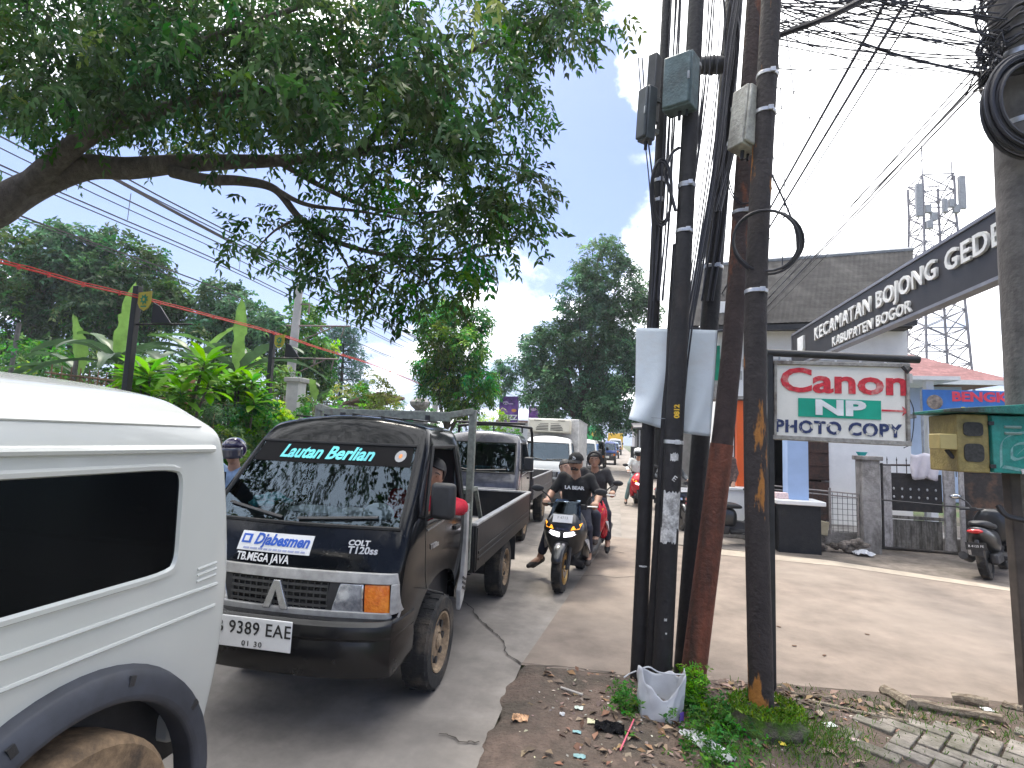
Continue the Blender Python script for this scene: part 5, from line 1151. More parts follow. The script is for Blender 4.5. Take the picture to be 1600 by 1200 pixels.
w0 = wheel(pk, .60, .80, .285, .17, TANRIM, side=1); more_wheels(w0, pk, [(-.60, .80, True), (.60, 2.93, False), (-.60, 2.93, True)])
# lettering and stickers on the front
mb = MB(); patch(mb, [(-.535, 1.40), (.535, 1.40), (.515, 1.525), (-.515, 1.525)], .003, 24, 4, back=-.001); S1.lay(mb).build('sun_strip', mat('black film', (.004, .004, .005), .6, spec=.1), pk)
CYAN = mat('cyan lettering', (.16, .72, .74), .5)
o = text('windscreen_lettering', 'Lautan Berlian', .108, CYAN, pk, plane_M((-.03, -.008, 1.462), (1, 0, 0), (0, 0, 1)), .001, .003, shear=.25, sx=1.02); S1.lay_obj(o); split_words(o, 2)
mb = MB(); mb.prism([(.455 + .035 * math.cos(a), 1.463 + .035 * math.sin(a)) for a in np.linspace(0, 6.28, 13)[:-1]], -.0075, -.0065, 'y'); e = S1.lay(mb).build('round_sticker', GREYTRIM, pk); mb = MB(); mb.prism([(.455 + .012 * math.cos(a), 1.463 + .014 * math.sin(a)) for a in np.linspace(0, 6.28, 9)[:-1]], -.0095, -.0085, 'y'); S1.lay(mb).build('sticker_centre', AMBER, e)
BLUEL = mat('blue ink', (.015, .09, .45), .5); st = MB(); patch(st, [(-.31, .925), (.14, .925), (.14, 1.02), (-.31, 1.02)], .004, 14, 3, back=0); st = S1.lay(st).build('front_sticker', PLATEW, pk)
o = text('blue_lettering', 'Djabesmen', .076, BLUEL, pk, plane_M((-.045, -.006, .985), (1, 0, 0), (0, 0, 1)), .0008, .0025, shear=.22, sx=.98); S1.lay_obj(o)
mb = MB(); patch(mb, [(-.295, .962), (-.235, .962), (-.235, 1.007), (-.295, 1.007)], .006, 2, 2, back=0); S1.lay(mb).build('blue_mark', BLUEL, pk); mb = MB(); patch(mb, [(-.28, .972), (-.25, .972), (-.25, .997), (-.28, .997)], .008, 2, 2, back=0); S1.lay(mb).build('white_mark', PLATEW, pk)
mb = MB(); x = -.27
while x < .12: w = rnd.uniform(.015, .05); patch(mb, [(x, .934), (x + w, .934), (x + w, .943), (x, .943)], .006, 2, 1, back=0); x += w + .008
S1.lay(mb).build('faint_print_line', mat('pale blue ink', (.35, .38, .55), .5), pk)
o = text('white_lettering', 'TB.MEGA JAVA', .056, PLATEW, pk, plane_M((-.13, -.006, .895), (1, 0, 0), (0, 0, 1)), .0008, .0012, sx=.90); S1.lay_obj(o); split_words(o, 2)
CHR = mat('silver badge', (.5, .5, .5), .35, .6)
o = text('badge_lettering', 'COLT', .036, CHR, pk, plane_M((.40, -.006, 1.0), (1, 0, 0), (0, 0, 1)), .002, .001, sx=1.25); S1.lay_obj(o)
o = text('badge_lettering', 'T120ss', .048, CHR, pk, plane_M((.43, -.006, .965), (1, 0, 0), (0, 0, 1)), .002, .001, sx=1.2); S1.lay_obj(o)
mb = MB(); mb.box((.006, .60, .955), (.003, .0, .0)); o = text('badge_lettering', 'T120ss', .045, CHR, pk, plane_M((.004, .60, .925), (0, 1, 0), (0, 0, 1)), .002, .001, sx=1.2); S1.lay_obj_side(o)
o = text('badge_lettering', 'SS', .05, CHR, pk, plane_M((-.53, -.006, .985), (1, 0, 0), (0, 0, 1)), .002, .001); S1.lay_obj(o)
mb = MB(); mb.box((.26, .50, 1.105), (.30, .10, .05)); mb.build('dash_papers', mat('papers', (.6, .6, .58), .8, 0, .2, 20), pk, bevel=.01)
mb = MB()
for k in range(14): mb.ball((-.52 + rnd.uniform(0, .26), .46 + rnd.uniform(-.05, .05), 1.12 + rnd.uniform(0, .06)), (rnd.uniform(.02, .05), .03, rnd.uniform(.015, .03)), 7, 5)
mb.build('dash_bag', mat('turquoise plastic bag', (.05, .48, .55), .35, 0, .3, 20), pk, smooth=20)
mb = MB(); mb.ball((.36, .44, 1.11), (.10, .06, .07), 12, 8); mb.ball((-.05, .46, 1.10), (.22, .05, .04), 12, 6); mb.build('dash_cloth', mat('pale cloth', (.5, .55, .55), .9), pk)
# guard frame behind the cab, brace, grey corner strip with louvres
GUARD = layered('chalky grey green paint', (.20, .215, .185), (.12, .10, .08), .65, .52, .7, 7); mb = MB()
for s in (-1, 1): mb.box((s * .66, 1.415, 1.20), (.055, .045, 1.22)); mb.tube([(s * .66, 1.415, 1.80), (s * .48, 1.33, 1.755)], .035, 4)
mb.box((-.02, 1.31, 1.745), (1.06, .035, .075)); mb.build('guard_frame', GUARD, pk, bevel=.005)
for s in (-1, 1): mb = MB(); mb.tube([(s * .61, 1.45, 1.17), (s * .61, 1.82, 1.17)], .022, 4); mb.tube([(s * .61, 1.80, 1.17), (s * .61, 2.02, .90)], .022, 4); mb.build('guard_brace', GUARD, pk)
mb = MB(); mb.prism([(1.285, 1.10), (1.33, 1.10), (1.345, .80), (1.36, .60), (1.28, .42), (1.20, .36), (1.185, .50), (1.255, .60), (1.28, .80)], .655, .69, 'x'); mb.build('corner_strip', GREYTRIM, pk, bevel=.006)
mb = MB()
for k in range(3): mb.box((.693, 1.262, .50 + k * .035), (.006, .09, .014), Matrix.Rotation(-.4, 3, 'X'))
mb.build('vent_slot', PLATEB, pk)
for s in (-1, 1): MB().box((s * .60, 3.45, .38), (.16, .02, .26)).build('mud_flap', BLACKPLASTIC, pk)
mb = MB()
for k in range(5): mb.box((-.42 + k * .21, 1.0, 1.722 - .012 * abs(k - 2)), (.02, .55, .012))
mb.build('roof_rib', BLACKP, pk, bevel=.005)
mb = MB(); mb.box((.35, 1.24, 1.725), (.03, .03, .05)); mb.box((-.35, 1.24, 1.725), (.03, .03, .05)); mb.build('frame_foot', BLACKPLASTIC, pk)

# ---- grey pickup behind it -------------------------------------------------------
GREYP = layered('grey violet car paint', (.075, .075, .088), (.11, .10, .095), .22, .5, .8, 2, bump=0, rough2=.45); GREYP.node_tree.nodes['Principled BSDF'].inputs['Coat Weight'].default_value = .6
p2 = thing('pickup_truck', 'dusty grey pickup truck with a black tubular rack, second in the queue', 'pickup truck', (-2.11, 7.85, 0), group='vehicles queueing on the road')
S2, body2 = cab(p2, GREYP, True, glassd=.35, tint='b'); front_trim(p2, S2, GREYP, plate=('B 9120 KAF', ''), emblem=False); side_trim(p2, S2)
bed(p2, layered('dull grey bed paint', (.055, .055, .06), (.10, .09, .08), .5, .5, .7, 3), 1.46, 4.30, rails=mat('dark bed rail', (.16, .16, .165), .5))
c = copy_tree(w0, p2); c.location = (.60, .80, .285); more_wheels(c, p2, [(-.60, .80, True), (.60, 2.93, False), (-.60, 2.93, True)])
mb = MB(); RK = spline([(.66, 1.44, .92), (.66, 1.42, 1.4), (.65, 1.36, 1.74), (.58, 1.30, 1.80), (.0, 1.24, 1.83), (-.58, 1.30, 1.80), (-.65, 1.36, 1.74), (-.66, 1.42, 1.4), (-.66, 1.44, .92)], 6); mb.tube(RK, .024, 8)
mb.tube([(-.60, 1.0, 1.85), (.60, 1.0, 1.85)], .02, 8)
for x in (-.5, 0, .5): mb.tube([(x, 1.25, 1.82), (x, 1.28, 1.70)], .014, 6)
mb.tube([(.65, 1.38, 1.55), (.58, 1.36, 1.56)], .02, 6); mb.build('rack', BLKPOST, p2)
mb = MB(); mb.box((-.2, .48, 1.12), (.3, .1, .06)); mb.box((.05, .46, 1.13), (.22, .08, .05)); mb.build('dash_bundle', mat('blue and green bundle', (.05, .25, .35), .7, 0, .5, 14), p2, bevel=.02)

# ---- white box van with a cooling unit ---------------------------------------------
WHITEC = mat('white car paint', (.62, .63, .62), .3, 0, .05, 2, coat=.5)
p3 = thing('box_truck', 'white refrigerated box truck with a cooling unit over its cab, third in the queue', 'truck', (-1.80, 13.7, 0), group='vehicles queueing on the road')
S3, b3 = cab(p3, WHITEC, True, glassd=.8, tint='c'); front_trim(p3, S3, WHITEC, trim=WHITEC, plate=('B 9470 EC', '')); side_trim(p3, S3, line=False)
mb = MB(); mb.box((0, 3.6, 1.40), (1.46, 4.2, 1.62)); mb.build('cargo_box', layered('white panel box', (.58, .58, .57), (.42, .41, .39), .5, .52, .75, 1.2), p3, bevel=.02)
mb = MB()
for k in range(9): mb.box((.734, 1.75 + k * .46, 1.4), (.012, .03, 1.5))
mb.box((.736, 3.6, 2.19), (.02, 4.2, .04)); mb.build('box_seam', STEEL, p3)
mb = MB(); mb.box((-.05, 1.28, 1.985), (1.16, .44, .36), Matrix.Rotation(-.08, 3, 'X')); c = mb.build('cooling_unit', mat('cream plastic', (.60, .57, .48), .5, 0, .06, 3), p3, bevel=.04, seg=3)
mb = MB()
for s in (-1, 1):
    for k in range(6): L = .20 + .04 * k if k < 4 else .34; mb.box((-.05 + s * (L / 2 + .03), 1.062 - .010 * (k - 3) * .6, 2.09 - k * .043), (L, .02, .02))
    mb.box((-.05 + s * .33, 1.07, 2.14), (.2, .02, .018))
mb.build('vent_slat', mat('dark vent', (.05, .045, .04), .7), c)
c = copy_tree(w0, p3); c.location = (.60, .80, .285); more_wheels(c, p3, [(-.60, .80, True), (.60, 4.3, False), (-.60, 4.3, True)])
mb = MB(); mb.box((0, 3.4, .5), (1.1, 4.4, .12)); mb.build('chassis', BLACKPLASTIC, p3)

# ---- farther vehicles in the queue -------------------------------------------------
def simple_car(label, cat, u, v, paint, van, hw, bedz=None, box=None, sc=1.0, name='van', trim=BLACKPLASTIC):
    """Foot of the front corner nearest the kerb is at the pixel; the car stands left of it."""
    g = G(u, v); t = thing(name, label, cat, (g.x - hw * sc, g.y, 0), group='vehicles queueing on the road'); t.scale = (sc, sc, sc)
    S, b = cab(t, paint, False, van=van, glassd=.5, sub=2, tint='far'); front_trim(t, S, paint, trim=trim, plate=('B 1', ''), emblem=False, wipers=False)
    L = van or 3.6; c = copy_tree(w0, t); c.location = (.60, .80, .285); more_wheels(c, t, [(-.60, .80, True), (.60, L * .80, False), (-.60, L * .80, True)])
    if bedz: bed(t, paint, 1.46, 4.1, rails=paint)
    if box: mb = MB(); mb.box((0, 3.5, .55 + box[1] / 2), (box[0], 4.0, box[1])); mb.build('cargo_box', box[2], t, bevel=.03); mb = MB(); mb.box((0, 3.4, .5), (1.1, 4.4, .12)); mb.build('chassis', BLACKPLASTIC, t)
    return t
SILV = mat('silver car paint', (.42, .44, .44), .3, .3, .05, 2, coat=.5); CHARC = mat('charcoal car paint', (.03, .032, .036), .25, 0, .1, 2, coat=.6); BLUEP = mat('blue car paint', (.035, .07, .25), .25, 0, .1, 2, coat=.6); LBLUE = mat('pale blue car paint', (.22, .30, .48), .3, 0, .1, 2, coat=.5)
simple_car('white minivan behind the refrigerated truck', 'van', 931, 757, WHITEC, 3.9, .66)
simple_car('dark minivan between the white minivan and the blue pickup', 'van', 945, 733, CHARC, 4.0, .66)
simple_car('blue pickup truck with a pale roof, far down the queue', 'pickup truck', 962, 727, BLUEP, 0, .66, bedz=True, name='pickup_truck')
simple_car('pale blue van close behind the far blue pickup', 'van', 967, 717, LBLUE, 3.8, .66)
simple_car('white cabbed lorry with a yellow cargo box, at the far end of the queue', 'truck', 971, 711.5, WHITEC, 0, .66, box=(1.6, 1.75, mat('yellow box paint', (.70, .42, .03), .5, 0, .05, 1)), sc=1.25, name='box_truck')

# ---- the white off-roader at the left edge -------------------------------------------
OFFW = mat('off white car paint', (.54, .55, .515), .25, 0, .03, 2, coat=.6)
sv = thing('offroad_car', 'white off-road car with black wheel flares and dark rear side glass', 'car', (-2.27, 1.93, 0), group='vehicles queueing on the road')
SROW = [(.46, .72, 0.0), (.66, .755, 0.0), (.80, .765, 0.0), (1.0, .77, -.005), (1.09, .768, -.01), (1.28, .762, -.03), (1.455, .755, -.06), (1.515, .752, -.075), (1.60, .735, -.09), (1.69, .66, -.18)]
SY = [-3.55, -2.85, -2.45, -1.62, -1.50, -.99, -.58, -.255, -.01, 0.07]       # front to rear
SXI = [-1, -.88, 0, .88, 1]
def sf(i, c, k):
    z, hw, dy = SROW[k]; x = SXI[i] * hw; y = SY[c] + (dy if c >= 8 else 0)
    if c == 0: y -= .05 * (1 - SXI[i] ** 2)
    if c == 9: y += .03 * (1 - SXI[i] ** 2) - (.05 if abs(SXI[i]) == 1 else 0)
    if c <= 1 and k > 4: y = max(y, -2.9 + (k - 4) * .09 + .1 * c); 
    if k == 9: z += .10 * (1 - SXI[i] ** 2) - (.06 if c in (0, 9) else 0); y += (-.05 if c == 9 else 0)
    if k == 1 and c in (5, 7): z = .64
    if k == 1 and c == 6: z = .86
    if k == 0 and c in (5, 7): y += (-.02 if c == 5 else .10)
    if k == 1 and c == 7: y += .06
    if k == 2 and c == 6: z = .90
    if k == 9 and c == 8: z -= .02
    return (x, y, z)
def scl(s, a, b):
    if s == 'D': return None
    if s in 'LR' and a in (5, 6) and b == 0: return None
    if s in 'LR' and a in (4, 5, 6) and b in (4, 5): return 'window' + s
    if s in 'LR' and a == 2 and b in (4, 5): return 'door_window' + s
    if s == 'F' and a in (1, 2) and b in (5, 6): return 'windshield'
    if s == 'B' and a in (1, 2) and b in (4, 5): return 'rear_window'
    return 'body'
gs = lattice(4, 9, 9, sf, scl)
def sharp_sv(p, q):
    if p[2] == q[2] == 7: return .35
    return 0
DARKG = glass('dark tinted glass', (.5, .55, .6), 0.2, .42, .010)
for key in gs:
    if key == 'body': sb = lat_build(gs[key], 'body', OFFW, sv, 3, sharp=sharp_sv); ob = sb
    else: ob = lat_build(gs[key], key.rstrip('LR') if key[-1] in 'LR' else key, DARKG, sv, 3)
    me = ob.data; at = me.attributes.new('crease_vert', 'FLOAT', 'POINT'); inv = {v: k for k, v in gs[key][0].items()}
    for i in range(len(me.vertices)):
        k_ = inv[i]
        if k_[0] in (0, 4) and k_[2] in (4, 6) and k_[1] in (2, 3, 4, 7): at.data[i].value = .35
    if key != 'body': boundary_tube(ob, .013, 'window_frame', OFFW if key[-1] in 'LR' else SEAL, ob)
SS = Skin([sb])
mb = MB(); mb.tube([(.006, y, 1.515) for y in np.linspace(-2.7, -.12, 20)], .014, 8); mb.tube([(.002, y, 1.60) for y in np.linspace(-2.6, -.16, 20)], .006, 6); SS.lay_side(mb).build('rain_gutter', OFFW, sv)
mb = MB()
for z in (1.0, .92): mb.tube([(.001, y, z) for y in np.linspace(-3.3, -.05, 26)], .007, 6)
SS.lay_side(mb).build('body_line', OFFW, sv)
mb = MB()
for k in range(3): mb.tube([(.001, y, 1.035 + k * .022 + (y + .1) * .06) for y in np.linspace(-.155, -.06, 5)], .005, 6)
SS.lay_side(mb).build('louvre', OFFW, sv)
mb = MB(); mb.ball((.70, -.36, 1.31), (.03, .014, .014), 8, 6); mb.build('window_latch', STEEL, sv)
FLC = Vector((0, -.565, .335)); mb = MB(); rings = []
for i in range(31):
    a = R(-8 + 196 * i / 30); d = Vector((0, math.cos(a), math.sin(a))); P = [(.73, .43), (.812, .43), (.822, .445), (.817, .49), (.797, .52), (.735, .54)]
    rings.append([Vector((x, FLC.y, FLC.z)) + d * r_ for x, r_ in P])
mb.loft(rings); mb.build('wheel_flare', mat('flare plastic', (.032, .036, .048), .55, 0, .25, 8), sv, smooth=40, bevel=.006)
for a in (35, 75, 115, 150): d = Vector((0, math.cos(R(a)), math.sin(R(a)))); mb = MB(); mb.box(Vector((.816, FLC.y, FLC.z)) + d * .49, (.008, .03, .02), Matrix.Rotation(R(a), 3, 'X')); mb.build('flare_bolt', BLACKPLASTIC, sv)
mb = MB(); mb.box((0, -1.7, .62), (1.30, 3.3, .5)); mb.build('underbody', BLACKPLASTIC, sv)
mb = MB(); mb.box((.60, -.08, .50), (.22, .12, .10)); mb.build('rear_bumper_end', OFFW, sv, bevel=.02)
MUD = layered('mud caked tyre', (.215, .145, .085), (.06, .045, .033), .95, .5, .68, 7, bump=.15)
w1 = wheel(sv, .725, -.585, .345, .215, MUD, tyre=MUD, side=1, tread=False); more_wheels(w1, sv, [(-.725, -.585, True), (.725, -2.75, False), (-.725, -2.75, True)])
mb = MB(); mb.box((0, -1.5, .95), (1.3, 2.4, .2)); mb.box((0, -1.3, 1.2), (1.2, .15, .5)); mb.build('seat', SEATC, sv)

# ================================================================ SCOOTERS
PS = .87          # the scene's metre is a little long: riders and scooters are set to the size the photograph gives them
GOLD = mat('gold alloy', (.55, .36, .14), .35, .7, .1, 10); DARKRIM = mat('dark alloy', (.03, .03, .03), .4, .5)
SEATV = mat('black seat vinyl', (.018, .018, .019), .5, 0, .3, 20, bump=.1, bscale=200)
CHROME = mat('chrome', (.6, .6, .6), .15, 1.0, .05); HEADL = lamp('lit headlight', (.95, .92, 1.0), 1.6); AMBL = lamp('lit amber', (.95, .35, .03), .7)
SMOKE = glass('smoked windscreen', (.4, .42, .45), .08, .45, .4); TAIL = mat('tail lamp red', (.45, .01, .01), .2, coat=.5)
SHIRTW = mat('plate white scooter', (.6, .6, .6), .4)
def ell(cx, cy, hx, yf, yb, z, n=16, p=.75):
    """A ring seen from above: rounded front at yf, flatter back at yb."""
    out = []
    for i in range(n):
        a = 2 * math.pi * i / n; c, s = math.cos(a), math.sin(a); y = (yf if s < 0 else yb) ; out.append((cx + hx * math.copysign(abs(c) ** p, c), cy + (cy - y if False else 0) + (-(cy - yf) * abs(s) ** p if s < 0 else (yb - cy) * abs(s) ** p), z))
    return out
def scooter(label, loc, rz, paint, rim, group=None, lit=False, screen=True, plate=True, dark=BLACKPLASTIC, accent=None, lean=0.0, box=False):
    t = thing('motor_scooter', label, 'scooter', loc, group=group, rot=(0, lean, rz)); t.scale = (PS,) * 3
    w = wheel(t, 0, -.67, .28, .12, rim, side=1, holes=0, rimr=.66); w.name = 'wheel'
    mb = MB()
    for i in range(5):
        a = 2 * math.pi * i / 5
        for s in (-1, 1): mb.box((s * .028, math.cos(a) * .10, math.sin(a) * .10), (.02, .035, .17), Matrix.Rotation(a - math.pi / 2, 3, 'X'))
    mb.tube([(-.06, 0, 0), (.06, 0, 0)], .04, 10); mb.build('spoke', rim, w)
    mb = MB(); mb.tube([(.05, 0, 0), (.056, 0, 0)], .11, 20); mb.build('brake_disc', CHROME, w)
    c = copy_tree(w, t); c.location = (0, .67, .28)
    mb = MB()
    for s in (-1, 1): mb.tube([(s * .085, -.67, .28), (s * .085, -.50, .62)], [.026, .03], 8)
    mb.tube([(-.09, -.67, .28), (.09, -.67, .28)], .014, 8); mb.build('fork', dark, t)
    mb = MB(); rings = []
    for i in range(13):
        a = R(20 + 150 * i / 12); d = Vector((0, -math.cos(a), math.sin(a))); hw = .085 - .02 * abs(i - 6) / 6
        rings.append([Vector((x, -.67, .28)) + d * r_ for x, r_ in ((-hw, .275), (-hw, .30), (-hw * .5, .325), (hw * .5, .325), (hw, .30), (hw, .275), (hw * .8, .29), (-hw * .8, .29))])
    mb.loft(rings); mb.build('front_fender', paint, t, sub=1, smooth=180)
    mb = MB(); mb.loft([ell(0, -.40, .15, -.50, -.28, .38), ell(0, -.42, .23, -.57, -.27, .50), ell(0, -.44, .275, -.64, -.26, .62), ell(0, -.44, .29, -.68, -.25, .73), ell(0, -.43, .26, -.65, -.25, .83), ell(0, -.40, .19, -.55, -.25, .93), ell(0, -.36, .13, -.45, -.27, 1.0)])
    mb.build('front_fairing', paint, t, sub=1, smooth=60)
    for s in (-1, 1):
        mb = MB(); mb.loft([[(s * x, y, z) for x, y, z in ((.25, -.36, .72), (.285, -.30, .66), (.27, -.24, .60), (.21, -.26, .68))], [(s * x, y, z) for x, y, z in ((.22, -.40, .50), (.29, -.25, .42), (.27, -.17, .40), (.18, -.24, .5))], [(s * x, y, z) for x, y, z in ((.15, -.34, .36), (.25, -.12, .26), (.24, -.02, .26), (.14, -.15, .34))], [(s * x, y, z) for x, y, z in ((.14, -.2, .26), (.24, .12, .20), (.23, .2, .25), (.13, .0, .30))]])
        mb.build('leg_shield', paint, t, sub=1, smooth=60)
    mb = MB(); mb.loft([[(x, y, z) for x, z in ((-.20, .24), (.20, .24), (.22, .30), (.10, .32), (.07, h), (-.07, h), (-.10, .32), (-.22, .30))] for y, h in ((-.30, .52), (-.1, .44), (.1, .46), (.25, .6))]); mb.build('floorboard', dark, t, bevel=.01)
    mb = MB(); rings = []
    for y, hw, z0, z1 in ((.08, .13, .34, .66), (.2, .17, .32, .72), (.45, .19, .36, .74), (.7, .18, .46, .76), (.9, .12, .60, .80), (1.02, .05, .70, .79)):
        rings.append([(hw * math.copysign(abs(math.cos(a)) ** .7, math.cos(a)), y, (z0 + z1) / 2 + (z1 - z0) / 2 * math.copysign(abs(math.sin(a)) ** .7, math.sin(a))) for a in np.linspace(0, 2 * math.pi, 17)[:-1]])
    mb.loft(rings); mb.build('tail_body', paint, t, sub=1, smooth=60)
    mb = MB(); rings = []
    for y, hw, z0, z1 in ((-.02, .08, .70, .74), (.08, .13, .69, .79), (.25, .155, .70, .80), (.42, .16, .71, .81), (.5, .15, .73, .86), (.75, .13, .76, .88), (.88, .07, .80, .86)):
        rings.append([(hw * math.copysign(abs(math.cos(a)) ** .6, math.cos(a)), y, (z0 + z1) / 2 + (z1 - z0) / 2 * math.copysign(abs(math.sin(a)) ** .6, math.sin(a))) for a in np.linspace(0, 2 * math.pi, 17)[:-1]])
    mb.loft(rings); mb.build('seat', SEATV, t, sub=1, smooth=180)
    mb = MB(); mb.tube(spline([(-.36, -.20, 1.0), (-.20, -.27, .99), (0, -.33, .98), (.20, -.27, .99), (.36, -.20, 1.0)], 4), .016, 8); mb.box((-.20, -.28, .99), (.08, .07, .06)); mb.box((.20, -.28, .99), (.08, .07, .06)); hb_ = mb.build('handlebar', dark, t)
    for s in (-1, 1):
        mb = MB(); mb.tube([(s * .25, -.25, .995), (s * .37, -.195, 1.0)], .021, 10); mb.build('grip', SEATV, hb_)
        mb = MB(); mb.tube([(s * .24, -.29, 1.0), (s * .37, -.25, 1.0)], .007, 6); mb.build('brake_lever', CHROME, hb_)
        mb = MB(); mb.tube(spline([(s * .22, -.28, 1.01), (s * .27, -.31, 1.10), (s * .36, -.32, 1.17)], 4), .010, 6); mb.ball((s * .42, -.32, 1.20), (.085, .022, .045), 14, 8); m_ = mb.build('mirror', dark, t)
        mb = MB(); mb.ball((s * .42, -.302, 1.20), (.074, .010, .036), 14, 8); mb.build('mirror_glass', mat('mirror glass', (.6, .62, .65), .03, 1.0, .02), m_)
    if screen:
        V = []; n = 8
        for j in range(7):
            q = j / 6
            for i in range(n + 1): s = -1 + 2 * i / n; V.append((s * (.21 - .05 * q), -.61 + .20 * q + .07 * s * s, .86 + .22 * q))
        mb = MB(); mb.add(V, [(j * (n + 1) + i, j * (n + 1) + i + 1, (j + 1) * (n + 1) + i + 1, (j + 1) * (n + 1) + i) for j in range(6) for i in range(n)]); mb.build('windscreen', SMOKE, t, smooth=180, solid=.004)
    for s in (-1, 1):
        mb = MB(); mb.loft([[(s * .03, -.695, .655), (s * .12, -.675, .67), (s * .20, -.61, .705), (s * .20, -.60, .735), (s * .12, -.665, .722), (s * .03, -.69, .705)], [(s * .03, -.63, .655), (s * .12, -.60, .67), (s * .20, -.55, .705), (s * .20, -.54, .735), (s * .12, -.60, .722), (s * .03, -.62, .705)]]); mb.build('headlight', HEADL if lit else LENS, t)
        mb = MB(); mb.loft([[(s * .11, -.67, .742), (s * .21, -.61, .755), (s * .235, -.56, .825), (s * .13, -.645, .785)], [(s * .11, -.60, .742), (s * .21, -.55, .755), (s * .235, -.50, .825), (s * .13, -.56, .785)]]); mb.build('indicator', AMBL if lit else AMBER, t)
    mb = MB(); mb.loft([[(-.09, -.672, .735), (.09, -.672, .735), (.06, -.64, .80), (-.06, -.64, .80)], [(-.09, -.60, .735), (.09, -.60, .735), (.06, -.58, .80), (-.06, -.58, .80)]]); mb.build('nose_panel', mat('dark violet nose', (.02, .018, .035), .2, coat=.5), t)
    if plate:
        b = MB(); b.box((0, 0, 0), (.25, .006, .105)); b = b.build('number_plate', PLATEW, t, bevel=.002); b.location = (0, -.632, .872); b.rotation_euler = (R(-28), 0, 0)
        pl_ = text('plate_lettering', 'F 4713', .05, mat('plate grey', (.3, .3, .3), .5), b, plane_M((0, -.005, .008), (1, 0, 0), (0, 0, 1)), .0005); split_words(pl_, 2)
    mb = MB(); mb.tube([(.17, .35, .28), (.19, .6, .27), (.20, .95, .36)], [.03, .055, .06], 12); mb.build('exhaust', DARKSTEEL, t); mb = MB(); mb.box((-.12, .5, .30), (.10, .5, .16)); mb.build('engine', DARKSTEEL, t, bevel=.03)
    mb = MB(); mb.tube([(.0, .98, .60), (0, 1.06, .42)], .03, 6); mb.box((0, 1.07, .45), (.14, .02, .14)); mb.build('rear_fender', dark, t); mb = MB(); mb.ball((0, 1.0, .73), (.10, .04, .035), 12, 6); mb.build('tail_lamp', TAIL, t)
    if plate: b = MB(); b.box((0, 1.085, .52), (.25, .006, .11)); b.build('rear_plate', PLATEB, t)
    if accent:
        for s in (-1, 1): mb = MB(); mb.loft([[(s * .255, -.50, .62), (s * .285, -.42, .54), (s * .302, -.30, .43), (s * .29, -.36, .60)], [(s * .23, -.45, .62), (s * .255, -.38, .54), (s * .27, -.28, .45), (s * .26, -.32, .60)]]); mb.build('side_panel', accent, t, smooth=0)
    if box: mb = MB(); mb.box((0, .8, 1.02), (.42, .40, .34)); mb.build('delivery_box', mat('box', (.04, .04, .045), .6), t, bevel=.04)
    return t

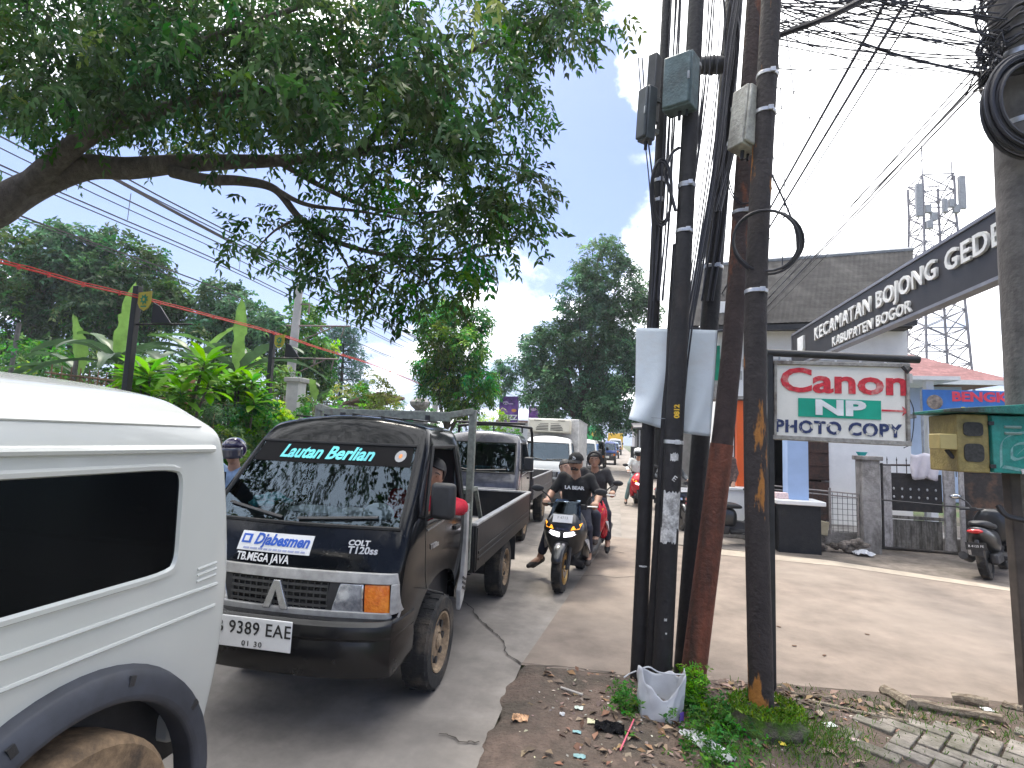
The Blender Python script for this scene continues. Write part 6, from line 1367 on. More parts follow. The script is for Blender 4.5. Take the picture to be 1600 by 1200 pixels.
# ================================================================ PEOPLE
SKIN = mat('brown skin', (.36, .20, .13), .55, 0, .08, 20); SKIN2 = mat('light brown skin', (.45, .27, .19), .55, 0, .08, 20)
EYEM = mat('eye', (.03, .02, .015), .2); HAIRM = mat('black hair', (.012, .010, .010), .6, 0, .3, 60); LIPM = mat('lips', (.30, .11, .09), .5)
def V3(*a): return Vector(a)
def person(label, loc, rz, J, top, bottom, shoe=None, skin=SKIN, res=.012, face=True, extras=None, sc=PS, sleeve=1.0, tilt=None, grip=True, lower=True, group=None, leg=1.0):
    """J: joints in metres, facing -y: pel, che, nec, hea, fwd and sh/el/wr/hip/kn/an + L or R."""
    t = thing('person', label, 'person', loc, rz, group); t.scale = (sc,) * 3
    J = {k: Vector(v) for k, v in J.items()}; B = []; T = []; P = []
    add = lambda L_, a, b, r1, r2: L_.append((tuple(a), tuple(b), r1, r2))
    pel, che, nec, hea = J['pel'], J['che'], J['nec'], J['hea']; side = (J['shL'] - J['shR']).normalized(); ins = lambda k, q: J['sh' + k].lerp(che, q)
    tb = []
    for s in (-1, 1):
        add(tb, pel + side * s * .075, pel.lerp(che, .5) + side * s * .07, .115, .112); add(tb, pel.lerp(che, .5) + side * s * .07, che + side * s * .085, .112, .115)
    for k in 'LR': add(tb, che + V3(0, 0, .03) + side * (.06 if k == 'L' else -.06), J['sh' + k], .085, .062)
    add(tb, che, nec, .10, .06); B += tb
    T += [(a, b, r1 + .014, r2 + .014) for a, b, r1, r2 in tb[:-1]] + [(tuple(che), tuple(che.lerp(nec, .62)), .112, .074)]
    F = (J['fwd']).normalized(); U = (hea - nec).normalized(); U = (U - F * U.dot(F)).normalized(); S = F.cross(U)
    add(B, nec - U * .02, hea - U * .06 - F * .015, .055, .052)
    add(B, hea - F * .02 + U * .025, hea + F * .012 + U * .025, .088, .082); add(B, hea + F * .03 - U * .02, hea + F * .052 - U * .082, .066, .040); add(B, hea + F * .01 - U * .02 + S * .03, hea + F * .04 - U * .07, .06, .045); add(B, hea + F * .01 - U * .02 - S * .03, hea + F * .04 - U * .07, .06, .045)
    add(B, hea + F * .092 + U * .01, hea + F * .108 - U * .028, .009, .015)
    for s in (-1, 1): add(B, hea + S * s * .083 + U * .015, hea + S * s * .085 - U * .03, .012, .010); add(B, hea + F * .082 + S * s * .03 + U * .03, hea + F * .07 + S * s * .055 + U * .025, .012, .010)
    for k in 'LR':
        sh, el, wr = J['sh' + k], J['el' + k], J['wr' + k]
        add(B, sh, el, .052, .043); add(B, el, el.lerp(wr, .3), .043, .044); add(B, el.lerp(wr, .3), wr, .044, .028)
        if sleeve > 0:
            e = sh.lerp(el, min(1, sleeve)); add(T, sh, e, .068, .064 if sleeve <= 1 else .058)
            if sleeve > 1: add(T, el, el.lerp(wr, sleeve - 1), .058, .045)
        # hand: palm, four fingers closing round what is held (or hanging slightly curled), thumb from the side
        d = (wr - el).normalized(); hd = J.get('hd' + k, d).normalized(); pn = J.get('pn' + k, V3(0, 0, -1)); pn = (pn - hd * pn.dot(hd)).normalized(); sd_ = hd.cross(pn) * (1 if k == 'L' else -1)
        pc = wr + hd * .045; add(B, wr, pc - sd_ * .018, .026, .024); add(B, wr, pc + sd_ * .018, .024, .022); kn = wr + hd * .085
        for i, (off, ln) in enumerate(((-.030, .066), (-.010, .075), (.010, .070), (.029, .055))):
            a = kn + sd_ * off; cu = pn * (1.0 if grip else .35); b = a + (hd * .8 + cu * .8).normalized() * ln * .5; c = b + (cu * 1.3 + hd * (-.25 if grip else .8)).normalized() * ln * .5
            add(B, pc + sd_ * off * .9, a, .012, .011); add(B, a, b, .0105, .0095); add(B, b, c, .0095, .008)
        a = wr + hd * .03 - sd_ * .03; b = a + (hd * .6 - sd_ * .6 + pn * .5).normalized() * .035; add(B, wr + hd * .015 - sd_ * .012, a, .016, .014); add(B, a, b, .013, .011); add(B, b, b + (hd * .7 + pn * (.9 if grip else .2)).normalized() * .028, .011, .008)
        if lower:
            hip, kn_, an = J['hip' + k], J['kn' + k], J['an' + k]; toe = J.get('toe' + k, an + V3(0, -.17, -.05))
            add(B, hip, kn_, .088, .060); add(B, kn_, kn_.lerp(an, .35), .058, .060); add(B, kn_.lerp(an, .35), an, .060, .038); heel = an + (an - toe).normalized() * .04 + V3(0, 0, -.035)
            add(B, an, heel, .036, .034); add(B, heel, an.lerp(toe, .55) + V3(0, 0, -.015), .034, .036); add(B, an.lerp(toe, .3), toe, .034, .024)
            add(P, hip, kn_, .104, .076); add(P, kn_, kn_.lerp(an, .85 * leg), .076, .062)
    if lower: add(P, pel + side * .07, pel - side * .07, .125, .125)
    body = sdf_obj('body', B, skin, t, .022, res)
    tm = sdf_obj('shirt', T, top, t, .03, res + .002) if top else None
    if lower and bottom: sdf_obj('trousers', P, bottom, t, .03, res + .002)
    if shoe and lower:
        for k in 'LR':
            an = J['an' + k]; toe = J.get('toe' + k, an + V3(0, -.17, -.05)); heel = an + (an - toe).normalized() * .05 + V3(0, 0, -.045)
            sdf_obj('shoe', [(tuple(heel), tuple(an.lerp(toe, .6) + V3(0, 0, -.03)), .038, .042), (tuple(an.lerp(toe, .55) + V3(0, 0, -.02)), tuple(toe + V3(0, -.01, -.004)), .044, .030), (tuple(heel + V3(0, 0, .02)), tuple(an + V3(0, 0, -.0)), .04, .044)], shoe, t, .02, res)
    if face:
        for s in (-1, 1):
            mb = MB(); mb.ball(tuple(hea + F * .082 + S * s * .032 + U * .012), .011, 8, 6); mb.build('eye', EYEM, t); mb = MB(); mb.tube([hea + F * .094 + S * s * .016 + U * .034, hea + F * .092 + S * s * .034 + U * .040, hea + F * .078 + S * s * .055 + U * .032], .0055, 5); mb.build('eyebrow', HAIRM, t)
        mb = MB(); mb.tube([hea + F * .082 + S * .024 - U * .060, hea + F * .094 - U * .058, hea + F * .082 - S * .024 - U * .060], .007, 5); mb.build('mouth', LIPM, t)
    fr = Matrix(((S.x, -F.x, U.x, hea.x), (S.y, -F.y, U.y, hea.y), (S.z, -F.z, U.z, hea.z), (0, 0, 0, 1)))     # head frame: x side, -y face, z up
    if extras: extras(t, fr, J)
    return t
def hair(t, fr, m=HAIRM, low=-.03, name='hair'):
    mb = MB(); n = 18; rings = []
    for j in range(9):
        th = math.pi / 2 * j / 8 * 1.25
        rings.append([(.096 * math.sin(th) * math.cos(2 * math.pi * i / n) if True else 0, .108 * math.sin(th) * math.sin(2 * math.pi * i / n) + .018, (.112 * math.cos(th) + .028) if math.sin(2 * math.pi * i / n) > -.35 or th < 1.15 else .112 * math.cos(1.15) + .028) for i in range(n)])
    mb.loft(rings, cap=False, M=fr); o = mb.build(name, m, t, smooth=180, solid=.012)
def cap(t, fr, m, logo=None):
    mb = MB(); n = 20; rings = []
    for j in range(7):
        th = math.pi / 2 * (.06 + .94 * j / 6); rings.append([(.104 * math.sin(th) * math.cos(2 * math.pi * i / n), .112 * math.sin(th) * math.sin(2 * math.pi * i / n) + .008, .105 * math.cos(th) + .05) for i in range(n)])
    mb.loft(rings, cap=False, M=fr); o = mb.build('cap', m, t, smooth=180, solid=.008)
    V = []; 
    for j in range(5):
        for i in range(11): a = R(200 + 140 * i / 10); r_ = 1 + j / 4 * .75; V.append((.10 * math.cos(a) * (1 + j * .02), .108 * math.sin(a) * r_ + .008, .052 - .010 * j + .012 * math.sin(a) ** 2))
    mb = MB(); mb.add(V, [(j * 11 + i, j * 11 + i + 1, (j + 1) * 11 + i + 1, (j + 1) * 11 + i) for j in range(4) for i in range(10)], M=fr); mb.build('brim', m, o, smooth=180, solid=.006)
    if logo:
        mb = MB()
        for i, (x, h) in enumerate(((-.020, .016), (-.006, .026), (.008, .036))): mb.box((x + .002, -.101 + h * .12, .078 + h / 2), (.010, .006, h), Matrix.Rotation(.3, 3, 'Y'))
        mb.box((0, -.107, .072), (.045, .004, .007)); q = mb.build('cap_mark', logo, o); q.matrix_local = fr
def helmet(t, fr, m, visor=None):
    mb = MB(); n = 22; rings = []
    for j in range(10):
        th = math.pi * (.03 + .66 * j / 9); rings.append([(.138 * math.sin(th) * math.cos(2 * math.pi * i / n), .150 * math.sin(th) * math.sin(2 * math.pi * i / n) * (1 if math.sin(2 * math.pi * i / n) > 0 or th < 1.3 else .35) + .012, .140 * math.cos(th) + .045) for i in range(n)])
    mb.loft(rings, cap=False, M=fr); o = mb.build('helmet', m, t, smooth=180, solid=.012)
    if visor:
        V = []
        for j in range(5):
            for i in range(11): a = R(205 + 130 * i / 10); V.append((.146 * math.cos(a), .165 * math.sin(a) + .01, .075 - .032 * j))
        mb = MB(); mb.add(V, [(j * 11 + i, j * 11 + i + 1, (j + 1) * 11 + i + 1, (j + 1) * 11 + i) for j in range(4) for i in range(10)], M=fr); mb.build('visor', visor, o, smooth=180, solid=.003)
def ride(headturn=0.0, lean=0.0, footR=None, footL=None, hands=True, y=.22):
    J = dict(pel=(0, y + .04, .875), che=(0, y - .02 - lean, 1.20), nec=(0, y - .06 - lean, 1.40), hea=(0, y - .10 - lean, 1.53), fwd=(headturn, -1, -.08),
             shL=(.19, y - .02 - lean, 1.33), shR=(-.19, y - .02 - lean, 1.33), elL=(.33, y - .12, 1.11), elR=(-.33, y - .12, 1.11), wrL=(.33, -.13, 1.035), wrR=(-.33, -.13, 1.035),
             hdL=(-.02, -1, -.1), hdR=(.02, -1, -.1), hipL=(.10, y, .86), hipR=(-.10, y, .86), knL=(.19, y - .44, .74), knR=(-.19, y - .44, .74), anL=(.19, y - .36, .36), anR=(-.19, y - .36, .36))
    if footR: J['knR'], J['anR'], J['toeR'] = footR
    if footL: J['knL'], J['anL'], J['toeL'] = footL
    return J
BLKCLOTH = mat('black cotton', (.014, .014, .015), .9, 0, .3, 30); NAVYC = mat('navy trousers', (.018, .02, .035), .9, 0, .3, 20); SANDAL = mat('dark sandal', (.03, .022, .018), .7)
BLKSC = mat('satin black scooter paint', (.016, .017, .019), .3, 0, .2, 6, coat=.4)
# --- rider on the black scooter, passenger child behind him
sc1 = V3(-.50, 6.50, 0)
scooter('black scooter with lit headlamps ridden towards the camera', sc1, R(-7), BLKSC, GOLD, lit=True, accent=mat('silver side panel', (.42, .42, .43), .3, .3))
def ex1(t, fr, J):
    cap(t, fr, BLKCLOTH, LET)
    mb = MB(); mb.ball((0, -.055, -.068), (.058, .045, .035), 12, 8, M=fr); mb.build('beard', HAIRM, t); mb = MB(); mb.tube([fr @ V3(.035, -.097, -.046), fr @ V3(0, -.108, -.042), fr @ V3(-.035, -.097, -.046)], .006, 5); mb.build('moustache', HAIRM, t)
    o = text('shirt_lettering', 'LA BEAR', .062, LET, t, plane_M((0, .04, 1.20), (1, 0, 0), (0, 0, 1)), .004, .003, sx=1.15)
person('person in a black cap and black T-shirt riding the black scooter', sc1, R(-7), ride(-.1, .02, footR=((-.26, -.16, .70), (-.42, -.10, .25), (-.52, -.28, .175)), footL=((.23, -.22, .72), (.235, -.06, .34), (.25, -.22, .27))), BLKCLOTH, NAVYC, SANDAL, sleeve=.75, extras=ex1, leg=.9)
def ex2(t, fr, J): hair(t, fr)
Jc = dict(pel=(-.04, .66, .93), che=(-.10, .62, 1.15), nec=(-.19, .60, 1.31), hea=(-.235, .56, 1.43), fwd=(-.12, -1, -.02), shL=(.02, .60, 1.24), shR=(-.25, .60, 1.24), elL=(.12, .5, 1.08), elR=(-.26, .5, 1.08), wrL=(.14, .36, 1.0), wrR=(-.2, .36, 1.0), hipL=(.06, .62, .92), hipR=(-.14, .62, .92), knL=(.24, .4, .80), knR=(-.26, .4, .80), anL=(.24, .5, .50), anR=(-.26, .5, .50))
person('person half hidden behind the rider in the black cap', sc1, R(-7), Jc, mat('dark grey cloth', (.05, .05, .055), .9), NAVYC, SANDAL, skin=SKIN2, extras=ex2, sc=PS, sleeve=.8)
# --- hooded rider on the red scooter
REDSC = layered('red scooter paint', (.50, .012, .03), (.55, .05, .07), .22, .5, .8, 3, bump=0); sc2 = V3(-.33, 8.0, 0)
scooter('bright red scooter following close behind the black one', sc2, R(-4), REDSC, DARKRIM, accent=mat('white side stripe', (.62, .60, .60), .3), plate=False)
HOOD = mat('charcoal hooded top', (.035, .034, .036), .95, 0, .25, 25)
def ex3(t, fr, J):
    mb = MB(); n = 18; rings = []
    for j in range(10):
        th = math.pi * (.04 + .70 * j / 9); rings.append([(.125 * math.sin(th) * math.cos(2 * math.pi * i / n), (.125 if math.sin(2 * math.pi * i / n) > 0 else (.085 if th < 1.1 else .02)) * math.sin(th) * math.sin(2 * math.pi * i / n) + .025, .135 * math.cos(th) + .02) for i in range(n)])
    mb.loft(rings, cap=False, M=fr); mb.build('hood', HOOD, t, smooth=180, solid=.014); mb = MB(); mb.tube([fr @ V3(.115 * math.cos(a), -.06 - .03 * math.sin(a), .02 + .125 * math.sin(a)) for a in np.linspace(-.9, math.pi + .9, 20)], .018, 6); mb.build('hood_edge', HOOD, t)
    hair(t, fr)
    mb = MB(); mb.box((-.06, .065, 1.19), (.09, .012, .04)); mb.build('orange_print', mat('orange print', (.75, .35, .08), .6), t); mb = MB(); mb.box((.07, .065, 1.19), (.09, .012, .04)); mb.build('blue_print', mat('blue print', (.15, .35, .6), .6), t)
person('person in a charcoal hooded top riding the red scooter', sc2, R(-4), ride(.0, .02, footL=((.24, -.20, .70), (.26, -.10, .25), (.27, -.28, .12))), HOOD, NAVYC, BLKCLOTH, sleeve=1.9, extras=ex3)
# --- farther red scooter at the kerb
sc3 = G(992, 794); sc3 = V3(sc3.x + .10, sc3.y + .55, 0)
scooter('red scooter waiting at the roadside beyond the poles', sc3, R(4), REDSC, DARKRIM, plate=False, screen=False, lit=True)
WHT = mat('white shirt cloth', (.60, .62, .60), .9, 0, .08, 20)
def ex4(t, fr, J): helmet(t, fr, WHITEPAINT, mat('black visor', (.015, .015, .018), .15))
person('person in a white helmet waiting on the roadside red scooter', sc3, R(4), ride(0, .0, footR=((-.26, -.16, .66), (-.36, .02, .16), (-.38, -.16, .07))), WHT, mat('grey green trousers', (.16, .25, .25), .9), SANDAL, res=.016, sleeve=1.8, extras=ex4)
# --- parked scooters and people by the shop
sc4 = V3(2.02, 9.72, 0)
scooter('parked black scooter with teal panel between the rusty poles', sc4, R(100), BLKSC, DARKRIM, accent=mat('teal panel', (.0, .28, .20), .4), screen=False, lean=R(-5))
sc4b = V3(1.1, 11.4, 0); scooter('dark scooter glimpsed between the black poles', sc4b, R(15), BLKSC, DARKRIM, screen=False)
PINK = mat('dusty pink veil', (.60, .38, .37), .9, 0, .15, 14)
def ex5(t, fr, J):
    bones = [((0, .02, 1.54), (0, .03, 1.44), .125, .115), ((0, .03, 1.42), (0, .05, 1.12), .11, .19), ((.1, .05, 1.3), (.12, .06, 1.08), .11, .12), ((-.1, .05, 1.3), (-.12, .06, 1.08), .11, .12)]
    h = J['hea']; bones = [((h.x + a[0], h.y + a[1] + .02, a[2]), (h.x + b[0], h.y + b[1] + .02, b[2]), r1, r2) for a, b, r1, r2 in bones]; sdf_obj('veil', bones, PINK, t, .05, .016, cut=[((h.x, h.y - .055, 1.5), (0, -.93, .15))])
STD = dict(pel=(0, 0, .95), che=(0, 0, 1.27), nec=(0, 0, 1.46), hea=(0, -.02, 1.58), fwd=(0, -1, 0), shL=(.19, 0, 1.40), shR=(-.19, 0, 1.40), elL=(.25, .03, 1.12), elR=(-.25, .03, 1.12), wrL=(.24, -.08, .90), wrR=(-.24, -.08, .90), hipL=(.09, 0, .92), hipR=(-.09, 0, .92), knL=(.10, -.02, .50), knR=(-.10, -.02, .50), anL=(.10, .02, .09), anR=(-.10, .02, .09), toeL=(.11, -.15, .035), toeR=(-.11, -.15, .035))
pw = V3(1.93, 10.55, .25)
person('person in a dusty pink veil standing behind the parked scooter', pw, R(-30), STD, mat('brown patterned dress', (.13, .085, .075), .9, 0, .5, 25), mat('dark skirt', (.04, .035, .035), .9), SANDAL, skin=SKIN2, res=.016, extras=ex5, sc=.80, sleeve=1.8, grip=False)
def ex6(t, fr, J): hair(t, fr, mat('brown hair', (.10, .055, .035), .6, 0, .3, 40))
person('person with brown hair seen between two black poles', V3(1.12, 11.6, 0), R(15), ride(0, 0), mat('slate jacket', (.07, .08, .09), .9), NAVYC, BLKCLOTH, res=.016, sleeve=1.9, extras=ex6)
# --- black scooter parked with its back to us at the right
sc5 = G(1545, 905); sc5 = V3(sc5.x + .37, sc5.y + .47, 0)
scooter('parked black scooter seen from behind near the gate', sc5, R(141), BLKSC, DARKRIM, screen=False, lean=R(6))
mb = MB(); o = MB(); o.box((0, 0, 0), (.24, .006, .10)); b = o.build('number_plate', PLATEB, None); 
b.parent = [x for x in COL.objects if x.get('label') == 'parked black scooter seen from behind near the gate'][0]; b.location = (0, 1.095, .52); text('plate_lettering', 'B 4125 FE', .045, PLATEW, b, plane_M((0, .006, .0), (-1, 0, 0), (0, 0, 1)), .0005)
# --- motorcyclist seen between the white car and the black pickup
sc6 = V3(-3.93, 4.95, 0)
scooter('dark violet scooter squeezed behind the white off-road car', sc6, R(12), mat('violet black paint', (.03, .02, .06), .2, 0, .2, 6, coat=.6), DARKRIM, plate=False)
def ex7(t, fr, J): helmet(t, fr, mat('violet black helmet', (.035, .025, .075), .15, 0, .3, 8, coat=.8), mat('dark visor', (.05, .05, .07), .08, 0, .1, coat=.8))
person('person in a glossy dark helmet riding beyond the white car', sc6, R(12), ride(.1, .05), mat('pale blue jacket', (.25, .35, .50), .9, 0, .3, 10), NAVYC, BLKCLOTH, res=.014, sleeve=1.9, extras=ex7)
# --- passenger leaning on the open window of the black pickup
REDK = mat('red knitted sleeve', (.52, .012, .035), .95, 0, .15, 50, bump=.4, bscale=140)
def ex8(t, fr, J): hair(t, fr)
JP = dict(pel=(0, .10, .10), che=(.02, .03, .40), nec=(.07, -.02, .57), hea=(.135, -.05, .695), fwd=(.32, -1, -.02), shL=(.20, .06, .49), shR=(-.17, .02, .49), elL=(.36, .03, .445), elR=(-.22, -.10, .26), wrL=(.31, -.24, .445), wrR=(-.05, -.22, .20), hdL=(-.5, -1, 0), hdR=(.5, -1, 0), hipL=(.09, .1, .06), hipR=(-.09, .1, .06), knL=(.10, -.30, .10), knR=(-.10, -.30, .10), anL=(.1, -.35, -.25), anR=(-.1, -.35, -.25))
person('person in a red jumper leaning an arm on the black pickup window', V3(-1.385, 3.67, .72), 0, JP, REDK, NAVYC, BLKCLOTH, res=.010, sleeve=1.85, extras=ex8, grip=False)

# ================================================================ VEGETATION
def leafm(name, col, tr=.35, rough=.55):
    return mat(name, col, rough, 0, .25, 3, transl=tr, spec=.2, attr=True)
LEAF_D = leafm('dark leaf', (.044, .108, .025), .42); LEAF_M = leafm('mid leaf', (.078, .22, .034), .45); LEAF_B = leafm('bright leaf', (.125, .32, .018), .45); LEAF_T = leafm('blue green leaf', (.070, .165, .075), .42)
BARK = layered('bark', (.075, .062, .055), (.13, .115, .10), .95, .48, .66, 4, stretch=(2, 2, .6), bump=.9)
def unit(a): return a / np.maximum(np.linalg.norm(a, axis=-1, keepdims=True), 1e-9)
def leaf_geo(P, D, N, L, Wd, fold=.25, curl=.15):
    """Four-cornered folded leaves from base points P along D, facing N."""
    D = unit(D); S = unit(np.cross(D, N)); N = np.cross(S, D); L = np.broadcast_to(np.asarray(L, float), (len(P),))[:, None]; w = np.broadcast_to(np.asarray(Wd, float), (len(P),))[:, None]
    m = P + D * L * .45; a = m + S * w / 2 + N * w * fold; b = m - S * w / 2 + N * w * fold; tip = P + D * L - N * L * curl
    V = np.stack([P, a, tip, b], 1).reshape(-1, 3); F = np.arange(len(P) * 4).reshape(-1, 4); return V, F
def tints(n, hue=.03, sat=.15, val=.3, k=4, group=1):
    g = -(-n // group); h = .5 + NR.normal(0, hue, g).repeat(group)[:n] + NR.normal(0, hue * .4, n); s = 1 + NR.normal(0, sat, g).repeat(group)[:n]; v = np.clip(1 + NR.normal(0, val, g).repeat(group)[:n] + NR.normal(0, val * .5, n), .35, 2.2)
    return np.stack([h, s, v], 1).repeat(k, 0)
def sprays(C, k, rach, L, Wd, out=None, droop=.5):
    """Twigs with leaflets in two rows: C centres, k leaflets each."""
    n = len(C); d = NR.normal(0, 1, (n, 3)); 
    if out is not None: d = d * .7 + out * .9
    d[:, 2] -= droop * .7; d = unit(d); up = unit(np.array([0, 0, 1.0]) + NR.normal(0, .5, (n, 3))); sd_ = unit(np.cross(d, up))
    i = np.arange(k); t = (i // 2 + .6) / (k / 2); sg = np.where(i % 2 == 0, 1, -1)
    P = C[:, None] + d[:, None] * (t[None, :, None] * rach) + np.array([0, 0, -1.0]) * (t ** 2 * rach * .35)[None, :, None]
    D = d[:, None] * .55 + sd_[:, None] * sg[None, :, None] * .9 + np.array([0, 0, -1.0]) * droop + NR.normal(0, .25, (n, k, 3)); N = up[:, None] + NR.normal(0, .35, (n, k, 3))
    Ls = L * NR.uniform(.7, 1.25, (n, k)); return leaf_geo(P.reshape(-1, 3), D.reshape(-1, 3), N.reshape(-1, 3), Ls.ravel(), (Ls * Wd / L).ravel())
# --- the roadside tree whose limbs hang over the road
def big_tree():
    foot_ = V3(-9.9, 5.4, 0); t = thing('roadside_tree', 'large roadside tree with dark limbs overhanging the road', 'tree', foot_)
    def px(l): return [atY(u, v, y) - foot_ for u, v, y in l]
    mb = MB()
    def limb(l, r0, r1, n=10, own=None):
        P = spline((own or []) + px(l), 7); k = len(P); mb.tube(P, [r0 + (r1 - r0) * (i / (k - 1)) ** .8 for i in range(k)], n); return P
    limb([(-60, 375, 5.7), (0, 322, 5.8), (60, 287, 6.0), (130, 262, 6.1), (200, 263, 6.2), (280, 256, 6.4), (360, 253, 6.6), (450, 250, 6.9), (560, 238, 7.1), (690, 215, 7.2), (790, 180, 7.2)], .34, .02, 14, [V3(0, 0, -.2), V3(.1, 0, 1.4)])
    limb([(270, 268, 6.35), (320, 280, 6.3), (380, 283, 6.4), (430, 296, 6.5), (468, 340, 6.6), (520, 375, 6.6), (600, 398, 6.8), (690, 405, 6.9), (780, 398, 7.0)], .095, .012, 10)
    limb([(40, 295, 5.9), (110, 232, 5.8), (170, 198, 5.8), (260, 170, 5.9), (360, 150, 6.0), (480, 135, 6.2), (600, 100, 6.4)], .17, .03, 10)
    limb([(170, 198, 5.8), (230, 120, 5.6), (330, 60, 5.5), (470, 10, 5.6)], .10, .03, 8); limb([(430, 250, 6.8), (520, 300, 6.9), (600, 330, 6.9), (690, 330, 7.2), (800, 300, 7.2)], .05, .01, 8)
    limb([(430, 296, 6.5), (480, 320, 6.4), (560, 330, 6.4), (640, 345, 6.5)], .045, .01, 7); limb([(468, 340, 6.6), (430, 360, 6.5), (400, 390, 6.4)], .03, .006, 6); limb([(520, 375, 6.6), (540, 410, 6.6), (560, 445, 6.6)], .03, .006, 6); limb([(600, 398, 6.8), (650, 430, 6.8), (690, 460, 6.9)], .03, .006, 6)
    limb([(560, 238, 7.1), (640, 160, 7.0), (720, 90, 6.9), (840, 30, 6.8), (930, 20, 6.8)], .07, .01, 8); limb([(690, 215, 7.2), (760, 240, 7.3), (840, 240, 7.3)], .04, .008, 6); limb([(690, 405, 6.9), (780, 370, 7.0), (845, 320, 7.0)], .02, .006, 6)
    limb([(380, 150, 6.0), (480, 175, 6.3), (600, 185, 6.5), (700, 150, 6.6)], .06, .01, 7); limb([(360, 150, 6.0), (420, 190, 6.2), (520, 210, 6.4)], .045, .01, 6)
    mb.tube(spline([V3(.1, 0, 2.6), V3(1.5, -2.0, 5.2), V3(3.2, -4.5, 6.6), V3(4.4, -6.6, 6.9)], 7), [.20 - .0085 * i for i in range(22)], 10); mb.build('trunk', BARK, t, smooth=180)
    # crown: clumps in depth
    lob = [  # u, v, ru, rv, y, depth, clumps per 1000 px2
        (120, 60, 200, 130, 5.8, 1.6, 1.9), (330, 70, 200, 120, 5.8, 1.6, 1.75), (520, 80, 180, 120, 6.0, 1.7, 1.6), (680, 90, 130, 130, 6.6, 1.6, 1.5), (90, 170, 150, 50, 6.8, 1.0, 1.6), (240, 175, 130, 45, 7.0, 1.0, 1.4), (60, 240, 90, 34, 7.2, .6, .55), (270, 222, 80, 18, 7.2, .5, .8),
        (420, 195, 110, 60, 6.2, 1.4, 1.4), (580, 215, 130, 75, 6.5, 1.5, 1.5), (760, 150, 80, 95, 6.9, 1.4, 1.7), (815, 130, 42, 60, 7.0, 1.0, 1.5), (800, 250, 58, 70, 7.1, 1.1, 1.2), (700, 280, 110, 75, 6.9, 1.4, 1.4), (560, 285, 90, 40, 6.7, 1.0, .9),
        (440, 372, 62, 45, 6.5, .9, 1.5), (535, 405, 55, 62, 6.6, .9, 1.5), (620, 430, 62, 55, 6.8, 1.0, 1.6), (700, 420, 68, 48, 6.9, 1.0, 1.6), (770, 370, 65, 60, 7.0, 1.0, 1.4), (660, 355, 90, 50, 6.8, 1.1, 1.1), (820, 310, 38, 45, 7.0, .8, 1.0), (405, 340, 30, 40, 6.4, .6, .7), (480, 345, 45, 35, 6.5, .8, .7),
        (890, 22, 68, 34, 6.8, 1.0, 1.5), (820, 20, 60, 40, 6.8, 1.0, 1.2), (850, 60, 30, 22, 6.8, .6, 1.1), (940, 20, 24, 26, 6.8, .5, 1.4)]
    C = []; O = []
    for u, v, ru, rv, y, dp, dens in lob:
        n = int(dens * math.pi * ru * rv / 1000 * (2.7 if v < 110 else 2.25))
        for _ in range(n):
            a = rnd.uniform(0, 6.283); q = math.sqrt(rnd.random()); uu, vv = u + ru * q * math.cos(a), v + rv * q * math.sin(a); p = atY(uu, vv, y + rnd.gauss(0, dp * .5)); c = atY(u, v, y); C.append(p - foot_); O.append((p - c).normalized() if (p - c).length > .01 else V3(0, 0, 1))
    for _ in range(300):      # the part of the crown that hangs over the road left of the camera
        a = rnd.choice(((-6.2, -.4, 7.0), (-5.2, 1.6, 6.9), (-7.2, 1.5, 7.2), (-6.9, -1.6, 6.8), (-7.6, 3.0, 6.6), (-5.0, -1.2, 7.3))); d = V3(rnd.gauss(0, .75), rnd.gauss(0, .75), rnd.gauss(0, .4)); C.append(V3(*a) + d - foot_); O.append(d.normalized())
    for _ in range(260):      # and the part above the queue of cars
        a = rnd.choice(((-3.6, 2.4, 8.0), (-2.4, 3.9, 7.9), (-4.6, 4.0, 7.7), (-1.8, 1.4, 8.3), (-3.2, .4, 8.1), (-5.6, 3.2, 7.7), (-4.4, 1.2, 7.9))); d = V3(rnd.gauss(0, .7), rnd.gauss(0, .6), rnd.gauss(0, .35)); C.append(V3(*a) + d - foot_); O.append(d.normalized())
    C = np.array([tuple(c) for c in C]); O = np.array([tuple(o) for o in O])
    keep = vnoise(C[:, 0] * 2 + C[:, 2], C[:, 1] * 1.2 + C[:, 2] * 2, 1.0, 7) > np.where(C[:, 2] > 7.2, .29, .40); C, O = C[keep], O[keep]
    # each clump: three twigs
    C3 = (C[:, None] + NR.normal(0, .12, (len(C), 3, 3))).reshape(-1, 3); O3 = O.repeat(3, 0)
    V, F = sprays(C3, 10, .31, .125, .047, O3, .55); T = tints(len(F), .022, .15, .32, 4, 30)
    yel = (NR.random(len(C)) < .03).repeat(3); yv = np.repeat(yel, 40); T[yv, 0] -= .07; T[yv, 2] *= 1.9
    big('crown', V, F, LEAF_D, t, T); return len(F)
big_tree()
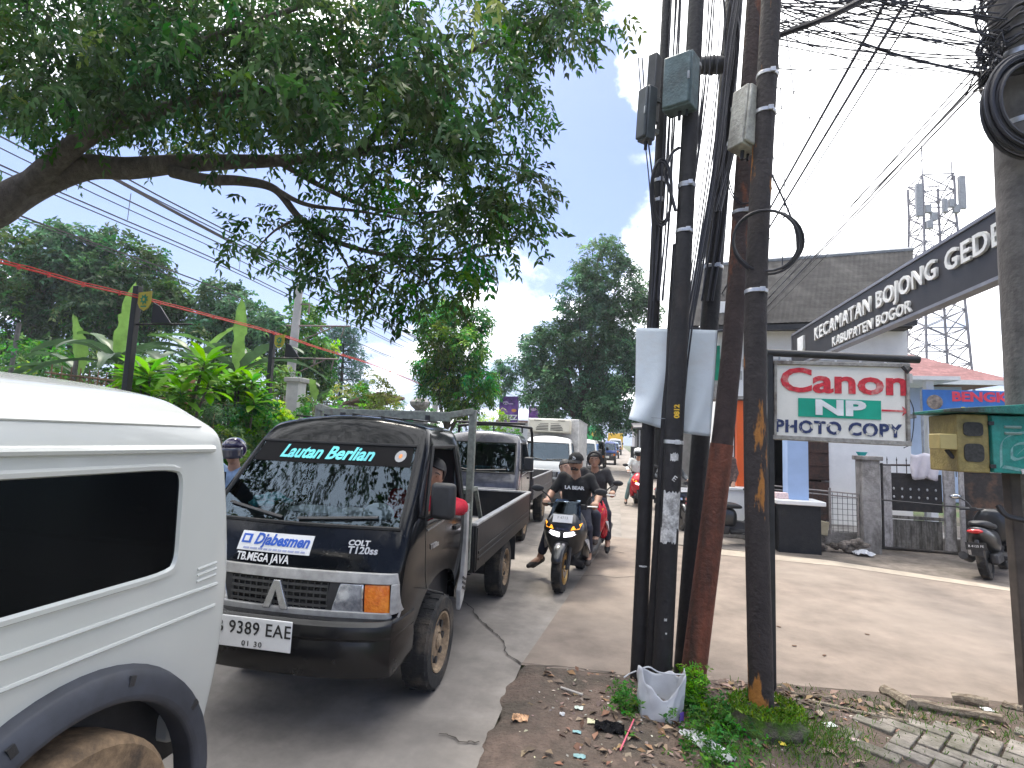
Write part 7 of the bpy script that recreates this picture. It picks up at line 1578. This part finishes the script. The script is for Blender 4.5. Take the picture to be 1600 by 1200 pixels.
def tree(name, label, foot_, lobes, L, count, m, trunk=.15, fork=None, group=None, cat='tree', ratio=.42, clump=.30, droop=.35, k=8, hue=.02, val=.25, flat=1.0, tm=BARK, rach=2.2, seedtint=0.0):
    """lobes: (x,y,z,r) in world metres. Leaves sit in clumps spread through each lobe; limbs run from the trunk into the lobes."""
    f = Vector(foot_); t = thing(name, label, cat, f, group=group); mb = MB(); LB = [(Vector(l[:3]) - f, l[3]) for l in lobes]
    top = max(LB, key=lambda l: l[0].z)[0]; fk = Vector((top.x * .35, top.y * .35, (fork or .45) * top.z)) if trunk else None
    if trunk:
        P = spline([V3(0, 0, -.1), V3(fk.x * .3, fk.y * .3, fk.z * .5), fk, top * .9 + V3(0, 0, 0)], 5); mb.tube(P, [trunk * (1 - .85 * i / (len(P) - 1)) for i in range(len(P))], 9)
        for c, r in LB: mid = fk.lerp(c, .5) + V3(rnd.uniform(-.2, .2) * r, rnd.uniform(-.2, .2) * r, -.1 * r); mb.tube(spline([fk * rnd.uniform(.8, 1.05), mid, c + V3(0, 0, .2 * r)], 5), [trunk * .45 * (1 - .085 * i) for i in range(11)], 6)
        mb.build('trunk', tm, t, smooth=180)
    tot = sum(r ** 2 for _, r in LB); C = []; O = []; LT = []
    for c, r in LB:
        n = max(6, int(count / k * r ** 2 / tot)); nc = max(5, int(n / 9)); d = unit(NR.normal(0, 1, (nc, 3))); cc = d * (r * NR.uniform(.35, 1.0, (nc, 1)) ** .6); cc[:, 2] *= flat
        ids = NR.integers(0, nc, n); p = cc[ids] + NR.normal(0, r * clump * .5, (n, 3)) * np.array([1, 1, .7 * flat]); C.append(np.array(tuple(c)) + p); O.append(unit(p + 1e-6)); lt = (NR.normal(0, hue), np.exp(NR.normal(0, .22))); new = NR.random(nc) < .07; LT.append(np.stack([lt[0] - .035 * new[ids], lt[1] * (1 + .9 * new[ids])], 1))
    C = np.concatenate(C); O = np.concatenate(O); V, F = sprays(C, k, L * rach, L, L * ratio, O, droop); T = tints(len(F), hue, .12, val, 4, k); LT = np.concatenate(LT).repeat(k * 4, 0); T[:, 0] += seedtint + LT[:, 0]; T[:, 2] *= LT[:, 1]
    big('crown', V, F, m, t, T); return t
def PXL(y, l): return [(*atY(u, v, y + (dy[0] if dy else rnd.uniform(-.5, .5))), r) for u, v, r, *dy in l]
def on_ground(u, v, y): p = atY(u, v, y); return (p.x, p.y, 0)
BT = 'trees standing beyond the railway'
# the dark mass of trees at the upper left: each with its own trunk
for (u, y, top, lobes, m, lab, n) in (
    (40, 22, 0, [(20, 420, 2.2), (70, 400, 1.8), (0, 470, 2.2), (90, 460, 2.0), (40, 510, 2.2)], LEAF_D, 'tall dark tree beyond the corrugated hoarding and stakes', 7000),
    (120, 23, 0, [(110, 385, 1.5), (130, 430, 2.0), (160, 470, 2.0), (100, 500, 2.2), (150, 410, 1.2)], LEAF_T, 'dark tree with a narrow knobbly top behind the banana clump', 6500),
    (200, 24, 0, [(175, 385, 1.1), (195, 415, 1.6), (225, 440, 1.8), (190, 480, 2.2), (240, 475, 1.4), (265, 470, 1.0)], LEAF_D, 'dark tree just behind the first shield post', 6500),
    (345, 25, 0, [(345, 470, 1.2), (370, 490, 1.4), (320, 495, 1.3), (400, 510, 1.1), (350, 530, 1.6), (425, 525, .8)], LEAF_T, 'round dark tree behind the second banana clump', 5500),
    (455, 26, 0, [(465, 500, .9), (480, 530, 1.2), (440, 545, 1.2), (490, 560, 1.1), (470, 590, 1.4)], LEAF_M, 'fresh green tree behind the railway mast', 4500)):
    tree('background_tree', lab, on_ground(u, 640, y), PXL(y, lobes), .26, n * 2, m, .22, .4, BT, hue=.02, val=.28, ratio=.5)
# layered tree
def layered_tree():
    f = Vector(on_ground(528, 640, 30)); t = thing('tiered_tree', 'blue green tiered tree with flat spreading branches', 'tree', f); mb = MB(); H = atY(530, 508, 30).z; mb.tube([(0, 0, 0), (.1, 0, H * .6), (.05, 0, H)], [.18, .10, .02], 8); C = []; O = []
    for j in range(15):
        z = H * (.36 + .62 * j / 14); L = 2.7 * (1 - .78 * j / 14) + .2; a0 = rnd.uniform(0, 6)
        for i in range(7):
            a = a0 + i * .9 + rnd.uniform(-.2, .2); e = V3(math.cos(a) * L * rnd.uniform(.75, 1.25), math.sin(a) * L, z - .10 * L); mb.tube([(.05, 0, z), (e.x * .5, e.y * .5, z + .06), e], [.03, .02, .008], 4)
            for _ in range(14): q = rnd.uniform(.25, 1.0); C.append((e.x * q + rnd.gauss(0, .10), e.y * q + rnd.gauss(0, .10), z - .10 * L * q + rnd.gauss(0, .03))); O.append((e.x, e.y, -.3))
    mb.build('trunk', BARK, t); V, F = sprays(np.array(C), 6, .30, .17, .07, unit(np.array(O)), .2); big('crown', V, F, leafm('tiered leaf', (.07, .17, .12), .4), t, tints(len(F), .02, .1, .2, 4, 6))
layered_tree()
tree('street_tree', 'slim green street tree behind the queue of pickups', on_ground(702, 640, 18), PXL(18, [(672, 500, .42), (705, 488, .45), (745, 498, .42), (690, 535, .55), (735, 540, .55), (668, 565, .42), (705, 580, .6), (750, 590, .50), (680, 605, .42), (725, 625, .5), (760, 610, .3)]), .16, 20000, LEAF_M, .10, .30, hue=.03, val=.3, droop=.6, ratio=.33)
tree('street_tree', 'tall spreading street tree rising over the box truck', on_ground(893, 690, 32), PXL(32, [(935, 410, 1.5), (965, 450, 1.7), (905, 470, 1.4), (985, 500, 1.5), (930, 520, 2.0), (870, 540, 1.5), (835, 550, 1.2), (960, 570, 1.9), (900, 590, 1.8), (805, 575, .9), (850, 605, 1.4), (800, 610, .6), (975, 625, 1.6), (930, 640, 1.3), (880, 640, 1.2), (1000, 560, 1.3)]), .24, 52000, LEAF_T, .34, .28, hue=.02, val=.28, clump=.24, ratio=.42, droop=.3)
tree('street_tree', 'hazy distant tree at the end of the street', on_ground(965, 690, 120), PXL(120, [(945, 645, 3.4), (975, 655, 3.6), (990, 640, 3.4), (960, 668, 2.6), (1005, 664, 3.4)]), .5, 3500, LEAF_T, .3, .4)
tree('street_tree', 'distant yellow green tree beyond the green round sign', on_ground(930, 690, 110), PXL(110, [(915, 664, 2.4), (935, 658, 2.8), (890, 664, 2.2), (905, 652, 2.0)]), .5, 2500, LEAF_M, .3, .4)
# shrubs along the far verge
SG = 'shrubs along the far side of the road'
for (u, v, y, r, L, m, lab, n, rat) in ((575, 615, 15, .75, .10, leafm('yellow green leaf', (.15, .20, .035), .35), 'rounded yellow green shrub behind the shack', 3500, .45), (545, 622, 15.5, .6, .10, LEAF_B, 'small green shrub beside the yellow green one', 2500, .45), (770, 665, 22, .8, .12, LEAF_B, 'bright bush at the foot of the slim street tree', 2500, .4), (650, 650, 24, 1.0, .14, LEAF_M, 'low bush beside the second railway mast', 2500, .4), (735, 668, 24, .8, .12, LEAF_M, 'green bush behind the grey pickup rack', 2000, .4),
    (430, 655, 9.6, .42, .10, LEAF_B, 'lush low bush at the foot of the second shield post', 3500, .5), (480, 660, 10.5, .45, .09, LEAF_M, 'leafy bush before the fence pillar', 3000, .5), (385, 640, 8.4, .45, .10, LEAF_M, 'leafy bush between the shield posts', 3000, .5), (330, 665, 7.6, .45, .07, LEAF_T, 'feathery dark shrub beyond the white car', 4500, .2), (285, 635, 7.4, .40, .07, LEAF_T, 'feathery dark shrub under the broad leaved bush', 4500, .2), (350, 700, 7.5, .42, .09, LEAF_M, 'low green shrub beyond the scooter rider', 2500, .4), (250, 650, 7.0, .45, .08, LEAF_M, 'dense shrub hidden by the white car roof', 2500, .4), (60, 590, 13, 1.2, .16, LEAF_M, 'wide shrub under the tall dark tree', 3500, .4), (0, 560, 14, 1.3, .16, LEAF_M, 'bushy growth by the pale stakes', 3500, .4), (300, 560, 15, 1.2, .16, LEAF_D, 'dark undergrowth below the round tree', 3500, .45), (90, 600, 16, 1.5, .2, LEAF_D, 'dark thicket behind the tall banana plant', 4000, .4), (190, 600, 16, 1.5, .2, LEAF_D, 'dark thicket behind the first shield post', 4000, .4), (20, 600, 17, 1.6, .2, LEAF_T, 'blue green thicket behind the pale stakes', 4000, .4), (270, 600, 16.5, 1.4, .2, LEAF_T, 'thicket beside the round dark tree', 4000, .4), (400, 610, 17, 1.3, .2, LEAF_M, 'thicket behind the banana by the fence', 3500, .4), (560, 640, 20, .9, .14, LEAF_M, 'undergrowth below the tiered tree', 2500, .4), (600, 645, 22, .9, .14, LEAF_D, 'dark undergrowth past the tiered tree', 2000, .4)):
    p = atY(u, v, y); tree('shrub', lab, (p.x, p.y, 0), [(p.x, p.y, max(p.z, r * .6), r), (p.x + r * .7, p.y + r * .3, max(p.z * .8, r * .5), r * .8), (p.x - r * .6, p.y + r * .2, max(p.z * .75, r * .5), r * .85), (p.x, p.y - .1, max(p.z * .45, r * .4), r * .9)], L, n, m, .04, .3, SG, cat='shrub', ratio=rat, hue=.02, val=.25)
# broad leaved bushes with rosettes at the twig ends
def rosette_bush(label, tips, y, L, m=LEAF_B):
    c = atY(sum(a for a, b in tips) / len(tips), 660, y); f = V3(c.x, c.y, 0); t = thing('broad_leaved_bush', label, 'shrub', f, group='broad leaved bushes by the shield posts'); mb = MB(); Vs = []; n0 = 0; P = []; D = []; N = []
    for u, v in tips:
        e = atY(u, v, y + rnd.uniform(-.5, .5)) - f; mb.tube(spline([V3(0, 0, .3), e * .55 + V3(0, 0, -.1), e], 5), [.035 * (1 - .06 * i) for i in range(11)], 6)
        for i in range(15):
            a = i * 2.4; el = .95 - .085 * i + rnd.uniform(-.15, .15); d = V3(math.cos(a) * math.cos(el), math.sin(a) * math.cos(el), math.sin(el)); P.append(tuple(e - V3(0, 0, .012 * i))); D.append(tuple(d)); N.append((-d.x * .5, -d.y * .5, 1.0))
    mb.build('stem', BARK, t); P, D, N = map(np.array, (P, D, N)); k = len(P); Ls = L * NR.uniform(.75, 1.2, k); S = unit(np.cross(unit(D), N)); U = np.cross(S, unit(D)); D = unit(D)
    prof = ((0, .10), (.25, .62), (.55, 1.0), (.82, .75), (1.0, .06)); V = []
    for q, w in prof: 
        c_ = P + D * (Ls * q)[:, None] - U * (Ls * q * q * .28)[:, None]; hw = (Ls * .155 * w)[:, None]; V += [c_ + S * hw + U * hw * .35, c_, c_ - S * hw + U * hw * .35]
    V = np.stack(V, 1); F = []
    for a in range(4):
        for b in range(2): F.append([a * 3 + b, a * 3 + b + 1, a * 3 + b + 4, a * 3 + b + 3])
    F = (np.array(F)[None] + (np.arange(k) * 15)[:, None, None]).reshape(-1, 4); big('foliage', V.reshape(-1, 3), F, m, t, tints(k, .012, .08, .2, 15, 1), smooth=True)
rosette_bush('broad leaved bright bush just beyond the white car', [(rnd.uniform(195, 330), rnd.uniform(560, 625)) for _ in range(24)], 7.6, .40)
rosette_bush('broad leaved bright bush at the second shield post', [(rnd.uniform(340, 410), rnd.uniform(590, 660)) for _ in range(14)], 8.6, .36)
# bananas
BAN = leafm('banana leaf', (.085, .19, .045), .4, .35); BAND_ = leafm('old banana leaf', (.060, .12, .055), .35, .4); PSTEM = layered('banana stem', (.16, .17, .075), (.10, .07, .04), .7, .5, .62, 4)
def banana(label, u, v0, y, leaves, H, k=1.0):
    f = Vector(on_ground(u, v0, y)); t = thing('banana_plant', label, 'banana plant', f, group='banana plants beyond the road'); mb = MB(); mb.tube([(0, 0, 0), (.05, 0, H * .55), (0, 0, H)], [.13, .11, .06], 10); mb.build('stem', PSTEM, t)
    for (az, el, L, w, bend) in leaves:
        L *= k; w *= k * (.52 if el > 65 else .72)
        mb = MB(); a = R(az); h = V3(math.cos(a), math.sin(a) * .8, 0); s = V3(-math.sin(a), math.cos(a), 0); V = []; n = 16; p = V3(0, 0, H - .1); e = R(el)
        for i in range(n + 1):
            q = i / n; ww = w * (0.04 if q < .12 else math.sin(min(1, (q - .10) / .9) ** .75 * math.pi) ** .6 * .5 + .01); d = h * math.cos(e) + V3(0, 0, math.sin(e)); nn = s.cross(d)
            ww *= rnd.choice((1, 1, .92, .7)) if q > .2 else 1; rag = .02 * math.sin(i * 2.7) * L; V += [p + s * ww - nn * ww * .35 + d * rag, p + s * ww * .5 - nn * ww * .10, p, p - s * ww * .5 - nn * ww * .10, p - s * ww - nn * ww * .35 - d * rag]; p = p + d * (L / n); e -= R(bend) / n
        mb.add(V, [(i * 5 + j, i * 5 + j + 1, i * 5 + j + 6, i * 5 + j + 5) for i in range(n) for j in range(4)]); o = mb.build('leaf', BAN if el > 55 else BAND_, t, smooth=180)
        at = o.data.color_attributes.new('tint', 'FLOAT_COLOR', 'POINT'); tv = (.5 - (.02 if el > 60 else 0), 1.0, rnd.uniform(.6, 1.0) * (1.7 if el > 65 else 1), 1); at.data.foreach_set('color', np.tile(np.array(tv, np.float32), len(V)))
banana('tall banana plant with torn leaves, close to the first shield post', 175, 640, 12.0, [(-35, 78, 1.9, .62, 25), (-160, 45, 2.0, .6, 85), (-20, 35, 2.2, .55, 95), (15, 48, 2.1, .5, 90), (170, 60, 1.7, .5, 70), (-100, 50, 1.6, .5, 90), (100, 55, 1.6, .5, 80), (-5, 20, 2.0, .5, 80), (-145, 15, 1.9, .5, 60), (40, 25, 1.8, .45, 70), (-60, 30, 1.7, .45, 80)], 3.2, 1.25)
banana('banana plant with one broad upright leaf by the pale stakes', 118, 640, 12.6, [(-80, 80, 1.5, .70, 20), (180, 30, 2.2, .5, 70), (-170, 55, 1.6, .5, 80), (20, 50, 1.6, .5, 90), (-120, 30, 1.8, .45, 70)], 2.9, 1.25)
banana('banana plant beside the iron fence', 362, 660, 13.0, [(-60, 80, 1.7, .55, 20), (-150, 60, 2.0, .5, 80), (-15, 50, 2.1, .5, 80), (20, 40, 2.2, .5, 90), (160, 50, 1.8, .5, 85), (-100, 45, 1.5, .45, 90)], 3.1, 1.3)
banana('drooping banana plant between the two shield posts', 300, 660, 14.0, [(-20, 50, 2.0, .5, 90), (-160, 45, 2.0, .5, 90), (180, 60, 1.8, .5, 70), (10, 70, 1.6, .45, 50), (-90, 40, 1.6, .5, 90)], 3.4, 1.3)
banana('banana plant behind the pale fence pillar', 490, 660, 17.0, [(-20, 50, 2.0, .5, 100), (-160, 45, 2.0, .5, 100), (-80, 65, 1.8, .5, 80), (30, 60, 1.8, .45, 80)], 2.6)
banana('small banana plant past the stone urn pillar', 625, 660, 22.0, [(-20, 50, 1.6, .45, 80), (-160, 55, 1.6, .45, 80), (20, 70, 1.4, .4, 50), (170, 40, 1.5, .4, 80)], 1.9)
banana('banana plant glimpsed below the tiered tree', 445, 660, 18.5, [(-20, 55, 2.0, .5, 90), (-165, 50, 2.0, .5, 90), (-70, 70, 1.7, .5, 60), (160, 60, 1.6, .4, 80)], 2.9)

# ================================================================ SMALL THINGS ON THE GROUND
# mossy footing of the pole, bag, logs
MOSS = layered('mossy concrete', (.085, .08, .06), (.06, .13, .012), .95, .45, .56, 5, bump=1.0)
pe = foot(1196, 1115, YE)
mb = MB(); rings = []
for j in range(8):
    z = -.14 + .17 * j / 7; r_ = .205 * (1 - .0 * j) * (1 if j < 5 else (1 - (j - 4) * .20)); rings.append([(r_ * math.cos(a) * (1 + .10 * math.sin(a * 3 + j) + rnd.uniform(-.05, .05)), r_ * .92 * math.sin(a) * (1 + .08 * math.sin(a * 5 + j * 2)), z + .012 * math.sin(a * 4 + j) + rnd.uniform(-.008, .008)) for a in np.linspace(0, 6.283, 25)[:-1]])
mb.loft(rings); o = tag(mb.build('pole_footing', MOSS, smooth=180), 'moss covered round concrete footing of the rust patched pole', 'footing'); o.location = (pe.x, pe.y - .02, .14)
def grass(name, pts, hmin, hmax, w, m, lean=.6, kind='stuff', label=None):
    P = np.array(pts); n = len(P); d = np.stack([NR.normal(0, lean, n), NR.normal(0, lean, n), np.ones(n)], 1); L = NR.uniform(hmin, hmax, n); D = unit(d); S = unit(np.cross(D, NR.normal(0, 1, (n, 3)))); w = w * NR.uniform(.6, 1.3, n)
    side = D * np.array([1, 1, 0]); V = np.stack([P - S * w[:, None], P + S * w[:, None], P + D * (L * .6)[:, None] + S * w[:, None] * .7, P + D * (L * .6)[:, None] - S * w[:, None] * .7, P + D * L[:, None] + side * (L * .5)[:, None] - np.array([0, 0, 1]) * (L * .12)[:, None]], 1)
    F = []; base = np.arange(n)[:, None] * 5; F4 = (base + np.array([[0, 1, 2, 3]])); F3 = (base + np.array([[3, 2, 4, 4]])); me_F = np.concatenate([F4, F3[:, [0, 1, 2, 2]]])
    Vv = V.reshape(-1, 3); o = big(name, np.concatenate([Vv]), np.concatenate([F4]), m, None, tints(n, .02, .1, .3, 5, 1)); return tag(o, label, None, None, kind)
GRS = leafm('grass blade', (.085, .17, .025), .35, .5)
def scatter(n, cx, cy, sx, sy, lim=None):
    out = []
    while len(out) < n:
        x, y = rnd.gauss(cx, sx), rnd.gauss(cy, sy)
        if lim and not lim(x, y): continue
        out.append((x, y, float(verge_h(x, y)) - .01))
    return out
inside = lambda x, y: x > -.5 and y < 4.05 and y > 1.4
gp = scatter(900, pe.x + .10, pe.y - .20, .15, .10, inside) + scatter(1300, pe.x + .26, pe.y - .02, .14, .12, inside) + scatter(300, pe.x - .14, pe.y - .12, .08, .10, inside) + scatter(900, 2.1, 3.55, .30, .20, inside) + scatter(500, 2.55, 3.75, .35, .12, inside) + scatter(350, 1.6, 3.85, .35, .10, inside) + scatter(350, 2.0, 3.98, .5, .05, inside)
q = [(pe.x + .18 * math.cos(a) * r_, pe.y - .02 + .17 * math.sin(a) * r_, .165 + .02 * (1 - r_)) for a, r_ in ((rnd.uniform(0, 6.28), math.sqrt(rnd.uniform(.15, 1.25))) for _ in range(2000))]
grass('grass', gp, .03, .10, .0022, GRS); grass('moss', q, .012, .05, .0035, leafm('moss tuft', (.10, .19, .012), .2, .8), 1.0)
# small leafy weeds round the pole feet
def weeds(label, centres, n, L, m, h):
    C = []
    for cx, cy, sx, sy in centres: C += scatter(n, cx, cy, sx, sy, inside)
    C = np.array(C); C[:, 2] += NR.uniform(.0, h, len(C)); V, F = sprays(C, 6, .06, L, L * .45, np.tile(np.array([[0, 0, .6]]), (len(C), 1)), .05); tag(big('weeds', V, F, m, None, tints(len(F), .02, .1, .25, 4, 6)), label, None, None, 'stuff')
weeds('small leafy weeds round the pole feet', [(.50, 3.55, .06, .12), (.50, 3.25, .09, .14), (.10, 3.45, .05, .08), (.62, 3.35, .07, .12), (.55, 3.0, .10, .12)], 120, .028, LEAF_M, .09)
weeds('tall bright weeds beside the bag', [(.455, 3.58, .025, .05), (.50, 3.52, .04, .06)], 60, .03, LEAF_B, .20)
# fallen leaves: one carpet of many
def fallen():
    P = []; 
    for n, cx, cy, sx, sy in ((150, .62, 3.7, .25, .20), (120, 1.25, 3.85, .35, .10), (100, .35, 3.2, .3, .3), (40, -.2, 3.6, .25, .25), (80, .1, 3.0, .35, .3), (90, 1.3, 3.3, .4, .3), (60, 2.4, 3.8, .6, .2)): P += scatter(n, cx, cy, sx, sy, inside)
    P = np.array(P); P[:, 2] += .016; n = len(P); a = NR.uniform(0, 6.28, n); D = np.stack([np.cos(a), np.sin(a), NR.normal(.05, .2, n)], 1); N = np.stack([NR.normal(0, .35, n), NR.normal(0, .35, n), np.ones(n)], 1); L = NR.uniform(.03, .085, n); V, F = leaf_geo(P, D, N, L, L * .48, .2, .1)
    T = np.stack([NR.uniform(.48, .535, n), NR.uniform(.5, 1.0, n), NR.uniform(.35, 1.4, n)], 1).repeat(4, 0); tag(big('fallen_leaves', V, F, mat('dead leaf', (.24, .125, .065), .8, 0, .3, 6, attr=True), None, T), 'brown and yellow fallen leaves', None, None, 'stuff')
    P = np.array(scatter(170, .2, 3.3, .55, .38, inside) + scatter(160, 1.5, 3.75, .6, .15, inside)); n = len(P); P[:, 2] += .012; a = NR.uniform(0, 6.28, n); D = np.stack([np.cos(a), np.sin(a), 0 * a], 1); L = NR.uniform(.008, .035, n); V, F = leaf_geo(P, D, np.stack([NR.normal(0, .3, n), NR.normal(0, .3, n), np.ones(n)], 1), L, L * NR.uniform(.2, .9, n), .1, .05)
    T = np.stack([NR.uniform(.4, .6, n), NR.uniform(.2, 1.0, n), NR.uniform(.5, 1.9, n)], 1).repeat(4, 0); tag(big('litter_scraps', V, F, mat('scrap', (.28, .22, .17), .8, 0, .3, 6, attr=True), None, T), 'tiny scraps of litter and straw', None, None, 'stuff')
fallen()
def gl(u, v, up=.0): p = G(u, v); p.z = float(verge_h(p.x, p.y)) + up; return p
def crumple(name, label, cat, u, v, sx, sy, sz, m, n=9, amp=.35, up=0.0, rz=0):
    mb = MB(); V = []; 
    for i in range(n + 1):
        for j in range(n + 1): V.append(((i / n - .5) * sx, (j / n - .5) * sy, sz * (rnd.random() * amp + (1 - amp) * math.sin(math.pi * i / n) * math.sin(math.pi * j / n))))
    mb.add(V, [(i * (n + 1) + j, (i + 1) * (n + 1) + j, (i + 1) * (n + 1) + j + 1, i * (n + 1) + j + 1) for i in range(n) for j in range(n)]); o = tag(mb.build(name, m, smooth=0, solid=.0015), label, cat); o.location = gl(u, v, up + .004); o.rotation_euler = (0, 0, rz); return o
WPLAST = mat('white plastic film', (.66, .67, .70), .3, 0, .06, 6, transl=.25); 
crumple('plastic_sheet', 'crumpled black plastic scrap in front of the bag', 'plastic scrap', 952, 1152, .16, .10, .045, mat('black film', (.02, .02, .022), .3), 10, .5)
crumple('plastic_sheet', 'long clear plastic wrapper at the bottom edge', 'plastic scrap', 1105, 1182, .12, .30, .05, WPLAST, 10, .5, rz=.6)
crumple('paper_scrap', 'pale yellow paper scrap beside the black plastic', 'paper scrap', 925, 1140, .055, .05, .012, mat('cream paper', (.62, .60, .40), .8), 5, .6)
crumple('paper_scrap', 'small white and green wrapper on the soil', 'paper scrap', 904, 1117, .05, .035, .015, mat('pale green wrapper', (.62, .70, .60), .5), 5, .6)
crumple('paper_scrap', 'tiny white paper ball on bare soil', 'paper scrap', 878, 1127, .03, .02, .02, mat('white tissue', (.7, .7, .7), .8), 5, .6)
crumple('paper_scrap', 'turquoise wrapper below the cream paper', 'paper scrap', 901, 1157, .045, .022, .012, mat('turquoise foil', (.25, .45, .45), .5), 5, .6)
crumple('paper_scrap', 'blue green wrapper at the bottom of the soil', 'paper scrap', 905, 1196, .06, .03, .012, mat('teal foil', (.22, .38, .38), .5), 5, .6)
crumple('paper_scrap', 'crumpled orange and cream wrapper on bare soil', 'paper scrap', 812, 1135, .09, .06, .03, mat('orange cream foil', (.60, .36, .20), .6, 0, .6, 30), 8, .7)
crumple('paper_scrap', 'torn white card lying in the grass', 'paper scrap', 1296, 1147, .07, .05, .012, mat('white card', (.68, .70, .66), .7), 5, .3, rz=.4)
crumple('paper_scrap', 'small pinkish paper by the pavers', 'paper scrap', 1335, 1170, .05, .025, .01, mat('pink card', (.60, .45, .42), .7), 5, .4)
crumple('paper_scrap', 'white paper cup lid beside the log', 'paper scrap', 1543, 1121, .06, .045, .012, mat('white lid', (.72, .70, .72), .6), 5, .2)
crumple('paper_scrap', 'white plastic bag dropped by the gate pillar', 'plastic scrap', 1349, 868, .28, .2, .09, WPLAST, 9, .5)
crumple('paper_scrap', 'bright yellow leaf shaped wrapper by the grass', 'paper scrap', 1222, 1183, .035, .05, .01, mat('yellow foil', (.75, .60, .08), .5), 5, .4)
mb = MB(); mb.tube([gl(969, 1187, .012), gl(990, 1142, .016)], .0045, 6); tag(mb.build('drinking_straw', mat('pink straw', (.75, .16, .22), .4)), 'pink drinking straw lying by the bag', 'straw')
mb = MB(); mb.tube([gl(876, 1087, .01), gl(910, 1099, .014)], .007, 6); tag(mb.build('stick', mat('pale stick', (.45, .42, .38), .8)), 'pale stick lying on the soil', 'stick')
# white carrier bag hooked round the pole foot
def bag():
    t = thing('carrier_bag', 'white plastic carrier bag slumped against the stickered pole foot', 'bag', (.265, 3.44, .0)); n = 48; m = 16; V = []
    for j in range(m + 1):
        q = j / m
        for i in range(n):
            a = 2 * math.pi * i / n; ca, sa = math.cos(a), math.sin(a); r_ = (.78 + .30 * q ** .6 - .10 * q * q) * (1 + .035 * math.sin(a * 5 + q * 5) + .030 * math.sin(a * 9 - q * 9) + .02 * math.sin(a * 17 + q * 14))
            x = .135 * r_ * math.copysign(abs(ca) ** .75, ca) + .02 * q; y = .085 * r_ * math.copysign(abs(sa) ** .8, sa) - .02 * (1 - q)
            rim = .265 - .115 * max(0, -sa) ** 3 * (1 - .6 * abs(ca)) - .03 * max(0, sa) + .03 * abs(ca) ** 6 + .012 * math.sin(a * 6)
            V.append((x, y, max(.003, q * rim + .006 * math.sin(a * 8 + q * 11) * q)))
    mb = MB(); mb.add(V, [(j * n + i, j * n + (i + 1) % n, (j + 1) * n + (i + 1) % n, (j + 1) * n + i) for j in range(m) for i in range(n)] + [tuple(range(n - 1, -1, -1))]); mb.build('film', WPLAST, t, smooth=28, solid=.0015)
    mb = MB(); mb.ball((0, .0, .06), (.09, .05, .06), 12, 8); mb.build('contents', mat('shadowed rubbish', (.12, .11, .11), .8, 0, .3, 14), t)
    mb = MB(); mb.tube(spline([(-.12, -.02, .27), (-.06, -.03, .30), (.0, -.01, .27), (.07, .01, .26), (.15, .0, .27)], 5), .005, 5); mb.tube(spline([(-.13, -.02, .265), (-.17, .0, .235), (-.20, -.01, .215)], 4), .004, 5); mb.build('handle', WPLAST, t)
    mb = MB(); mb.box((.125, -.062, .06), (.03, .004, .05), Matrix.Rotation(.7, 3, 'Z')); mb.build('blue_print', mat('violet blue print', (.18, .10, .55), .5), t)
bag()
LOG = layered('weathered timber', (.30, .25, .185), (.16, .12, .085), .9, .45, .62, 9, stretch=(.5, 4, 4), bump=.7)
for k, (u0, v0, u1, v1, r_, lab) in enumerate(((1420, 1112, 1565, 1140, .030, 'long pale branch lying along the pavers'), (1382, 1090, 1425, 1118, .040, 'broken stump end of the pale branch'), (1490, 1103, 1545, 1116, .035, 'mossy plank piece behind the pale branch'), (1570, 1115, 1600, 1124, .025, 'short plank at the foot of the concrete pole'), (1235, 1098, 1300, 1106, .014, 'pale lath in the leaf litter'), (1262, 1110, 1420, 1142, .012, 'thin kerb lath along the top of the pavers'))):
    a, b = gl(u0, v0, r_ * .6), gl(u1, v1, r_ * .6); mb = MB(); P = [a.lerp(b, i / 6) + V3(0, rnd.uniform(-.008, .008), rnd.uniform(-.006, .006)) for i in range(7)]; mb.tube(P, [r_ * rnd.uniform(.85, 1.1) for _ in P], 8); tag(mb.build('log', LOG, smooth=20), lab, 'timber')
for k, (u, v) in enumerate(((1217, 981), (1241, 1011), (1288, 1026), (1355, 993))):
    mb = MB(); mb.box((0, 0, 0), (.035, .018, .005), Matrix.Rotation(rnd.uniform(0, 3), 3, 'Z')); o = tag(mb.build('dry_leaf', mat('dead leaf brown', (.14, .08, .05), .8), bevel=.002), 'small dry leaf lying on the side road', 'leaf', 'dry leaves on the side road'); o.location = G(u, v) + V3(0, 0, .012)

# ================================================================ AIR
HZ = bpy.data.materials.new('haze'); HZ.use_nodes = True; nt = HZ.node_tree; nt.nodes.remove(nt.nodes['Principled BSDF'])
pv = nt.nodes.new('ShaderNodeVolumePrincipled'); pv.inputs['Color'].default_value = (.86, .92, 1.0, 1); pv.inputs['Density'].default_value = 0.0008; pv.inputs['Anisotropy'].default_value = .2; nt.links.new(pv.outputs[0], nt.nodes['Material Output'].inputs['Volume'])
tag(MB().box((0, 150, 24.5), (510, 560, 51)).build('haze', HZ, smooth=0), None, None, None, 'stuff')
